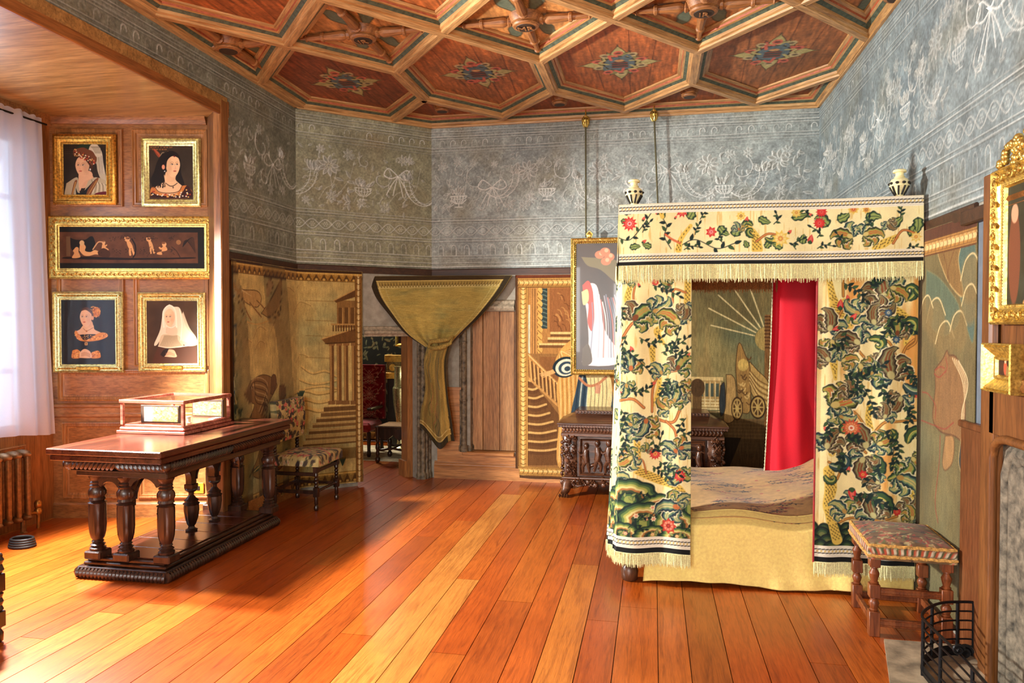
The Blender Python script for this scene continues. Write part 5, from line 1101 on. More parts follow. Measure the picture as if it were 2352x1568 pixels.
def picture(name,label,loc,rz,w,h,fw,prof,mats,paint,res=420,ks=None,orn=None,glass=False,pm=None,cat='painting'):
    """w,h outer size; fw frame width; prof normalised (0..1 inset, depth)"""
    t=thing(name,label,cat,loc,rz)
    m=MB();pp=[(a*fw,d) for a,d in prof];m.framesweep(w,h,pp,ks=ks);m.box(-w/2+.01,-.006,-h/2+.01,w/2-.01,0,h/2-.01)
    if orn: orn(m,w,h,fw)
    fr=m.build('frame',mats,t,38)
    iw,ih=w-2*fw+.006,h-2*fw+.006;c=Canvas(iw,ih,res,(40,32,24),-iw/2,-ih/2);paint(c,iw,ih)
    c.sheet('painting',pm or oil,lambda U,V:np.stack([U,0*U-.012,V],-1),t)
    if glass: MB().box(-iw/2,-.017,-ih/2,iw/2,-.0155,ih/2).build('glass',glasspane(),t,0)
    return t
def beads(m,w,h,ins,r,step,y,k=0,sx=1.,mat=None):
    """row of beads round a frame at inset ins"""
    if mat is not None: m.mat(mat)
    W,H=w/2-ins,h/2-ins
    for (ax,az,bx,bz) in ((-W,-H,W,-H),(W,-H,W,H),(W,H,-W,H),(-W,H,-W,-H)):
        L=math.hypot(bx-ax,bz-az);n=max(1,int(L/step))
        for i in range(n):
            f=(i+.5)/n;ho=abs(bx-ax)>abs(bz-az);m.ell((ax+(bx-ax)*f,-y,az+(bz-az)*f),(r*sx if ho else r,r*.8,r if ho else r*sx),6,4)
    m.mat(0)
def scrolls(m,w,h,ins,r,step,y,mat=1):
    m.mat(mat);W,H=w/2-ins,h/2-ins;q=0
    for (ax,az,bx,bz) in ((-W,-H,W,-H),(W,-H,W,H),(W,H,-W,H),(-W,H,-W,-H)):
        L=math.hypot(bx-ax,bz-az);n=max(1,int(L/step));ux,uz=(bx-ax)/L,(bz-az)/L
        for i in range(n):
            f=(i+.5)/n;cx,cz=ax+(bx-ax)*f,az+(bz-az)*f;s=1 if q%2 else -1;q+=1;P=[]
            for a in np.linspace(0,4.6,9): rr=r*(1-a/6.5);du,dv=rr*math.cos(a+1),s*rr*math.sin(a+1);P.append((cx+ux*du-uz*dv,-y,cz+uz*du+ux*dv))
            m.tube(P,[r*.28]*5+[r*.2]*4,5)
            m.ell((cx+ux*r,-y,cz+uz*r),(r*.35,r*.3,r*.35),6,4)
    m.mat(0)
def pz(ox,oy,k):
    return lambda zx,zy:ps(ox+zx/k,oy+zy/k)
def box_of(x0,y0,x1,y1):
    a=ps(x0,y1);b=ps(x1,y0);return (a[0]+b[0])/2,(a[1]+b[1])/2,b[0]-a[0],b[1]-a[1]
def face(c,q,cx,cy,rx,ry,turn=-1,skin=SK,s=1.):
    """q maps crop px to canvas; turn -1 looks left"""
    k=q.k;u,v=q(cx,cy);RX,RY=rx/k,ry/k
    sh=tuple(int(x*.78) for x in skin)
    egg=[(u+RX*(.98*math.cos(a)*(1 if math.sin(a)>0 else .82+.18*(1+math.sin(a)))),v+RY*math.sin(a)*(1.0 if math.sin(a)>0 else 1.08)) for a in np.linspace(0,2*PI,36,endpoint=False)]
    c.poly(egg,skin);c.ell(u-turn*RX*.55,v-RY*.1,RX*.4,RY*.75,sh,.35,soft=4)
    ey=v+RY*.08;f=turn
    for e,wd in ((f*.55,.16),(-f*.12,.2)):
        x=u+RX*e;c.ell(x,ey,RX*wd,RY*.055,(238,224,200));c.ell(x+f*RX*.03,ey,RX*.07,RY*.055,(46,30,22));c.curve([(x-RX*wd,ey),(x,ey+RY*.075),(x+RX*wd,ey)],RY*.03,(80,46,30));c.curve([(x-RX*wd*1.1,ey+RY*.15),(x,ey+RY*.21),(x+RX*wd*1.1,ey+RY*.16)],RY*.025,(120,76,48),.8);c.curve([(x-RX*wd,ey-RY*.08),(x,ey-RY*.1),(x+RX*wd,ey-RY*.07)],RY*.015,sh,.7)
    nx=u+f*RX*.28;c.curve([(nx-f*RX*.06,ey+RY*.05),(nx+f*RX*.04,ey-RY*.2),(nx+f*RX*.1,ey-RY*.38),(nx-f*RX*.05,ey-RY*.42)],RY*.028,sh);c.ell(nx,ey-RY*.25,RX*.05,RY*.14,(246,208,168),.5,soft=3)
    my=v-RY*.52;c.ell(nx-f*RX*.02,my,RX*.2,RY*.055,(182,80,64));c.line([(nx-RX*.2,my),(nx+RX*.18,my)],RY*.018,(120,46,40))
    c.ell(u+f*RX*.35,v-RY*.28,RX*.22,RY*.16,(232,160,124),.35,soft=4);c.ell(u-f*RX*.35,v-RY*.28,RX*.22,RY*.14,(226,150,116),.3,soft=4)
class Q:
    def __init__(s,ox,oy,k,cx,cz): s.ox,s.oy,s.zk,s.cx,s.cz=ox,oy,k,cx,cz;s.k=k*273.
    def __call__(s,zx,zy): a=ps(s.ox+zx/s.zk,s.oy+zy/s.zk);return (a[0]-s.cx,a[1]-s.cz)
def PQ(c,q,pts,col,al=1,sm=True): P=[q(*p) for p in pts];c.poly(spline(P+[P[0]],6) if sm else P,col,al)
def LQ(c,q,pts,w,col,al=1): c.curve([q(*p) for p in pts],w,col,al)
GL={'M':'10001 11011 10101 10001 10001','A':'01110 10001 11111 10001 10001','D':'11110 10001 10001 10001 11110','E':'11111 10000 11110 10000 11111','L':'10000 10000 10000 10000 11111','O':'01110 10001 10001 10001 01110','I':'111 010 010 010 111','N':'10001 11001 10101 10011 10001','V':'10001 10001 01010 01010 00100','R':'11110 10001 11110 10010 10001','C':'01111 10000 10000 10000 01111','B':'11110 10001 11110 10001 11110','U':'10001 10001 10001 10001 01110','F':'11111 10000 11110 10000 10000','S':'01111 10000 01110 00001 11110','T':'11111 00100 00100 00100 00100'}
def text(c,s,u,v,h,col,al=.8):
    px=h/5
    for ch_ in s:
        if ch_==' ': u+=px*3;continue
        rows=GL.get(ch_,GL['I']).split()
        for j,r in enumerate(rows):
            for i,b in enumerate(r):
                if b=='1': c.rect(u+i*px*.62,v-j*px-px,u+(i+1)*px*.62+.0003,v-j*px,col,al)
        u+=px*.62*(len(rows[0])+1.2)
def place(x0,y0,x1,y1): s,z,w,h=box_of(x0,y0,x1,y1);p=port(s,z,.012);return s,z,w,h,p
# 1: turbaned lady, top left
s,z,w,h,p=place(127,310,270,471);q=Q(115,290,3.632,s,z)
def paint1(c,iw,ih):
    c.rect(-1,-1,1,1,(44,36,26));c.mottle(.1,.2,1)
    for r in range(5):
        for k in range(16):
            if 3<k<11: continue
            c.line([(-iw/2+.01+k*.019,ih/2-.014-r*.016),(-iw/2+.02+k*.019,ih/2-.013-r*.016)],.005,(84,64,38),.5)
    PQ(c,q,[(370,150),(400,150),(445,220),(455,300),(485,470),(440,450),(410,380),(400,320),(380,300),(340,200)],(186,176,146));[LQ(c,q,[(380+i*9,170+i*8),(418+i*6,260),(430+i*6,400)],.004,(232,226,200) if i%2 else (120,112,90)) for i in range(6)]
    PQ(c,q,[(255,400),(330,380),(370,420),(380,470),(300,520),(240,500),(262,440)],(214,166,124));PQ(c,q,[(150,480),(240,430),(255,520),(255,600),(140,600)],(176,162,128));PQ(c,q,[(330,460),(400,430),(500,480),(500,600),(300,600)],(182,168,132))
    for i in range(9): LQ(c,q,[(360+i*14,450+i*5),(370+i*14,500),(350+i*18,560)],.004,(226,214,180) if i%2 else (118,104,78))
    PQ(c,q,[(235,600),(228,520),(250,560),(300,540),(400,440),(370,520),(330,600)],(26,28,26));PQ(c,q,[(185,600),(215,470),(240,460),(215,540),(205,600)],(120,72,40));PQ(c,q,[(310,600),(330,530),(400,440),(415,450),(360,560),(345,600)],(124,76,42))
    for i in range(14): c.ell(*q(196+i*2.3,590-i*9),.004,.004,(206,160,80));c.ell(*q(322+i*6,592-i*10),.004,.004,(206,160,80))
    PQ(c,q,[(360,600),(400,560),(500,550),(500,600)],(98,26,30));PQ(c,q,[(250,470),(262,380),(350,380),(365,430),(300,470),(262,545)],(222,174,132))
    face(c,q,283,335,58,82,-1)
    PQ(c,q,[(222,262),(240,245),(290,245),(345,285),(372,340),(360,375),(340,330),(300,280),(250,262)],(70,40,22))
    PQ(c,q,[(205,240),(215,195),(290,180),(360,210),(400,260),(395,310),(360,330),(330,290),(270,262),(220,255)],(112,66,38));rb=random.Random(1)
    for i in range(60): a=rb.uniform(215,385);b=205+(a-215)*.45+rb.uniform(-10,45);c.ell(*q(a,b),.005,.005,rb.choice([(206,166,90),(190,60,40),(60,36,20),(236,220,180)]))
    PQ(c,q,[(225,195),(260,165),(330,150),(370,165),(340,200),(290,182)],(36,54,36));PQ(c,q,[(335,200),(350,165),(385,150),(430,190),(440,250),(400,260),(370,215)],(206,196,166));[LQ(c,q,[(350+i*12,175),(372+i*12,190),(392+i*8,230)],.004,(130,120,96)) for i in range(6)]
    c.ell(*q(348,365),.006,.009,(236,230,214))
ringp=[(0,0),(0,.018),(.12,.03),(.3,.034),(.42,.026),(.5,.03),(.72,.022),(.8,.012),(.86,.018),(.94,.016),(1,.010)]
def orn1(m,w,h,fw): beads(m,w,h,fw*.93,.0038,.0085,.016)
picture('portrait','gilt framed portrait of a lady in a jewelled turban with pale veil','painting' and p,RZP,w,h,.086,ringp,[g1],paint1,orn=orn1)
# 2: dark haired lady, top right
s,z,w,h,p=place(329,319,463,476);q=Q(115,290,3.632,s,z)
def paint2(c,iw,ih):
    c.rect(-1,-1,1,1,(58,46,32));c.mottle(.1,.2,2)
    for r,tx in enumerate(('MADELIENNE  JEANNE DE CLER','F AINE DAM LE DE BON','                       VENDOR')): text(c,tx,-iw/2+.006,ih/2-.008-r*.018,.010,(176,116,52),.8)
    PQ(c,q,[(870,200),(885,195),(930,240),(915,262)],(176,84,50));LQ(c,q,[(872,200),(925,265)],.005,(120,50,30));LQ(c,q,[(905,320),(940,235),(960,225)],.006,(150,130,96))
    PQ(c,q,[(860,500),(850,450),(880,380),(905,300),(945,240),(1020,210),(1080,240),(1100,320),(1105,400),(1130,480),(1120,520),(1060,520),(950,520)],(30,22,16))
    PQ(c,q,[(960,470),(972,390),(1060,390),(1058,450),(1110,500),(1140,540),(1080,580),(900,570),(880,530),(900,500)],(238,192,140))
    PQ(c,q,[(845,600),(850,530),(880,505),(910,550),(980,570),(1060,565),(1100,530),(1115,500),(1170,510),(1180,600)],(198,120,56));rb=random.Random(2)
    PQ(c,q,[(845,600),(858,555),(920,580),(1060,585),(1110,560),(1150,500),(1182,530),(1182,600)],(56,26,20))
    for i in range(46): a=rb.uniform(850,1178);b=rb.uniform(570,598) if 900<a<1100 else rb.uniform(520,598);c.ell(*q(a,b),.0065,.0055,rb.choice([(226,180,96),(160,50,34),(240,228,200),(40,20,16)]))
    LQ(c,q,[(885,510),(920,550),(1000,562),(1080,548),(1110,505)],.006,(90,50,24));PQ(c,q,[(985,470),(985,380),(1050,380),(1048,460)],(232,184,134))
    face(c,q,1035,330,60,92,1,(244,198,146))
    PQ(c,q,[(968,420),(950,350),(965,270),(1020,232),(1090,262),(1100,310),(1080,270),(1030,255),(990,290),(980,350),(975,390)],(26,20,16));c.ell(*q(956,345),.013,.02,(226,150,110));c.ell(*q(967,380),.005,.005,(240,236,226));c.ell(*q(1047,256),.006,.006,(120,30,30))
    for i in range(40): a=rb.uniform(870,960);LQ(c,q,[(a,rb.uniform(380,440)),(a+rb.uniform(-15,15),rb.uniform(450,480)),(a+rb.uniform(-20,20),rb.uniform(490,520))],.004,(30,22,16))
    for i in range(13): a=978+i*7.6;c.ell(*q(a,480+24*math.sin((i)/12*PI)),.004,.004,(40,30,30))
    LQ(c,q,[(1037,508),(1037,522)],.004,(30,24,24));LQ(c,q,[(1031,514),(1043,514)],.004,(30,24,24))
steps=[(0,0),(0,.02),(.1,.028),(.2,.03),(.22,.022),(.36,.024),(.4,.03),(.6,.026),(.72,.018),(.76,.022),(.88,.02),(1,.010)]
picture('portrait','gilt framed portrait of a lady with long dark hair and bead necklace',p,RZP,w,h,.067,steps,[g3],paint2)
# 3: long mythological frieze picture
s,z,w,h,p=place(117,498,496,641);q=Q(110,490,3.36,s,z)
def putto(c,q,x,y,s,lean=0,f=1,seat=False):
    B=(214,156,96);D=(120,76,44)
    if seat:
        PQ(c,q,[(x-12*s,y+6*s),(x-6*s,y-22*s),(x+8*s,y-24*s),(x+16*s,y-2*s),(x+30*s*f,y+8*s),(x+34*s*f,y+18*s),(x-10*s,y+20*s)],B);c.ell(*q(x+2*s,y-33*s),.012*s,.013*s,(220,168,110));LQ(c,q,[(x,y-18*s),(x+14*s*f,y-10*s),(x+22*s*f,y-16*s)],.009*s,B)
    else:
        PQ(c,q,[(x-8*s,y-24*s),(x+8*s,y-26*s),(x+14*s+lean,y),(x+12*s+lean,y+14*s),(x-4*s+lean,y+12*s),(x-4*s,y-6*s)],B);LQ(c,q,[(x+2*s+lean,y+8*s),(x+lean,y+26*s),(x+2*s+lean,y+44*s)],.012*s,B);LQ(c,q,[(x+10*s+lean,y+8*s),(x+16*s+lean,y+26*s),(x+22*s*f+lean,y+44*s)],.012*s,B)
        c.ell(*q(x-2*s,y-36*s),.012*s,.013*s,(220,166,108));LQ(c,q,[(x,y-22*s),(x-14*s*f,y-32*s),(x-16*s*f,y-44*s)],.008*s,B)
    c.ell(*q(x-2*s,y-40*s),.011*s,.006*s,D)
def paint3(c,iw,ih):
    c.rect(-1,-1,1,1,(26,24,18));a=q(95,385);b=q(1165,150);c.rect(a[0],a[1],b[0],b[1],(92,58,36));c.mottle(.08,.25,3)
    PQ(c,q,[(130,340),(300,335),(600,345),(900,345),(1120,340),(1100,352),(600,360),(160,352)],(30,20,14))
    PQ(c,q,[(185,190),(230,205),(300,205),(340,180),(365,190),(380,260),(340,300),(250,300),(195,280)],(28,24,18));c.rect(*q(155,330),*q(185,180),(104,78,50))
    PQ(c,q,[(205,290),(230,262),(250,270),(250,300),(262,340),(200,345),(215,310)],(206,150,92));PQ(c,q,[(255,290),(262,240),(285,235),(305,260),(300,290),(340,300),(380,285),(440,320),(420,326),(380,318),(330,330),(290,325)],(214,158,98));c.ell(*q(275,230),.02,.022,(206,170,116))
    putto(c,q,440,265,1.15,0,1,True);LQ(c,q,[(440,225),(400,225),(360,280)],.01,(200,150,100));PQ(c,q,[(395,300),(440,270),(490,300),(480,340),(410,330)],(70,42,24))
    putto(c,q,630,255,1.5,14,1);putto(c,q,795,250,1.3,8,1);putto(c,q,905,290,1.5,0,-1,True);c.ell(*q(1018,225),.02,.02,(150,104,60))
    for i in range(12): LQ(c,q,[(1050,260),(1060+i*6,220-i*3),(1080+i*6,205+i*9)],.003,(34,24,18))
    LQ(c,q,[(965,260),(1000,290),(1030,340)],.006,(50,32,20));LQ(c,q,[(660,200),(685,250),(685,310),(670,340)],.012,(32,22,16));rb=random.Random(3)
    for i in range(120): x=rb.choice([rb.gauss(580,40),rb.gauss(560,50),rb.gauss(820,25),rb.gauss(740,50),rb.gauss(960,15)]);y=rb.choice([rb.gauss(195,10),rb.gauss(295,14)]);c.ell(*q(x,y),.004,.003,(38,26,18),.8)
def orn3(m,w,h,fw): scrolls(m,w,h,fw*.42,.014,.034,.026,1);beads(m,w,h,fw*.12,.004,.012,.02)
picture('framed_frieze_painting','long gilt framed dark painting of cupids dancing in a row',p,RZP,w,h,.092,[(0,0),(0,.02),(.1,.026),(.16,.018),(.66,.02),(.7,.03),(.82,.026),(.86,.016),(1,.010)],[g2,g1,gdk],paint3,res=420,orn=orn3)
# 4, 5: lower glazed portraits
def leafring(m,w,h,fw):
    beads(m,w,h,fw*.48,.0085,.0125,.021,sx=.55,mat=1);beads(m,w,h,fw*.9,.003,.007,.014)
    for sx in (-1,1):
        for sz in (-1,1): m.ell((sx*(w/2-fw*.48),-.024,sz*(h/2-fw*.48)),(.012,.006,.012),8,5)
    m.mat(1);m.box(-w*.16,-.03,-h/2+fw*.3,w*.16,-.018,-h/2+fw*.68,.004);m.mat(0)
lprof=[(0,0),(0,.022),(.12,.028),(.2,.02),(.28,.016),(.68,.016),(.74,.026),(.82,.024),(.86,.014),(1,.010)]
s,z,w,h,p=place(127,670,286,855);q=Q(115,660,3.632,s,z)
def paint4(c,iw,ih):
    c.rect(-1,-1,1,1,(24,20,14));c.mottle(.1,.2,4)
    c.ell(*q(400,205),.034,.042,(206,126,50));rb=random.Random(4)
    for i in range(60): a=rb.uniform(350,430);b=rb.uniform(160,250);c.ell(*q(a,b),.005,.005,rb.choice([(236,170,80),(150,80,30)]),.8)
    PQ(c,q,[(262,350),(300,310),(370,310),(385,350),(440,380),(400,410),(320,430),(250,400),(230,370)],(222,178,134));PQ(c,q,[(260,400),(280,392),(400,392),(360,430),(320,442),(280,430)],(18,18,16));PQ(c,q,[(215,380),(230,358),(262,400),(310,440),(420,380),(480,380),(492,410),(420,440),(320,450),(250,436)],(214,136,56))
    for i in range(70): a=rb.uniform(222,488);b=380+abs(a-330)*-.12+rb.uniform(20,60);c.ell(*q(a,b),.005,.0045,rb.choice([(240,184,90),(150,84,34)]),.8)
    PQ(c,q,[(225,440),(320,455),(440,445),(470,520),(440,560),(200,560),(205,500)],(20,16,14));PQ(c,q,[(200,525),(240,515),(265,540),(262,586),(195,586)],(212,132,54));PQ(c,q,[(360,540),(410,525),(432,550),(428,586),(350,586)],(212,132,54))
    for i in range(60): a=rb.choice([rb.uniform(198,262),rb.uniform(358,428)]);b=rb.uniform(530,584);c.ell(*q(a,b),.005,.0045,rb.choice([(240,184,90),(150,84,34)]),.8)
    PQ(c,q,[(258,586),(262,545),(290,515),(320,515),(352,540),(355,586)],(226,182,140))
    for i in range(4): LQ(c,q,[(275,548+i*8),(310,540+i*8),(348,556+i*8)],.003,(160,112,78))
    PQ(c,q,[(292,330),(300,280),(360,280),(365,330)],(216,170,126));face(c,q,312,250,50,74,-1,(228,184,142));PQ(c,q,[(270,200),(290,172),(330,168),(370,210),(372,250),(352,215),(310,188)],(84,52,34));c.ell(*q(368,255),.010,.018,(216,160,120))
    LQ(c,q,[(290,340),(318,362),(372,335)],.003,(90,66,40));c.ell(*q(318,364),.009,.009,(200,160,90));c.ell(*q(318,364),.005,.005,(140,40,30));a=q(303,480);b=q(326,457);c.rect(a[0],a[1],b[0],b[1],(206,160,96));c.rect(a[0]+.006,a[1]+.006,b[0]-.006,b[1]-.006,(60,30,20))
picture('portrait','glazed gilt framed portrait of a lady in black with gold cuffs and hair net',p,RZP,w,h,.072,lprof,[g3,g1],paint4,orn=leafring,glass=True)
s,z,w,h,p=place(322,672,474,853);q=Q(115,660,3.632,s,z)
def paint5(c,iw,ih):
    c.rect(-1,-1,1,1,(74,54,34));c.mottle(.1,.2,5)
    PQ(c,q,[(860,640),(900,520),(960,480),(1200,480),(1230,560),(1230,640)],(84,52,34));PQ(c,q,[(1120,200),(1170,330),(1230,420),(1230,480),(1120,470),(1090,300)],(206,196,160))
    PQ(c,q,[(1005,140),(1040,160),(1090,170),(1120,250),(1150,340),(1220,410),(1215,470),(1100,440),(1040,400),(950,420),(900,480),(880,470),(930,350),(955,200)],(226,216,180))
    PQ(c,q,[(915,480),(940,400),(1000,390),(1080,400),(1110,440),(1120,490),(1060,500),(940,496)],(206,190,150));[LQ(c,q,[(925+i*9,490),(950+i*6,440),(965+i*5,400)],.003,(150,134,100)) for i in range(22)]
    LQ(c,q,[(915,488),(1000,502),(1120,490),(1210,478)],.008,(236,226,190));PQ(c,q,[(975,380),(985,330),(1060,320),(1070,390),(1020,400)],(216,196,160));LQ(c,q,[(980,320),(1020,335),(1062,315)],.008,(236,226,200));face(c,q,1008,250,44,72,-1,(236,196,150))
    LQ(c,q,[(960,330),(955,205),(1005,150),(1055,195),(1065,330)],.011,(244,236,206));LQ(c,q,[(1090,180),(1110,300),(1100,440)],.006,(250,244,214));PQ(c,q,[(955,575),(990,520),(1040,520),(1060,550),(1060,580)],(232,190,146));PQ(c,q,[(930,560),(960,520),(1000,510),(965,575)],(40,30,24))
    for i in range(3): LQ(c,q,[(975,548+i*9),(1010,540+i*9),(1050,556+i*8)],.003,(160,112,78))
picture('portrait','glazed gilt framed portrait of a lady in white pointed hood and veil',p,RZP,w,h,.072,lprof,[g3,g1],paint5,orn=leafring,glass=True)
# tall painting hung from the ceiling rail by two cords
Yp=YB-.10
a=onY(1312,548,Yp);b=onY(1312,860,Yp);x1=.12;w=x1-a[0];h=a[2]-b[2];cx=(a[0]+x1)/2;cz=(a[2]+b[2])/2
def paint6(c,iw,ih):
    e=lambda x,y:(float(onY(x,y,Yp)[0]-cx),float(onY(x,y,Yp)[2]-cz))
    c.rect(-1,-1,1,1,(70,56,46));c.mottle(.15,.4,6,(50,44,40));P=lambda pts,col,al=1:c.poly(spline([e(*p) for p in pts]+[e(*pts[0])],5),col,al)
    P([(1335,590),(1420,600),(1420,650),(1380,620),(1350,610)],(116,104,66))
    for x,y in ((1378,585),(1390,578),(1400,590),(1392,600)): c.ell(*e(x,y),.05,.04,(206,120,80));c.ell(*e(x+3,y-3),.02,.02,(232,170,130))
    P([(1345,650),(1370,655),(1380,700),(1390,760),(1430,830),(1340,836),(1352,790),(1348,720),(1342,680)],(226,216,214));P([(1338,655),(1352,645),(1362,670),(1366,720),(1360,760),(1350,740),(1352,700),(1342,690)],(214,64,44));P([(1336,670),(1350,665),(1352,690),(1340,700)],(226,200,130))
    for i in range(14): r=random.Random(i);c.curve([e(1360+i*4,670+r.random()*30),e(1362+i*5,740),e(1356+i*6,820)],.012,r.choice([(250,246,244),(176,176,190),(210,120,110),(120,130,150)]),.8)
    P([(1338,800),(1352,790),(1360,830),(1338,838)],(84,72,56))
def orn6(m,w,h,fw): scrolls(m,w,h,fw*.45,.016,.07,.03,0);beads(m,w,h,fw*.88,.005,.02,.02)
tp=picture('framed_painting','tall painting of robed figures in carved gilt frame, hung above the carved chest','a' and (cx,Yp,cz),0,w,h,.055,[(0,0),(0,.03),(.15,.036),(.3,.03),(.6,.036),(.8,.026),(.9,.02),(1,.010)],[g2],paint6,res=260,orn=orn6,pm=painted('varnished_oil',.3,260,.3,var=.05,spec=.6,coat=.3))
m=MB();m.tube([(a[0]+.15+.016*math.cos(t),Yp-.02,h/2+a[2]-h/2+.02+.02*math.sin(t)) for t in np.linspace(0,2*PI,14)],.006,6);
m=MB()
for xx in (a[0]+.185-cx,):
    m.ell((xx,-.02,h/2+.028),(.028,.012,.03),10,8);m.tube([(xx-.02,-.02,h/2+.005),(xx-.03,-.025,h/2+.04),(xx,-.03,h/2+.07),(xx+.03,-.025,h/2+.04),(xx+.02,-.02,h/2+.005)],.006,6)
m.build('hanging_crest',[g2],tp)
cordm=plain('olive_cord',(84,80,56),.8,var=.3,scale=200,bmp=.5)
for (x,y,ye) in ((1345,272,545),(1502,258,545)):
    p=onY(x,y,Yp-.0);zt=float(p[2]);pb=onY(x+(1 if x<1400 else 12),ye,Yp)
    t=thing('picture_cord','olive cord with gilt tassel hook, '+('left of the two above the painting' if x<1400 else 'right of the two, running down behind the bed valance'),'cord',(float(p[0]),Yp,zt))
    d=float(pb[2])-zt;dx=float(pb[0]-p[0]);m=MB();m.tube([(dx*k,0,d*k) for k in np.linspace(0,1,30)],.0085,8);m.build('cord',cordm,t)
    m=MB();m.lathe(0,0,-.06,[(0,.012),(.01,.018),(.02,.03),(.04,.034),(.055,.026),(.065,.018),(.08,.024),(.09,.012)],14)
    for i in range(9): an=i*2*PI/9;m.tube([(.016*math.cos(an),.016*math.sin(an),.02),(.036*math.cos(an),.036*math.sin(an),-.01),(.03*math.cos(an),.03*math.sin(an),-.06),(.014*math.cos(an),.014*math.sin(an),-.085)],.006,5)
    m.build('tassel',g2,t);MB().lathe(0,0,.0,[(0,.006),(.09,.006),(.095,.002)],8).build('hook',g1,t)
# ================= carved oak table
tw=wood('table_oak',(26,14,10),(48,27,18),(80,48,32),1,8,.32,.3,.15);tw2=wood('table_oak_upright',(28,16,11),(54,32,22),(86,54,38),2,8,.32,.3,.15)
tt=wood('table_top_oak',(44,20,13),(72,34,22),(104,56,36),1,6,.24,.15,.2)
tb=thing('refectory_table','dark carved oak draw leaf table with gadrooned frieze and turned legs, under the glass case','table',(0,0,0))
X0,X1,Y0,Y1=-3.625,-2.945,3.965,5.375
def lobes(m,ax,ay,bx,by,z,rz_,step,r,slant,flip=True,out=(0,-1)):
    L=math.hypot(bx-ax,by-ay);n=int(L/step);ux,uy=(bx-ax)/L,(by-ay)/L
    for i in range(n):
        f=(i+.5)/n;s=slant*(1 if (not flip or f<.5) else -1);cx,cy=ax+(bx-ax)*f,ay+(by-ay)*f
        m.tube([(cx+ux*s*k*rz_+out[0]*r*(1-k*k)*.9,cy+uy*s*k*rz_+out[1]*r*(1-k*k)*.9,z+k*rz_) for k in (-1,-.5,0,.5,1)],[r*.35,r*.85,r,r*.9,r*.4],6)
m=MB();m.box(X0+.02,Y0+.02,.0,X1-.02,Y1-.02,.075,.006);m.box(X0+.045,Y0+.045,.075,X1-.045,Y1-.045,.098,.006);m.box(X0+.06,Y0+.06,.098,X1-.06,Y1-.06,.122,.006);m.build('plinth',tw,tb)
m=MB();
for a in ((X0+.02,Y0+.02,X1-.02,Y0+.02,(0,-1)),(X1-.02,Y0+.02,X1-.02,Y1-.02,(1,0)),(X0+.02,Y1-.02,X1-.02,Y1-.02,(0,1)),(X0+.02,Y0+.02,X0+.02,Y1-.02,(-1,0))): lobes(m,*a[:4],.034,.03,.026,.016,0,True,a[4])
m.build('plinth_gadroon',tw2,tb,50)['kind']='thing'
m=MB();y=Y0+.09
for i in range(6): m.box(X0+.09,y,.122,X1-.09,y+.2,.13,.003);y+=.203
m.build('plinth_boards',tt,tb)
LEG=[(0,.045),(.02,.05),(.03,.036),(.04,.046),(.052,.03),(.06,.038),(.07,.03),(.085,.04),(.12,.05),(.17,.054),(.29,.054),(.305,.05),(.31,.056),(.32,.04),(.33,.05),(.345,.044),(.36,.052),(.39,.052),(.41,.04),(.42,.045),(.43,.036),(.44,.042),(.45,.034),(.46,.04),(.475,.05),(.485,.052),(.49,.044)]
def leg(x,y,s=1.):
    m=MB();m.box(x-.058*s,y-.058*s,.118,x+.058*s,y+.058*s,.17,.008);m.lathe(x,y,.165,[(z,r*s) for z,r in LEG],26,(10,.14,.10,.29));
    m.lathe(x,y,.165,[(.345,.044*s),(.365,.055*s),(.385,.055*s),(.405,.042*s)],26,(12,.2,.35,.40))
    m.box(x-.05*s,y-.05*s,.65,x+.05*s,y+.05*s,.69,.004);return m.build('leg',tw2,tb,35)
for x,y in ((X0+.125,Y0+.08),((X0+X1)/2,Y0+.07),(X1-.06,Y0+.08),(X0+.125,Y1-.09),((X0+X1)/2,Y1-.08),(X1-.06,Y1-.09)): leg(x,y)
VASE=[(0,.038),(.012,.042),(.02,.026),(.035,.02),(.05,.03),(.09,.046),(.15,.056),(.19,.054),(.2,.058),(.21,.044),(.225,.05),(.235,.036),(.26,.018),(.28,.02),(.29,.036),(.30,.044),(.31,.04)]
xm=(X0+X1)/2+.02
for y in (4.39,4.67,4.95):
    m=MB();m.lathe(xm,y,.128,VASE,22,(9,.14,.06,.19));m.box(xm-.035,y-.035,.435,xm+.035,y+.035,.47,.004);m.build('baluster',tw2,tb,35)
m=MB();ys=[Y0+.08,4.39,4.67,4.95,Y1-.09]
for a,b in zip(ys[:-1],ys[1:]):
    c_=(a+b)/2;r=(b-a)/2-.03;P=[(a,.46),(a,.69),(b,.69),(b,.46),(b-.03,.46)]+[(c_+r*math.cos(t),.50+r*1.1*math.sin(t)*.9) for t in np.linspace(.0,PI,12)]+[(a+.03,.46)]
    m.prism(P,xm-.022,xm+.022,axis='x')
    m.tube([(xm+.024,c_+r*math.cos(t),.50+r*.99*math.sin(t)) for t in np.linspace(0,PI,14)],.008,6)
m.build('arcade',tw,tb,40)
for s,yy in ((1,Y0+.07),(-1,Y1-.08)):
    m=MB()
    for a,b in ((X0+.125,(X0+X1)/2),((X0+X1)/2,X1-.06)):
        c_=(a+b)/2;r=(b-a)/2-.045;m.prism([(a,.60),(a,.69),(b,.69),(b,.60)]+[(c_+r*math.cos(t),.56+r*.9*math.sin(t)) for t in np.linspace(.35,PI-.35,9)],yy-.015,yy+.015,axis='y')
    m.build('end_arch',tw,tb,40)
m=MB();m.box(X0+.03,Y0+.01,.655,X1-.0,Y1-.01,.70,.005);m.box(X0+.01,Y0-.01,.69,X1+.01,Y1+.01,.70,.003);m.build('lower_rail',tw,tb)
m=MB();m.box(X0+.03,Y0+.02,.70,X1-.01,Y1-.02,.765)
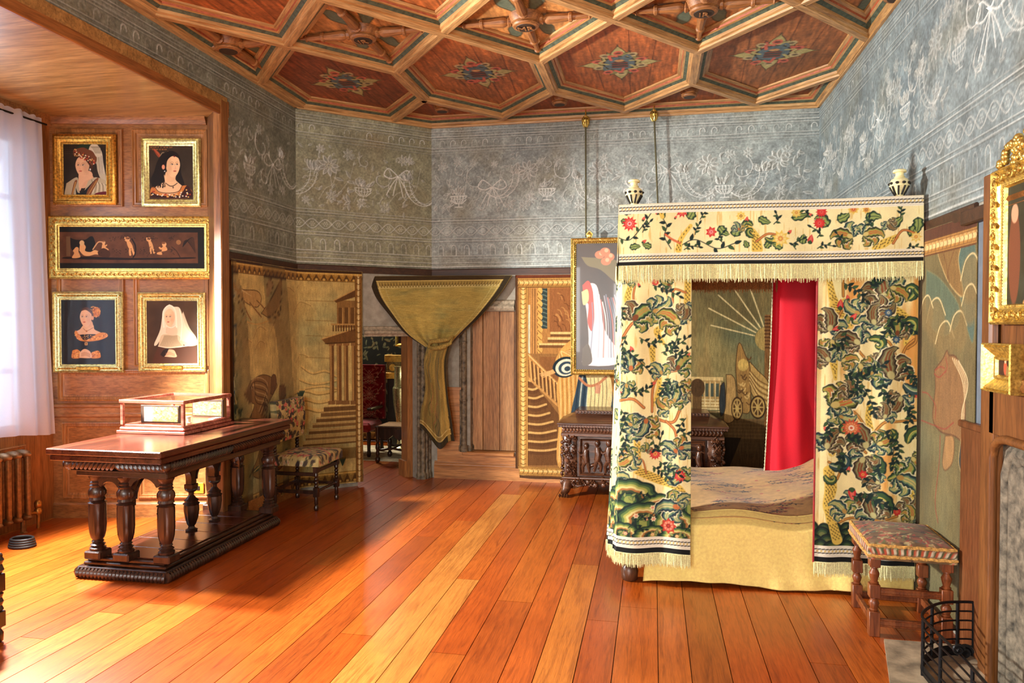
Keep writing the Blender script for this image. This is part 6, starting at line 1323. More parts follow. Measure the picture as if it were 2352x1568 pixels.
for a in ((X0+.0,Y0-.0,X1+.0,Y0-.0,(0,-1)),(X1+.0,Y0,X1+.0,Y1,(1,0)),(X0,Y0,X0,Y1,(-1,0))): lobes(m,*a[:4],.732,.032,.03,.018,.9,True,a[4])
for x,y in ((X0-.01,Y0-.01),(X1+.01,Y0-.01),(X1+.01,Y1)): m.ell((x,y,.735),(.03,.03,.034),8,6)
m.build('gadrooned_frieze',tw2,tb,50)
m=MB();m.box(X0-.06,Y0-.10,.768,X1+.04,Y1+.08,.802,.005);m.build('draw_leaf',tt,tb)
m=MB();m.box(X0-.075,Y0-.115,.806,X1+.05,Y1+.09,.846,.006);m.build('tabletop',tt,tb)
# ---------- glass case
mh=wood('mahogany',(120,52,40),(168,88,72),(206,126,104),0,8,.22,.15,.5);gl=glasspane()
cs=thing('display_case','glazed mahogany display case standing on the carved oak table','display case',(-3.45,4.785,.847))
cx,cy=.25,.285;m=MB();m.box(-cx-.02,-cy-.02,0,cx+.02,cy+.02,.022,.004);m.box(-cx-.008,-cy-.008,.022,cx+.008,cy+.008,.045,.008);m.box(-cx+.006,-cy+.006,.045,cx-.006,cy-.006,.062,.003);m.build('base',mh,cs)
for a in (-1,1):
    for b in (-1,1): MB().box(a*(cx-.01)-.011,b*(cy-.01)-.011,.06,a*(cx-.01)+.011,b*(cy-.01)+.011,.215,.002).build('corner_post',mh,cs)
m=MB()
for a,b,c_,d in ((-cx-.008,-cy-.008,cx+.008,-cy+.03),(-cx-.008,cy-.03,cx+.008,cy+.008),(-cx-.008,-cy+.02,-cx+.03,cy-.02),(cx-.03,-cy+.02,cx+.008,cy-.02)): m.box(a,b,.213,c_,d,.238,.004)
m.build('top_frame',mh,cs)
m=MB();m.box(-cx+.008,-cy+.001,.062,cx-.008,-cy+.003,.213);m.build('glass',gl,cs,0)
m=MB();m.box(cx-.003,-cy+.008,.062,cx-.001,cy-.008,.213);m.build('glass',gl,cs,0)
m=MB();m.box(-cx+.02,-cy+.02,.226,cx-.02,cy-.02,.228);m.build('glass',gl,cs,0)
needle=painted('needlework',.9,500,.5,var=.1)
def bxthing(name,label,cat,loc,f,group=None):
    t=thing(name,label,cat,loc);f(t);return t
def wb(t):
    m=MB();m.box(-.155,.0,0,.155,.02,.125,.002);m.build('case_body',plain('worn_black_box',(60,40,26),.6),t)
    c=Canvas(.27,.105,600,(206,176,110),-.125,.01);c.mottle(.02,.3,1);c.rect(-.125,.01,-.06,.12,(240,232,200));r=random.Random(1)
    for i in range(140): u,v=r.uniform(-.05,.14),r.uniform(.015,.11);c.curve([(u,v),(u+.006,v+.005),(u+.01,v-.002)],.003,r.choice([(150,110,50),(226,200,130),(110,80,40),(170,150,80)]))
    c.sheet('panel',needle,lambda U,V:np.stack([U,0*U-.003,V],-1),t)
bxthing('needlework_box','pale needlework covered box inside the glass case, front of the two','box',(-3.46,4.60,.912),wb)
def wb2(t):
    m=MB();m.box(-.13,-.01,0,.13,.01,.13,.002);m.build('case_body',MATS['worn_black_box'],t)
    c=Canvas(.24,.105,500,(222,176,104),-.12,.01);c.mottle(.02,.4,2);r=random.Random(2)
    for i in range(160): u,v=r.uniform(-.12,.12),r.uniform(.015,.11);c.curve([(u,v),(u+.006,v+.005),(u+.01,v-.002)],.003,r.choice([(206,170,96),(226,200,130),(90,50,30),(170,150,80)]))
    c.sheet('panel',needle,lambda U,V:np.stack([U,0*U-.013,V],-1),t)
bxthing('needlework_box','brown embroidered box panel at the back of the glass case','box',(-3.345,5.0,.912),wb2)
sp=MB();sp.lathe(0,0,0,[(0,.016),(.006,.018),(.01,.013),(.04,.013),(.044,.018),(.05,.017)],16);o=sp.build('thread_reel',plain('ivory',(226,216,180),.5),None);o.location=(-3.245,4.62,.912);tag(o,'small ivory coloured reel inside the glass case','reel')
m=MB();m.box(-.02,-.05,0,.02,.05,.003);o=m.build('label_card',plain('white_card',(236,234,226),.6),None,0);o.location=(-3.235,4.92,.911);tag(o,'white card lying flat inside the glass case','card')
# ---------- upholstered side chair behind the table
floral=painted('floral_needlework',.85,450,.5,sheen=.1,var=.1)
def floral_canvas(w,h,seed,n,base=(206,184,120),bg2=(60,44,40)):
    c=Canvas(w,h,420,base,0,0);r=random.Random(seed);c.mottle(.05,.2,seed)
    for i in range(n//3): u,v=r.uniform(0,w),r.uniform(0,h);c.ell(u,v,.03,.02,(44,34,38),.75,r.random()*3)
    for i in range(n):
        u,v=r.uniform(0,w),r.uniform(0,h);k=r.random();a=r.uniform(.015,.03)
        if k<.5: flower(c,u,v,a,7,r.choice([((196,50,54),(226,120,110),(240,210,150)),((214,96,84),(236,170,140),(200,60,50)),((232,200,120),(244,226,170),(150,90,40)),((236,226,190),(220,190,130),(190,70,60))]))
        elif k<.8: leaf(c,u,v,a*1.8,a*.8,r.uniform(0,6.28),.4,((30,34,34),(84,92,60),(150,150,90),BR),fill=2)
        else: c.curve([(u,v),(u+.02,v+.015),(u+.04,v)],.005,(36,30,34))
    return c
dkw=wood('turned_walnut',(26,14,10),(50,28,18),(82,50,34),2,9,.28,.2,.3)
def bobbin(z0,z1,r,step=.03):
    P=[];z=z0
    while z<z1-step: P+=[(z,r*.62),(z+step*.25,r*.95),(z+step*.5,r),(z+step*.75,r*.95)];z+=step
    return P+[(z1,r*.7)]
ch_=thing('side_chair','dark turned chair with red and cream floral needlework seat, behind the oak table','chair',(-3.06,6.05,0))
def cushion(w,d,z0,z1,canv,name,parent,mat,bulge=.02,x0=0,y0=0,skirt=True):
    """seat pad: dome over straight sides as one sheet"""
    n=70;U,V=np.meshgrid(np.linspace(-1,1,n),np.linspace(-1,1,n));e=np.maximum(abs(U),abs(V));k=np.clip((e-.78)/.22,0,1)
    s=np.where(e>.78,.86+.14*np.minimum(1,k*3),e/.78*.86)/np.maximum(e,1e-6)
    x=U*s*w/2;y=V*s*d/2;z=z1+bulge*(1-(U/.9)**2).clip(0,1)*(1-(V/.9)**2).clip(0,1)-(z1-z0)*np.clip((k-.3)/.7,0,1)-.012*np.clip(k/.3,0,1)**2
    P=np.stack([x0+x,y0+y,z],-1);C=canv.at((U+1)/2*canv.w,(V+1)/2*canv.h);o=gridmesh(name,P,C,mat,parent);return o
cushion(.46,.50,.40,.475,floral_canvas(.6,.65,5,230),'seat',ch_,floral)
for x,y,nm in ((.19,-.21,0),(.19,.20,0),(-.2,-.21,1),(-.2,.20,1)):
    m=MB();
    m.box(x-.021,y-.021,.33,x+.021,y+.021,.40,.002);m.box(x-.021,y-.021,.12,x+.021,y+.021,.20,.002);m.lathe(x,y,0,[(0,.015),(.01,.02),(.03,.022),(.05,.013),(.06,.018),(.12,.016)],12);m.lathe(x,y,0,bobbin(.2,.33,.019),12)
    m.build('leg',dkw,ch_,40)
    if nm: m=MB();m.lathe(x,y,0,bobbin(.47,.62,.019),12);m.box(x-.018,y-.02,.60,x+.018,y+.02,.92,.003);m.build('back_post',dkw,ch_,40)
m=MB();
for z in (.145,.30): m.box(-.2,-.222,z,.19,-.2,z+.03,.003)
m.box(-.2,.19,.145,.19,.21,.17,.003);m.box(-.205,-.2,.15,-.19,.2,.18,.003);m.lathe(.19,.165,-.19,bobbin(0,.38,.013),10,axis='y');m.box(.185,-.2,.33,.2,.2,.36,.002);m.build('stretcher',dkw,ch_,40)
c=floral_canvas(.52,.36,8,130);c.sheet('backrest',floral,lambda U,V:np.stack([-.165+.012*np.sin(V*9)+.012*np.cos((U-.26)*6),U-.25,.585+V],-1),ch_,back=(-.06,0,0))
# ---------- square stool beside the bed
sw=wood('stool_oak',(92,42,18),(128,66,32),(160,92,50),2,8,.4,.2,.0)
st=thing('stool','square oak stool with worn red and green tapestry cushion, right of the bed','stool',(1.308,4.215,0),math.radians(-3))
hx,hy=.168,.20
for x in (-hx,hx):
    for y in (-hy,hy):
        m=MB();m.box(x-.026,y-.026,0,x+.026,y+.026,.13,.003);m.lathe(x,y,.13,[(0,.018),(.006,.022),(.012,.017),(.02,.02),(.04,.026),(.055,.02),(.062,.014),(.068,.022),(.075,.02)],14)
        m.box(x-.026,y-.026,.20,x+.026,y+.026,.27,.003);m.lathe(x,y,.27,[(0,.018),(.008,.023),(.014,.016),(.03,.02),(.055,.026),(.07,.018),(.08,.014),(.086,.022),(.095,.02)],14);m.box(x-.026,y-.026,.36,x+.026,y+.026,.41,.003);m.build('leg',sw,st,40)
for a,b,c_,d,zz in ((-hx,-hy,hx,-hy,((.05,.09),(.215,.25))),(-hx,hy,hx,hy,((.05,.09),(.37,.40))),(-hx,-hy,-hx,hy,((.05,.085),)),(hx,-hy,hx,hy,((.05,.085),(.37,.40)))):
    for z0,z1 in zz:
        m=MB();m.box(min(a,c_)-(0 if b==d else .012),min(b,d)-(.012 if b==d else 0),z0,max(a,c_)+(0 if b==d else .012),max(b,d)+(.012 if b==d else 0),z1,.003)
        if b==d: m.tube([(a,b-.014,z1-.008),(c_,b-.014,z1-.008)],.004,6);m.tube([(a,b-.014,z0+.008),(c_,b-.014,z0+.008)],.004,6)
        m.build('stretcher',sw,st,40)
m=MB();m.box(-hx-.015,-hy-.015,.405,hx+.015,hy+.015,.418);m.build('seat_webbing',plain('webbing_white',(226,222,208),.8),st)
c=Canvas(.7,.7,330,(130,100,66),0,0);r=random.Random(3);c.mottle(.08,.3,3)
for i in range(340):
    u,v=r.uniform(0,.7),r.uniform(0,.7);cl=r.choice([(168,64,54),(196,104,80),(90,104,96),(200,186,130),(110,124,70),(60,50,46),(186,70,60),(206,190,140)])
    c.curve([(u,v),(u+r.uniform(-.04,.05),v+r.uniform(-.02,.04)),(u+r.uniform(-.06,.08),v+r.uniform(-.04,.05))],r.uniform(.006,.014),cl,.9)
for i in range(40):
    t=i/40*.7
    for p in ((t,.035),(t,.665),(.035,t),(.665,t)): c.ell(p[0],p[1],.010,.010,(206,90,60) if i%3==0 else ((236,220,190) if i%3==1 else (70,90,60)))
cu=cushion(.41,.48,.418,.487,c,'cushion',st,floral,.035)
bm=plain('gold_braid',(186,142,74),.8,var=.35,scale=90,bmp=.6)
m=MB()
for z,k in ((.424,1.02),(.476,1.0)):
    P=[(sx*.199*k,sy*.234*k,z+.002*math.sin(i*2)) for i,(sx,sy) in enumerate([(u,-1) for u in np.linspace(-1,1,24)]+[(1,u) for u in np.linspace(-1,1,24)][1:]+[(u,1) for u in np.linspace(1,-1,24)][1:]+[(-1,u) for u in np.linspace(1,-1,24)][1:-1])];m.tube(P,.009,6,True)
m.build('cushion_braid',bm,st,50)
# ---------- iron fender on the hearth
fe=thing('fender','curved black iron fender with bars and scroll finial standing on the hearth','fender',(0,0,.012))
P2=[onZ(x,y,.28) for x,y in ((2262,1381),(2215,1378),(2165,1380),(2132,1392),(2118,1410),(2135,1432),(2175,1470),(2218,1512),(2268,1568),(2330,1640))];P2=[(float(p[0]),float(p[1])) for p in P2]
P2=[(min(p[0],1.53),p[1]) for p in P2];S2=spline(P2,6)
for z,r,nm in ((.26,.007,'top_rail'),(.215,.0045,'bar'),(.17,.0045,'bar'),(.125,.0045,'bar'),(.08,.0045,'bar')):
    m=MB();m.tube([(x,y,z) for x,y in S2],r,6);m.build(nm,ir,fe,50)
m=MB();m.tube([(x,y,.02) for x,y in S2],.006,6);k=len(S2);vs=[(x,y,0) for x,y in S2]+[(x,y,.05) for x,y in S2];m.add(vs,[(i,i+1,k+i+1,k+i) for i in range(k-1)]);m.build('base_plate',ir,fe,50)
for i in (1,8,16,26,34,44,52): x,y=S2[min(i,len(S2)-1)];MB().lathe(x,y,0,[(0,.008),(.255,.008)],8).build('upright',ir,fe,50)
x,y=S2[40];m=MB();m.tube([(x+.02+.03*math.cos(t)*(1-t/14),y-.0,.27+.03*math.sin(t)*(1-t/14)) for t in np.linspace(0,9,26)],.007,6);m.tube([(x-.01+.022*math.cos(t)*(1-t/14),y-.02,.285+.022*math.sin(t)*(1-t/14)) for t in np.linspace(0,9,22)],.006,6);m.build('scroll',ir,fe,50)
# ---------- carved chest behind the bed
cw=wood('chest_walnut',(44,24,14),(88,52,32),(134,88,58),0,9,.3,.3,.3)
cst=thing('carved_chest','richly carved walnut chest on paw feet, between bed and staircase tapestry','chest',(0,0,0))
a,b=-.84,.63;y0,y1=6.80,7.28
MB().box(a+.03,y0+.02,.16,b-.03,y1,.62).build('body',cw,cst)
def carve(m,x0,x1,z0,z1,n,seed,y=y0):
    r=random.Random(seed)
    for i in range(n):
        cx_,cz_=r.uniform(x0,x1),r.uniform(z0,z1);s=r.uniform(.010,.022)
        if r.random()<.55: m.ell((cx_,y,cz_),(s*r.uniform(.6,1.3),.018,s*r.uniform(.6,1.6)),7,5,r.uniform(0,3))
        else: m.tube([(cx_,y-.006,cz_),(cx_+s,y-.02,cz_+s),(cx_+s*1.4,y-.016,cz_-s*.2),(cx_+s*.6,y-.008,cz_-s*.6)],[.007,.009,.008,.004],6)
def fig(m,x,z,s,f=1):
    Y=y0-.01;m.ell((x,Y-.01,z+.26*s),(.026*s,.024,.032*s),8,6);m.tube([(x,Y,z+.22*s),(x+.01*f,Y-.012,z+.16*s),(x-.005*f,Y-.008,z+.1*s)],[.026*s,.034*s,.028*s],8);m.tube([(x-.01*f,Y,z+.1*s),(x-.02*f,Y-.01,z+.05*s),(x-.03*f,Y-.004,z)],[.02*s,.016*s,.011*s],7);m.tube([(x+.01*f,Y,z+.1*s),(x+.035*f,Y-.012,z+.055*s),(x+.03*f,Y-.004,z)],[.02*s,.016*s,.011*s],7);m.tube([(x,Y-.01,z+.2*s),(x+.05*f*s,Y-.02,z+.17*s),(x+.08*f*s,Y-.012,z+.2*s)],[.012*s,.011*s,.008*s],6)
for (x0,x1,k) in ((a+.16,-.14,1),(-.02,b-.16,2)):
    m=MB();m.framesweep(x1-x0,.36,[(0,0),(0,.02),(.012,.026),(.02,.014),(.034,.012)],(x0+x1)/2,.38,y0+.02);m.box(x0,y0+.012,.2,x1,y0+.02,.56)
    n=5
    for i in range(n): fig(m,x0+.07+(x1-x0-.12)*i/(n-1),.235+.01*(i%2),.95+.12*((i*7)%3)/2,1 if i%2 else -1)
    carve(m,x0+.04,x1-.04,.22,.30,14,k);m.build('front_panel',cw,cst,50)
for x0,x1,k in ((a+.02,a+.14,3),(-.12,-.04,4),(b-.14,b-.02,5)):
    m=MB();m.box(x0,y0,.18,x1,y0+.02,.60,.003);carve(m,x0+.02,x1-.02,.2,.58,46,k);
    if k!=4:
        xx=x0-.015 if k==3 else x1+.015
        for i in range(22): r=random.Random(i+k);m.ell((xx+r.uniform(-.015,.012),y0+r.uniform(.0,.05),.2+.37*i/22),(.016,.018,.018),6,5)
    m.build('pilaster',cw,cst,50)
m=MB();m.box(a-.01,y0-.015,.57,b+.01,y1,.60,.004);m.box(a,y0-.005,.60,b,y1,.655,.003)
for i in range(46): x=a+.02+(b-a-.04)*i/45;m.tube([(x-.006,y0-.008,.61),(x+.006,y0-.014,.63),(x-.002,y0-.008,.65)],.006,5)
m.build('upper_frieze',cw,cst,45)
m=MB();m.box(a-.03,y0-.04,.655,b+.03,y1+.0,.68,.005);m.box(a-.045,y0-.055,.68,b+.045,y1,.70,.004);n=60
for i in range(n): x=a-.03+(b-a+.06)*i/(n-1);m.box(x-.004,y0-.047,.657,x+.004,y0-.038,.678)
m.add([(a-.03,y0-.04,.70),(b+.03,y0-.04,.70),(b+.03,y1,.70),(a-.03,y1,.70),(a+.10,y0+.12,.765),(b-.10,y0+.12,.765),(b-.10,y1,.765),(a+.10,y1,.765)],[(0,1,5,4),(1,2,6,5),(2,3,7,6),(3,0,4,7),(4,5,6,7)])
m.box(a+.11,y0+.13,.765,b-.11,y1,.80,.004)
for i in range(40): x=a+.13+(b-a-.26)*i/39;m.ell((x,y0+.125,.783),(.012,.01,.012),6,4)
m.build('lid',cw,cst,35)
m=MB();m.box(a,y0-.0,.12,b,y1,.17,.01);carve(m,a-.01,b+.01,.10,.165,120,9);m.tube([(a,y0-.01,.175),(b,y0-.01,.175)],.012,8);m.build('base_moulding',cw,cst,45)
for x,f in ((a+.05,-1),(b-.05,1)):
    for yy in (y0,y1-.08):
        m=MB();m.tube([(x,yy+.03,.12),(x+f*.01,yy,.09),(x+f*.02,yy-.02,.05),(x+f*.03,yy-.05,.03)],[.06,.05,.04,.03],10)
        for i in range(4): m.ell((x+f*.03-.035+i*.024,yy-.065,.018),(.013,.024,.018),7,5)
        m.tube([(x-f*.04,yy+.01,.12),(x-f*.1,yy,.1),(x-f*.16,yy-.004,.115)],[.02,.014,.006],6);m.build('paw_foot',cw,cst,50)
# ---------- corner of a turned armchair at the left edge
ac=thing('turned_chair','dark turned leg chair with olive cushion, cut off by the left edge','chair',(-3.50,2.83,0))
for x in (-.25,.25):
    for y in (-.25,.25):
        m=MB();m.lathe(x,y,0,[(0,.012),(.012,.022),(.05,.024),(.07,.012),(.08,.02)],12);m.box(x-.024,y-.024,.08,x+.024,y+.024,.16,.003);m.lathe(x,y,0,[(.16,.016),(.17,.026),(.19,.018),(.21,.026),(.23,.018),(.25,.026),(.26,.016)],12);m.box(x-.024,y-.024,.26,x+.024,y+.024,.35,.003);m.lathe(x,y,0,[(.35,.016),(.37,.03),(.40,.02),(.42,.03),(.44,.02)],12);m.build('leg',dkw,ac,40)
for q in ((-.25,-.26,.25,-.24),(-.25,.24,.25,.26),(-.26,-.25,-.24,.25),(.24,-.25,.26,.25)): MB().box(q[0],q[1],.10,q[2],q[3],.14,.003).build('stretcher',dkw,ac)
MB().box(-.27,-.27,.43,.27,.27,.455,.008).build('seat_rail',dkw,ac);MB().box(-.265,-.265,.455,.265,.265,.51,.025).build('seat_cushion',plain('olive_velvet',(128,110,60),.9,sheen=.3),ac)
m=MB();m.box(-.27,-.26,.51,-.22,.26,1.0,.02);m.build('backrest',MATS['olive_velvet'],ac)
# ---------- small things of the recess
rd=plain('radiator_bronze',(120,88,52),.4,.35,var=.2,scale=30,bmp=.1)
ra=thing('radiator','bronze painted column radiator below the curtained window','radiator',(-4.80,4.60,0))
for i in range(7):
    y=-.33+i*.085;m=MB()
    for x in (-.05,.0,.05): m.tube([(x,y,.13),(x,y,.16),(x,y,.58),(x,y,.61)],[.014,.02,.02,.014],8)
    m.ell((0,y,.615),(.085,.028,.035),10,6);m.ell((0,y,.125),(.085,.028,.03),10,6);m.build('column',rd,ra,50)
for y in (-.33,.18): MB().lathe(0,y,0,[(0,.03),(.01,.02),(.11,.018)],10).build('foot',rd,ra)
m=MB();m.tube([(0,.2,.13),(0,.27,.13),(0,.31,.12),(0,.32,.10),(0,.32,-.01)],.013,8);m.lathe(0,.32,.11,[(0,.024),(.03,.03),(.05,.02),(.06,.028),(.09,.03),(.11,.018)],12);m.build('valve',plain('dull_brass',(176,128,66),.35,.8),ra,50)
so=thing('wall_socket','square brass electric wall plate on the panelling behind the table','socket',port(ps(457,1120)[0],ps(457,1120)[1],.004),RZP)
MB().box(-.045,-.012,-.045,.045,0,.045,.003).build('plate',plain('bright_brass',(226,176,66),.3,.6),so);MB().box(-.014,-.015,-.018,.014,-.012,.018,.001).build('switch',plain('black_plastic',(20,20,20),.4),so)
cc_=MB();
for k in range(4): cc_.tube([(.09*math.cos(t)*(1-.05*k),.07*math.sin(t)*(1-.05*k),.012+.016*k) for t in np.linspace(0,2*PI,26)],.009,6,True)
o=cc_.build('cable_coil',plain('black_rubber',(20,20,22),.5),None);o.location=(-4.50,4.47,0);tag(o,'coil of black cable on the floor below the radiator','cable')
# sheer window curtain
def sheer():
    m_,t,b=nt('sheer_cotton');tr=t.nodes.new('ShaderNodeBsdfTranslucent');tr.inputs[0].default_value=(.72,.8,.95,1);df=t.nodes.new('ShaderNodeBsdfDiffuse');df.inputs[0].default_value=(.74,.79,.9,1)
    mx=t.nodes.new('ShaderNodeMixShader');mx.inputs[0].default_value=.35;t.links.new(df.outputs[0],mx.inputs[1]);t.links.new(tr.outputs[0],mx.inputs[2]);ts=t.nodes.new('ShaderNodeBsdfTransparent');m2=t.nodes.new('ShaderNodeMixShader')
    n=noise(t,mapped(t,(1,1,1)),500,2);r=t.nodes.new('ShaderNodeMapRange');r.inputs[3].default_value=.72;r.inputs[4].default_value=.97;t.links.new(n,r.inputs[0]);t.links.new(r.outputs[0],m2.inputs[0]);t.links.new(ts.outputs[0],m2.inputs[1]);t.links.new(mx.outputs[0],m2.inputs[2])
    o=[x for x in t.nodes if x.type=='OUTPUT_MATERIAL'][0];t.links.new(m2.outputs[0],o.inputs[0]);return m_
wc=thing('window_curtain','sheer white gathered curtain hanging from a rod before the tall window','curtain',(0,0,0))
U,V=np.meshgrid(np.linspace(0,1,260),np.linspace(0,1,70));t=1-V
y=3.55+U*(1.47+.11*t);x=-4.80+(.022*np.sin(U*62)+.02*np.sin(U*23+1.3))*(.55+.6*t)+.012*np.sin(U*9+t*4)*t;z=3.26-t*(2.52-.02*np.sin(U*11))+.012*abs(np.sin(U*62))*(V>.985)
P=np.stack([x,y,z],-1);gridmesh('curtain',P,np.ones(P.shape)*.9,sheer(),wc)
m=MB();m.tube([(-4.80,3.5,3.225),(-4.80,5.05,3.225)],.008,8);m.build('curtain_rod',ir,wc,50)
# ================= fireplace side of the room
fw=wood('fire_panel_wood',(92,52,20),(124,74,32),(148,94,46),2,8,.45,.1,.0)
m=MB();XP=1.49
m.box(XP,3.575,0,XR,3.705,2.29,.004);m.box(XP+.012,1.9,1.15,XR,3.62,2.29);m.box(XP,1.9,2.16,XR,3.62,2.29,.004);m.box(XP,1.9,1.12,XR,3.62,1.33,.004);m.box(XP+.006,3.55,0,XR,3.60,1.14,.004)
q=MB();q.framesweep(1.5,.83,[(0,0),(0,.012),(.02,.022),(.035,.012),(.05,.016),(.06,0)],0,0)
m.add([(XP+y_,2.85-x_-.0,1.745+z_) for x_,y_,z_ in q.v],q.f);m.build('trim_16',fw,None,30,kind='structure')
m=MB();m.tube([(XP-.004,3.565,.0),(XP-.004,3.565,1.02),(XP-.004,3.545,1.075),(XP-.004,3.50,1.105),(XP-.004,3.44,1.115),(XP-.004,1.9,1.115)],.02,8);m.build('trim_17',fw,None,50,kind='structure')
fs=plain('fire_stone',(98,91,77),.85,var=.45,scale=22,bmp=.6,bd=.012)
m=MB()
for y,x,r in ((3.52,XP+.04,.03),(3.46,XP+.05,.035),(3.39,XP+.075,.03)):
    m.tube([(x,y,.0),(x,y,.95),(x,y-.03,1.02),(x,y-.09,1.06+(3.52-y)*-.3),(x,2.0,1.06-(3.52-y)*.5)],r,10)
m.box(XP+.03,3.1,0,XR+.02,3.55,1.13);m.box(XP+.031,1.9,.93,XR+.02,3.099,1.13);m.build('trim_18',fs,None,40,kind='structure')
m=MB();m.box(XR+.14,1.4,0,XR+.5,3.6,1.2);m.build('wall_fireback',plain('soot',(40,36,32),.95),None,0,kind='structure')
m=MB();m.box(XR+.0,3.16,0,XR+.5,3.28,1.1);m.build('wall_fireplace_cheek',fs,None,0,kind='structure')
MB().box(XR-.012,3.69,1.12,XR-.002,3.99,2.13).build('wall_right_panel',slate,None,0,kind='structure')
m=MB();m.box(XR-.03,3.69,0,XR-.001,4.0,1.11,.004);m.box(XR-.045,3.69,1.10,XR-.001,4.0,1.135,.006);m.build('trim_19',wood('dado_dark',(88,46,22),(116,66,34),(140,86,50),2,8,.4),None,kind='structure')
m=MB();m.box(XR-.05,3.72,2.10,XR-.001,3.99,2.17,.006);m.build('trim_20',darkw,None,kind='structure')
RZR=-PI/2
def land(c,iw,ih):
    c.rect(-1,-1,1,1,(58,54,34));c.mottle(.2,.4,5,(90,96,84));c.mottle(.08,.4,6,(40,34,24));c.ell(-iw*.2,0,.05,.22,(116,106,60));c.ell(-iw*.42,-.05,.05,.2,(120,70,44));c.ell(-iw*.2,.16,.03,.04,(200,150,110));c.ell(-iw*.42,.13,.03,.04,(206,156,120));c.ell(-iw*.25,-.25,.06,.03,(190,140,80));c.ell(.1,.0,.1,.2,(96,66,44));c.ell(.1,.18,.03,.04,(210,160,120))
def orn7(m,w,h,fw_): scrolls(m,w,h,fw_*.45,.02,.045,.05,0);beads(m,w,h,fw_*.08,.007,.018,.03);beads(m,w,h,fw_*.9,.005,.013,.03)
a=onX(2298,395,XP-.01);zt,zb=float(a[2]),float(onX(2300,745,XP-.01)[2]);yl=float(a[1]);W=.95;H=zt-zb
pl=picture('framed_painting','large dark painting of figures in heavy carved gilt frame, above the fireplace','c' and (XP-.003,yl-W/2,(zt+zb)/2),RZR,W,H,.085,[(0,0),(0,.04),(.1,.05),(.3,.035),(.6,.045),(.8,.03),(.9,.028),(1,.012)],[g2],land,res=260,orn=orn7,pm=oilm)
m=MB()
for i in range(40): r=random.Random(i);an=r.uniform(0,PI);rr=r.uniform(.02,.16);m.ell((-W/2+.22+rr*math.cos(an)*1.1,-.03,H/2+.0+rr*math.sin(an)*.75),(.02,.018,.016),7,5,r.uniform(0,3))
m.build('crest',g2,pl,50)
def small(c,iw,ih): c.rect(-1,-1,1,1,(70,44,30));c.mottle(.03,.3,2);c.ell(0,0,.016,.03,(190,90,60));c.ell(0,.03,.009,.011,(226,180,140));c.ell(.02,-.02,.014,.03,(150,120,70))
a=onX(2268,787,1.46);b=onX(2275,897,1.46);W=.27;H=float(a[2]-b[2])
picture('framed_painting','small gilt framed painting with wide coved frame, below the large dark painting','c' and (XP-.003,float(a[1])-W/2,float(a[2]+b[2])/2),RZR,W,H,.075,[(0,0),(0,.05),(.08,.055),(.14,.045),(.2,.05),(.75,.02),(.8,.026),(.92,.024),(1,.010)],[g2],small,res=500,orn=lambda m,w,h,f:beads(m,w,h,f*.05,.004,.01,.05))
picture('framed_painting','gilt framed picture with scrolling pierced frame, cut off by the right edge','c' and (XP-.003,3.235-.18-.045,1.40),RZR,.33,.42,.08,[(0,0),(0,.03),(.2,.045),(.6,.03),(.8,.035),(1,.010)],[g2],small,res=200,orn=lambda m,w,h,f:scrolls(m,w,h,f*.3,.03,.07,.045,0))
# ================= the next room, seen through the low doorway
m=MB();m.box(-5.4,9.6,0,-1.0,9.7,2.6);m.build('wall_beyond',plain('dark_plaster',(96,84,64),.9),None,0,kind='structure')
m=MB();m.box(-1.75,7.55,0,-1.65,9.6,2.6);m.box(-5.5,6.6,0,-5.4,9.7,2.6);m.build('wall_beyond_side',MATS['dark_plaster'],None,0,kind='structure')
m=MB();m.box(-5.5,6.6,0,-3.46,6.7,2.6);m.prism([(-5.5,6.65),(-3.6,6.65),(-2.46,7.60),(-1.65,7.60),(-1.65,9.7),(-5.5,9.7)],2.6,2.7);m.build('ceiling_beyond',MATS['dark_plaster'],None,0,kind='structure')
# thick doorway: right cheek and lining
def quadbox(name,mat,s0,s1,d0,d1,z0,z1,kind='structure'):
    m=MB();P=[pf1(s0,-d0),pf1(s1,-d0),pf1(s1,-d1),pf1(s0,-d1)];m.prism([(p[0],p[1]) for p in P][::-1],z0,z1);return m.build(name,mat,None,0,kind=kind)
lw=wood('doorway_lining_wood',(120,72,34),(158,102,52),(184,126,72),2,8,.4,.1,.2)
quadbox('door_1',lw,1.19,1.25,.13,.30,0,1.53);quadbox('trim_21',lw,.3,1.3,.13,.30,1.53,1.62);quadbox('trim_22',lw,1.165,1.20,.15,.32,0,.17)
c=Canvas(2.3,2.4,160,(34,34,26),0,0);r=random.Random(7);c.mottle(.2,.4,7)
for i in range(900):
    u,v=r.uniform(0,2.3),r.uniform(0,2.4);leaf(c,u,v,r.uniform(.05,.12),r.uniform(.02,.045),r.uniform(0,6.28),r.uniform(-.6,.6),((18,20,18),r.choice([(96,104,76),(150,140,96),(64,80,66),(120,96,54),(170,120,54)]),(120,118,84),BR),fill=2,vein=False)
zigband(c,0,2.3,0,.1,(150,110,54))
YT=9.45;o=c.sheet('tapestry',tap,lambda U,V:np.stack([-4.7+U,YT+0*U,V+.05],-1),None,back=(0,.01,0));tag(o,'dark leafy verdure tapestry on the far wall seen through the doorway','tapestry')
ya=7.98+.75
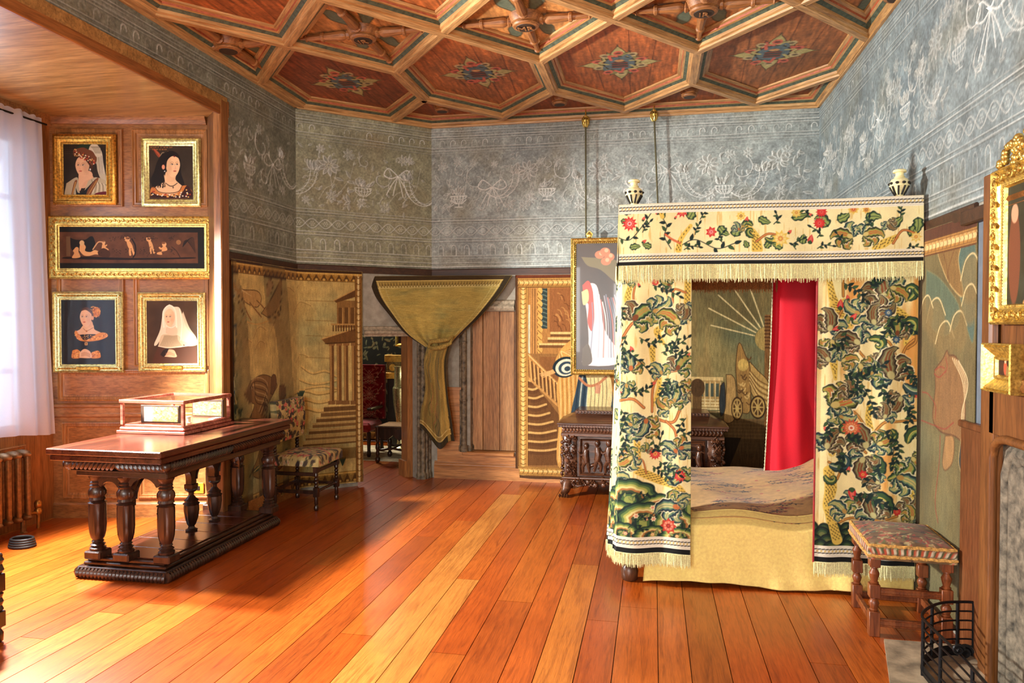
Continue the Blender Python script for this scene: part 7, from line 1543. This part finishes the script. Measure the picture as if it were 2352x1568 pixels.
# gilt box-like cabinet on stand and small picture on the far wall
def nx(x,y,Y): p=onY(x,y,Y);return float(p[0]),float(p[2])
x0,zt=nx(892,815,9.2);x1,zb=nx(960,870,9.2)
t=thing('gilt_cabinet','gold banded cabinet standing behind the cane seat chair, through the doorway','cabinet',((x0+x1)/2,9.25,.0045))
w=(x1-x0)/2;MB().box(-w,-.12,zb,w,.12,zt,.006).build('body',plain('cabinet_olive',(120,100,54),.6,var=.4,scale=30),t)
gb=plain('cabinet_gold',(222,170,70),.5,.2)
MB().box(-w-.02,-.14,zt-.09,w+.02,.12,zt,.004).build('top_band',gb,t);MB().box(-w-.02,-.14,zb,w+.02,.12,zb+.08,.004).build('bottom_band',gb,t)
m=MB();m.lathe(-w+.09,(zt+zb)/2-.01,-.155,[(0,.012),(.01,.045),(.03,.05)],16,axis='y');m.build('rosette',gb,t,50)
m=MB();m.box(-w,-.1,0,w,.1,zb-.005,.005);m.build('stand',plain('cabinet_stand_dark',(30,24,20),.5),t)
xa,za=nx(905,795,9.35);xb,zc=nx(950,768,9.35)
t=thing('framed_painting','small dark picture in gilt frame on the tapestry, through the doorway','painting',((xa+xb)/2,9.42,(za+zc)/2+.1))
m=MB();m.framesweep(xb-xa,.36,[(0,0),(0,.02),(.02,.03),(.04,.015)]);m.build('frame',g2,t);MB().box(-(xb-xa)/2+.03,-.012,-.15,(xb-xa)/2-.03,0,.15).build('painting',plain('dark_oil',(60,26,20),.4),t)
# tall red armchair
c=Canvas(.5,.78,260,(142,28,34),0,0);c.mottle(.05,.2,1);r=random.Random(5)
for cy in (.12,.36,.6):
    for f in (-1,1):
        for k in range(9): a=k*.7;c.curve([(.25,cy),(.25+f*.06*math.cos(a),cy+.06*math.sin(a)),(.25+f*.16*math.cos(a*.7),cy+.12*math.sin(a))],.009,(226,176,150),.8)
        sprig(c,[(.25,cy-.1),(.25+f*.1,cy-.02),(.25+f*.2,cy+.1)],7,.035,.012,(230,190,160),.006)
for i in range(60): flower(c,r.uniform(0,.5),r.uniform(0,.78),.016,6,((216,130,110),(200,60,50),(232,200,160)))
yr=8.75;xl,zt=nx(815,838,yr);xr,zb=nx(882,1000,yr)
t=thing('armchair','tall red figured velvet armchair in the next room','armchair',((xl+xr)/2-.0,yr+.2,.0045),0)
w=(xr-xl)
c.sheet('backrest',tap,lambda U,V:np.stack([(U/.5-.5)*w,-.2+0*U,.42+V/.78*(zt-.42)],-1),t,back=(0,.08,0))
MB().box(-w/2,-.62,.30,w/2-.02,-.2,.42,.03).build('seat',plain('red_velvet',(150,32,34),.85,var=.3,scale=30,sheen=.3),t)
for x in (-w/2+.03,w/2-.05):
    for y in (-.58,-.15): MB().lathe(x,y,0,[(0,.02),(.04,.03),(.08,.02),(.3,.025)],12).build('leg',dkw,t)
MB().box(w/2-.07,-.6,.56,w/2-.01,-.15,.60,.01).build('arm',dkw,t)
# small walnut chair with cane seat
sx,sy=onZ(900,1065)[:2]
t=thing('cane_seat_chair','small dark carved chair with caned seat in the next room, facing right','chair',(float(sx),float(sy)+.24,.0045))
for x,y,h in ((-.19,-.2,.42),(.17,-.2,.78),(-.19,.2,.42),(.17,.2,.78)):
    m=MB();m.lathe(x,y,0,[(0,.018),(.02,.03),(.05,.03),(.07,.016),(.1,.026),(.14,.018),(.17,.028),(.21,.024),(.23,.016),(.26,.028),(.30,.018),(.34,.028),(.41,.028)]+([(.45,.02),(.5,.028),(.56,.018),(.62,.026),(.7,.02),(.78,.03)] if h>.5 else [(.42,.03)]),12);m.build('leg' if h<.5 else 'back_post',dkw,t,40)
MB().box(-.22,-.22,.405,.19,.22,.425,.004).build('seat_frame',dkw,t);MB().box(-.19,-.19,.425,.16,.19,.430).build('cane_seat',plain('cane',(150,110,60),.7,var=.3,scale=150),t)
m=MB();m.tube([(-.19,-.2,.14),(0,-.2,.17),(.17,-.2,.14)],.014,8);m.tube([(-.19,.2,.14),(.17,.2,.14)],.013,8);m.tube([(-.02,-.2,.16),(-.02,.2,.16)],.012,8);m.build('stretcher',dkw,t,50)
m=MB();m.prism([(-.19,.40),(-.19,.30),(-.08,.26),(0,.32),(.08,.26),(.17,.32),(.17,.40)],-.21,-.19,axis='y');m.build('apron',dkw,t)
m=MB()
for z in (.55,.74): m.box(.155,-.2,z,.185,.2,z+.05,.006)
m.box(.16,-.12,.6,.18,.12,.74);m.build('backrest',dkw,t)
# pale gilt pillar stand and rug
xs,zs=nx(915,880,8.95)
t=thing('lamp_stand','tall reflective gilt torchere standing behind the cane seat chair','stand',(xs+.03,8.97,.0045));MB().lathe(0,0,0,[(0,.1),(.03,.1),(.06,.06),(.2,.045),(.4,.07),(.6,.1),(.8,.11),(.83,.09),(1.05,.085),(1.08,.09)],18).build('column',gold('torchere_gilt',(226,196,140),.25),t)
m=MB();m.box(-4.0,8.15,0,-2.2,9.2,.004);o=m.build('rug',plain('pale_rug',(206,192,160),.95,var=.2,scale=12),None,0);tag(o,'pale rug under the chairs in the next room','rug')
# ================= light and camera
def area(name,loc,target,sx,sy,power,col=(1,1,1),spread=PI):
    l=bpy.data.lights.new(name,'AREA');l.shape='RECTANGLE';l.size=sx;l.size_y=sy;l.energy=power;l.color=col;l.spread=spread
    o=bpy.data.objects.new(name,l);COL.objects.link(o);o.location=loc
    d=np.array(target,float)-np.array(loc,float);import mathutils
    o.rotation_euler=mathutils.Vector(d).to_track_quat('-Z','Y').to_euler();return o
def spot(name,loc,target,power,size,blend,rad,col):
    l=bpy.data.lights.new(name,'SPOT');l.energy=power;l.spot_size=size;l.spot_blend=blend;l.shadow_soft_size=rad;l.color=col
    o=bpy.data.objects.new(name,l);COL.objects.link(o);o.location=loc
    import mathutils
    o.rotation_euler=mathutils.Vector(np.array(target,float)-np.array(loc,float)).to_track_quat('-Z','Y').to_euler();return o
spot('alcove_lamp',(-4.27,4.09,2.15),(-1.,3.6,0),1650,math.radians(142),.3,.09,(1,.96,.9))
spot('alcove_floor_fill',(-4.55,3.75,2.75),(-2.8,3.1,0),1100,math.radians(62),.8,.12,(1,.97,.9))  # extra spot added to brighten the floor in front of the alcove
area('window_daylight',(-4.86,4.0,1.95),(0,4.6,1.2),1.2,2.0,60,(.72,.85,1))
area('rear_fill_light_1',(-.45,-2.5,1.65),(-.45,5,1.65),.9,1.9,165,(1,.96,.9))  # added fill behind the camera, placed to put glare on the tall painting
area('rear_fill_light_2',(-2.3,-2.5,2.0),(-.2,5,1.6),1.3,2.0,175,(1,.96,.9))  # second added fill light, unseen behind the camera
area('next_room_lamp',(-4.2,9.3,2.2),(-3.6,8.0,.6),.6,.6,60,(1,.9,.75))
w=bpy.data.worlds.new('daylight');SC.world=w;w.use_nodes=True;w.node_tree.nodes['Background'].inputs[0].default_value=(.7,.82,1,1);w.node_tree.nodes['Background'].inputs[1].default_value=2.2
cam=bpy.data.cameras.new('camera');cam.sensor_width=36;cam.lens=F/2352*36;cam.clip_start=.05;co=bpy.data.objects.new('camera',cam);COL.objects.link(co)
co.location=(0,0,EYE);co.rotation_euler=(PI/2-PIT,0,YAW);SC.camera=co
SC.view_settings.view_transform='Standard';SC.view_settings.look='None';SC.view_settings.exposure=0.0;SC.view_settings.gamma=1
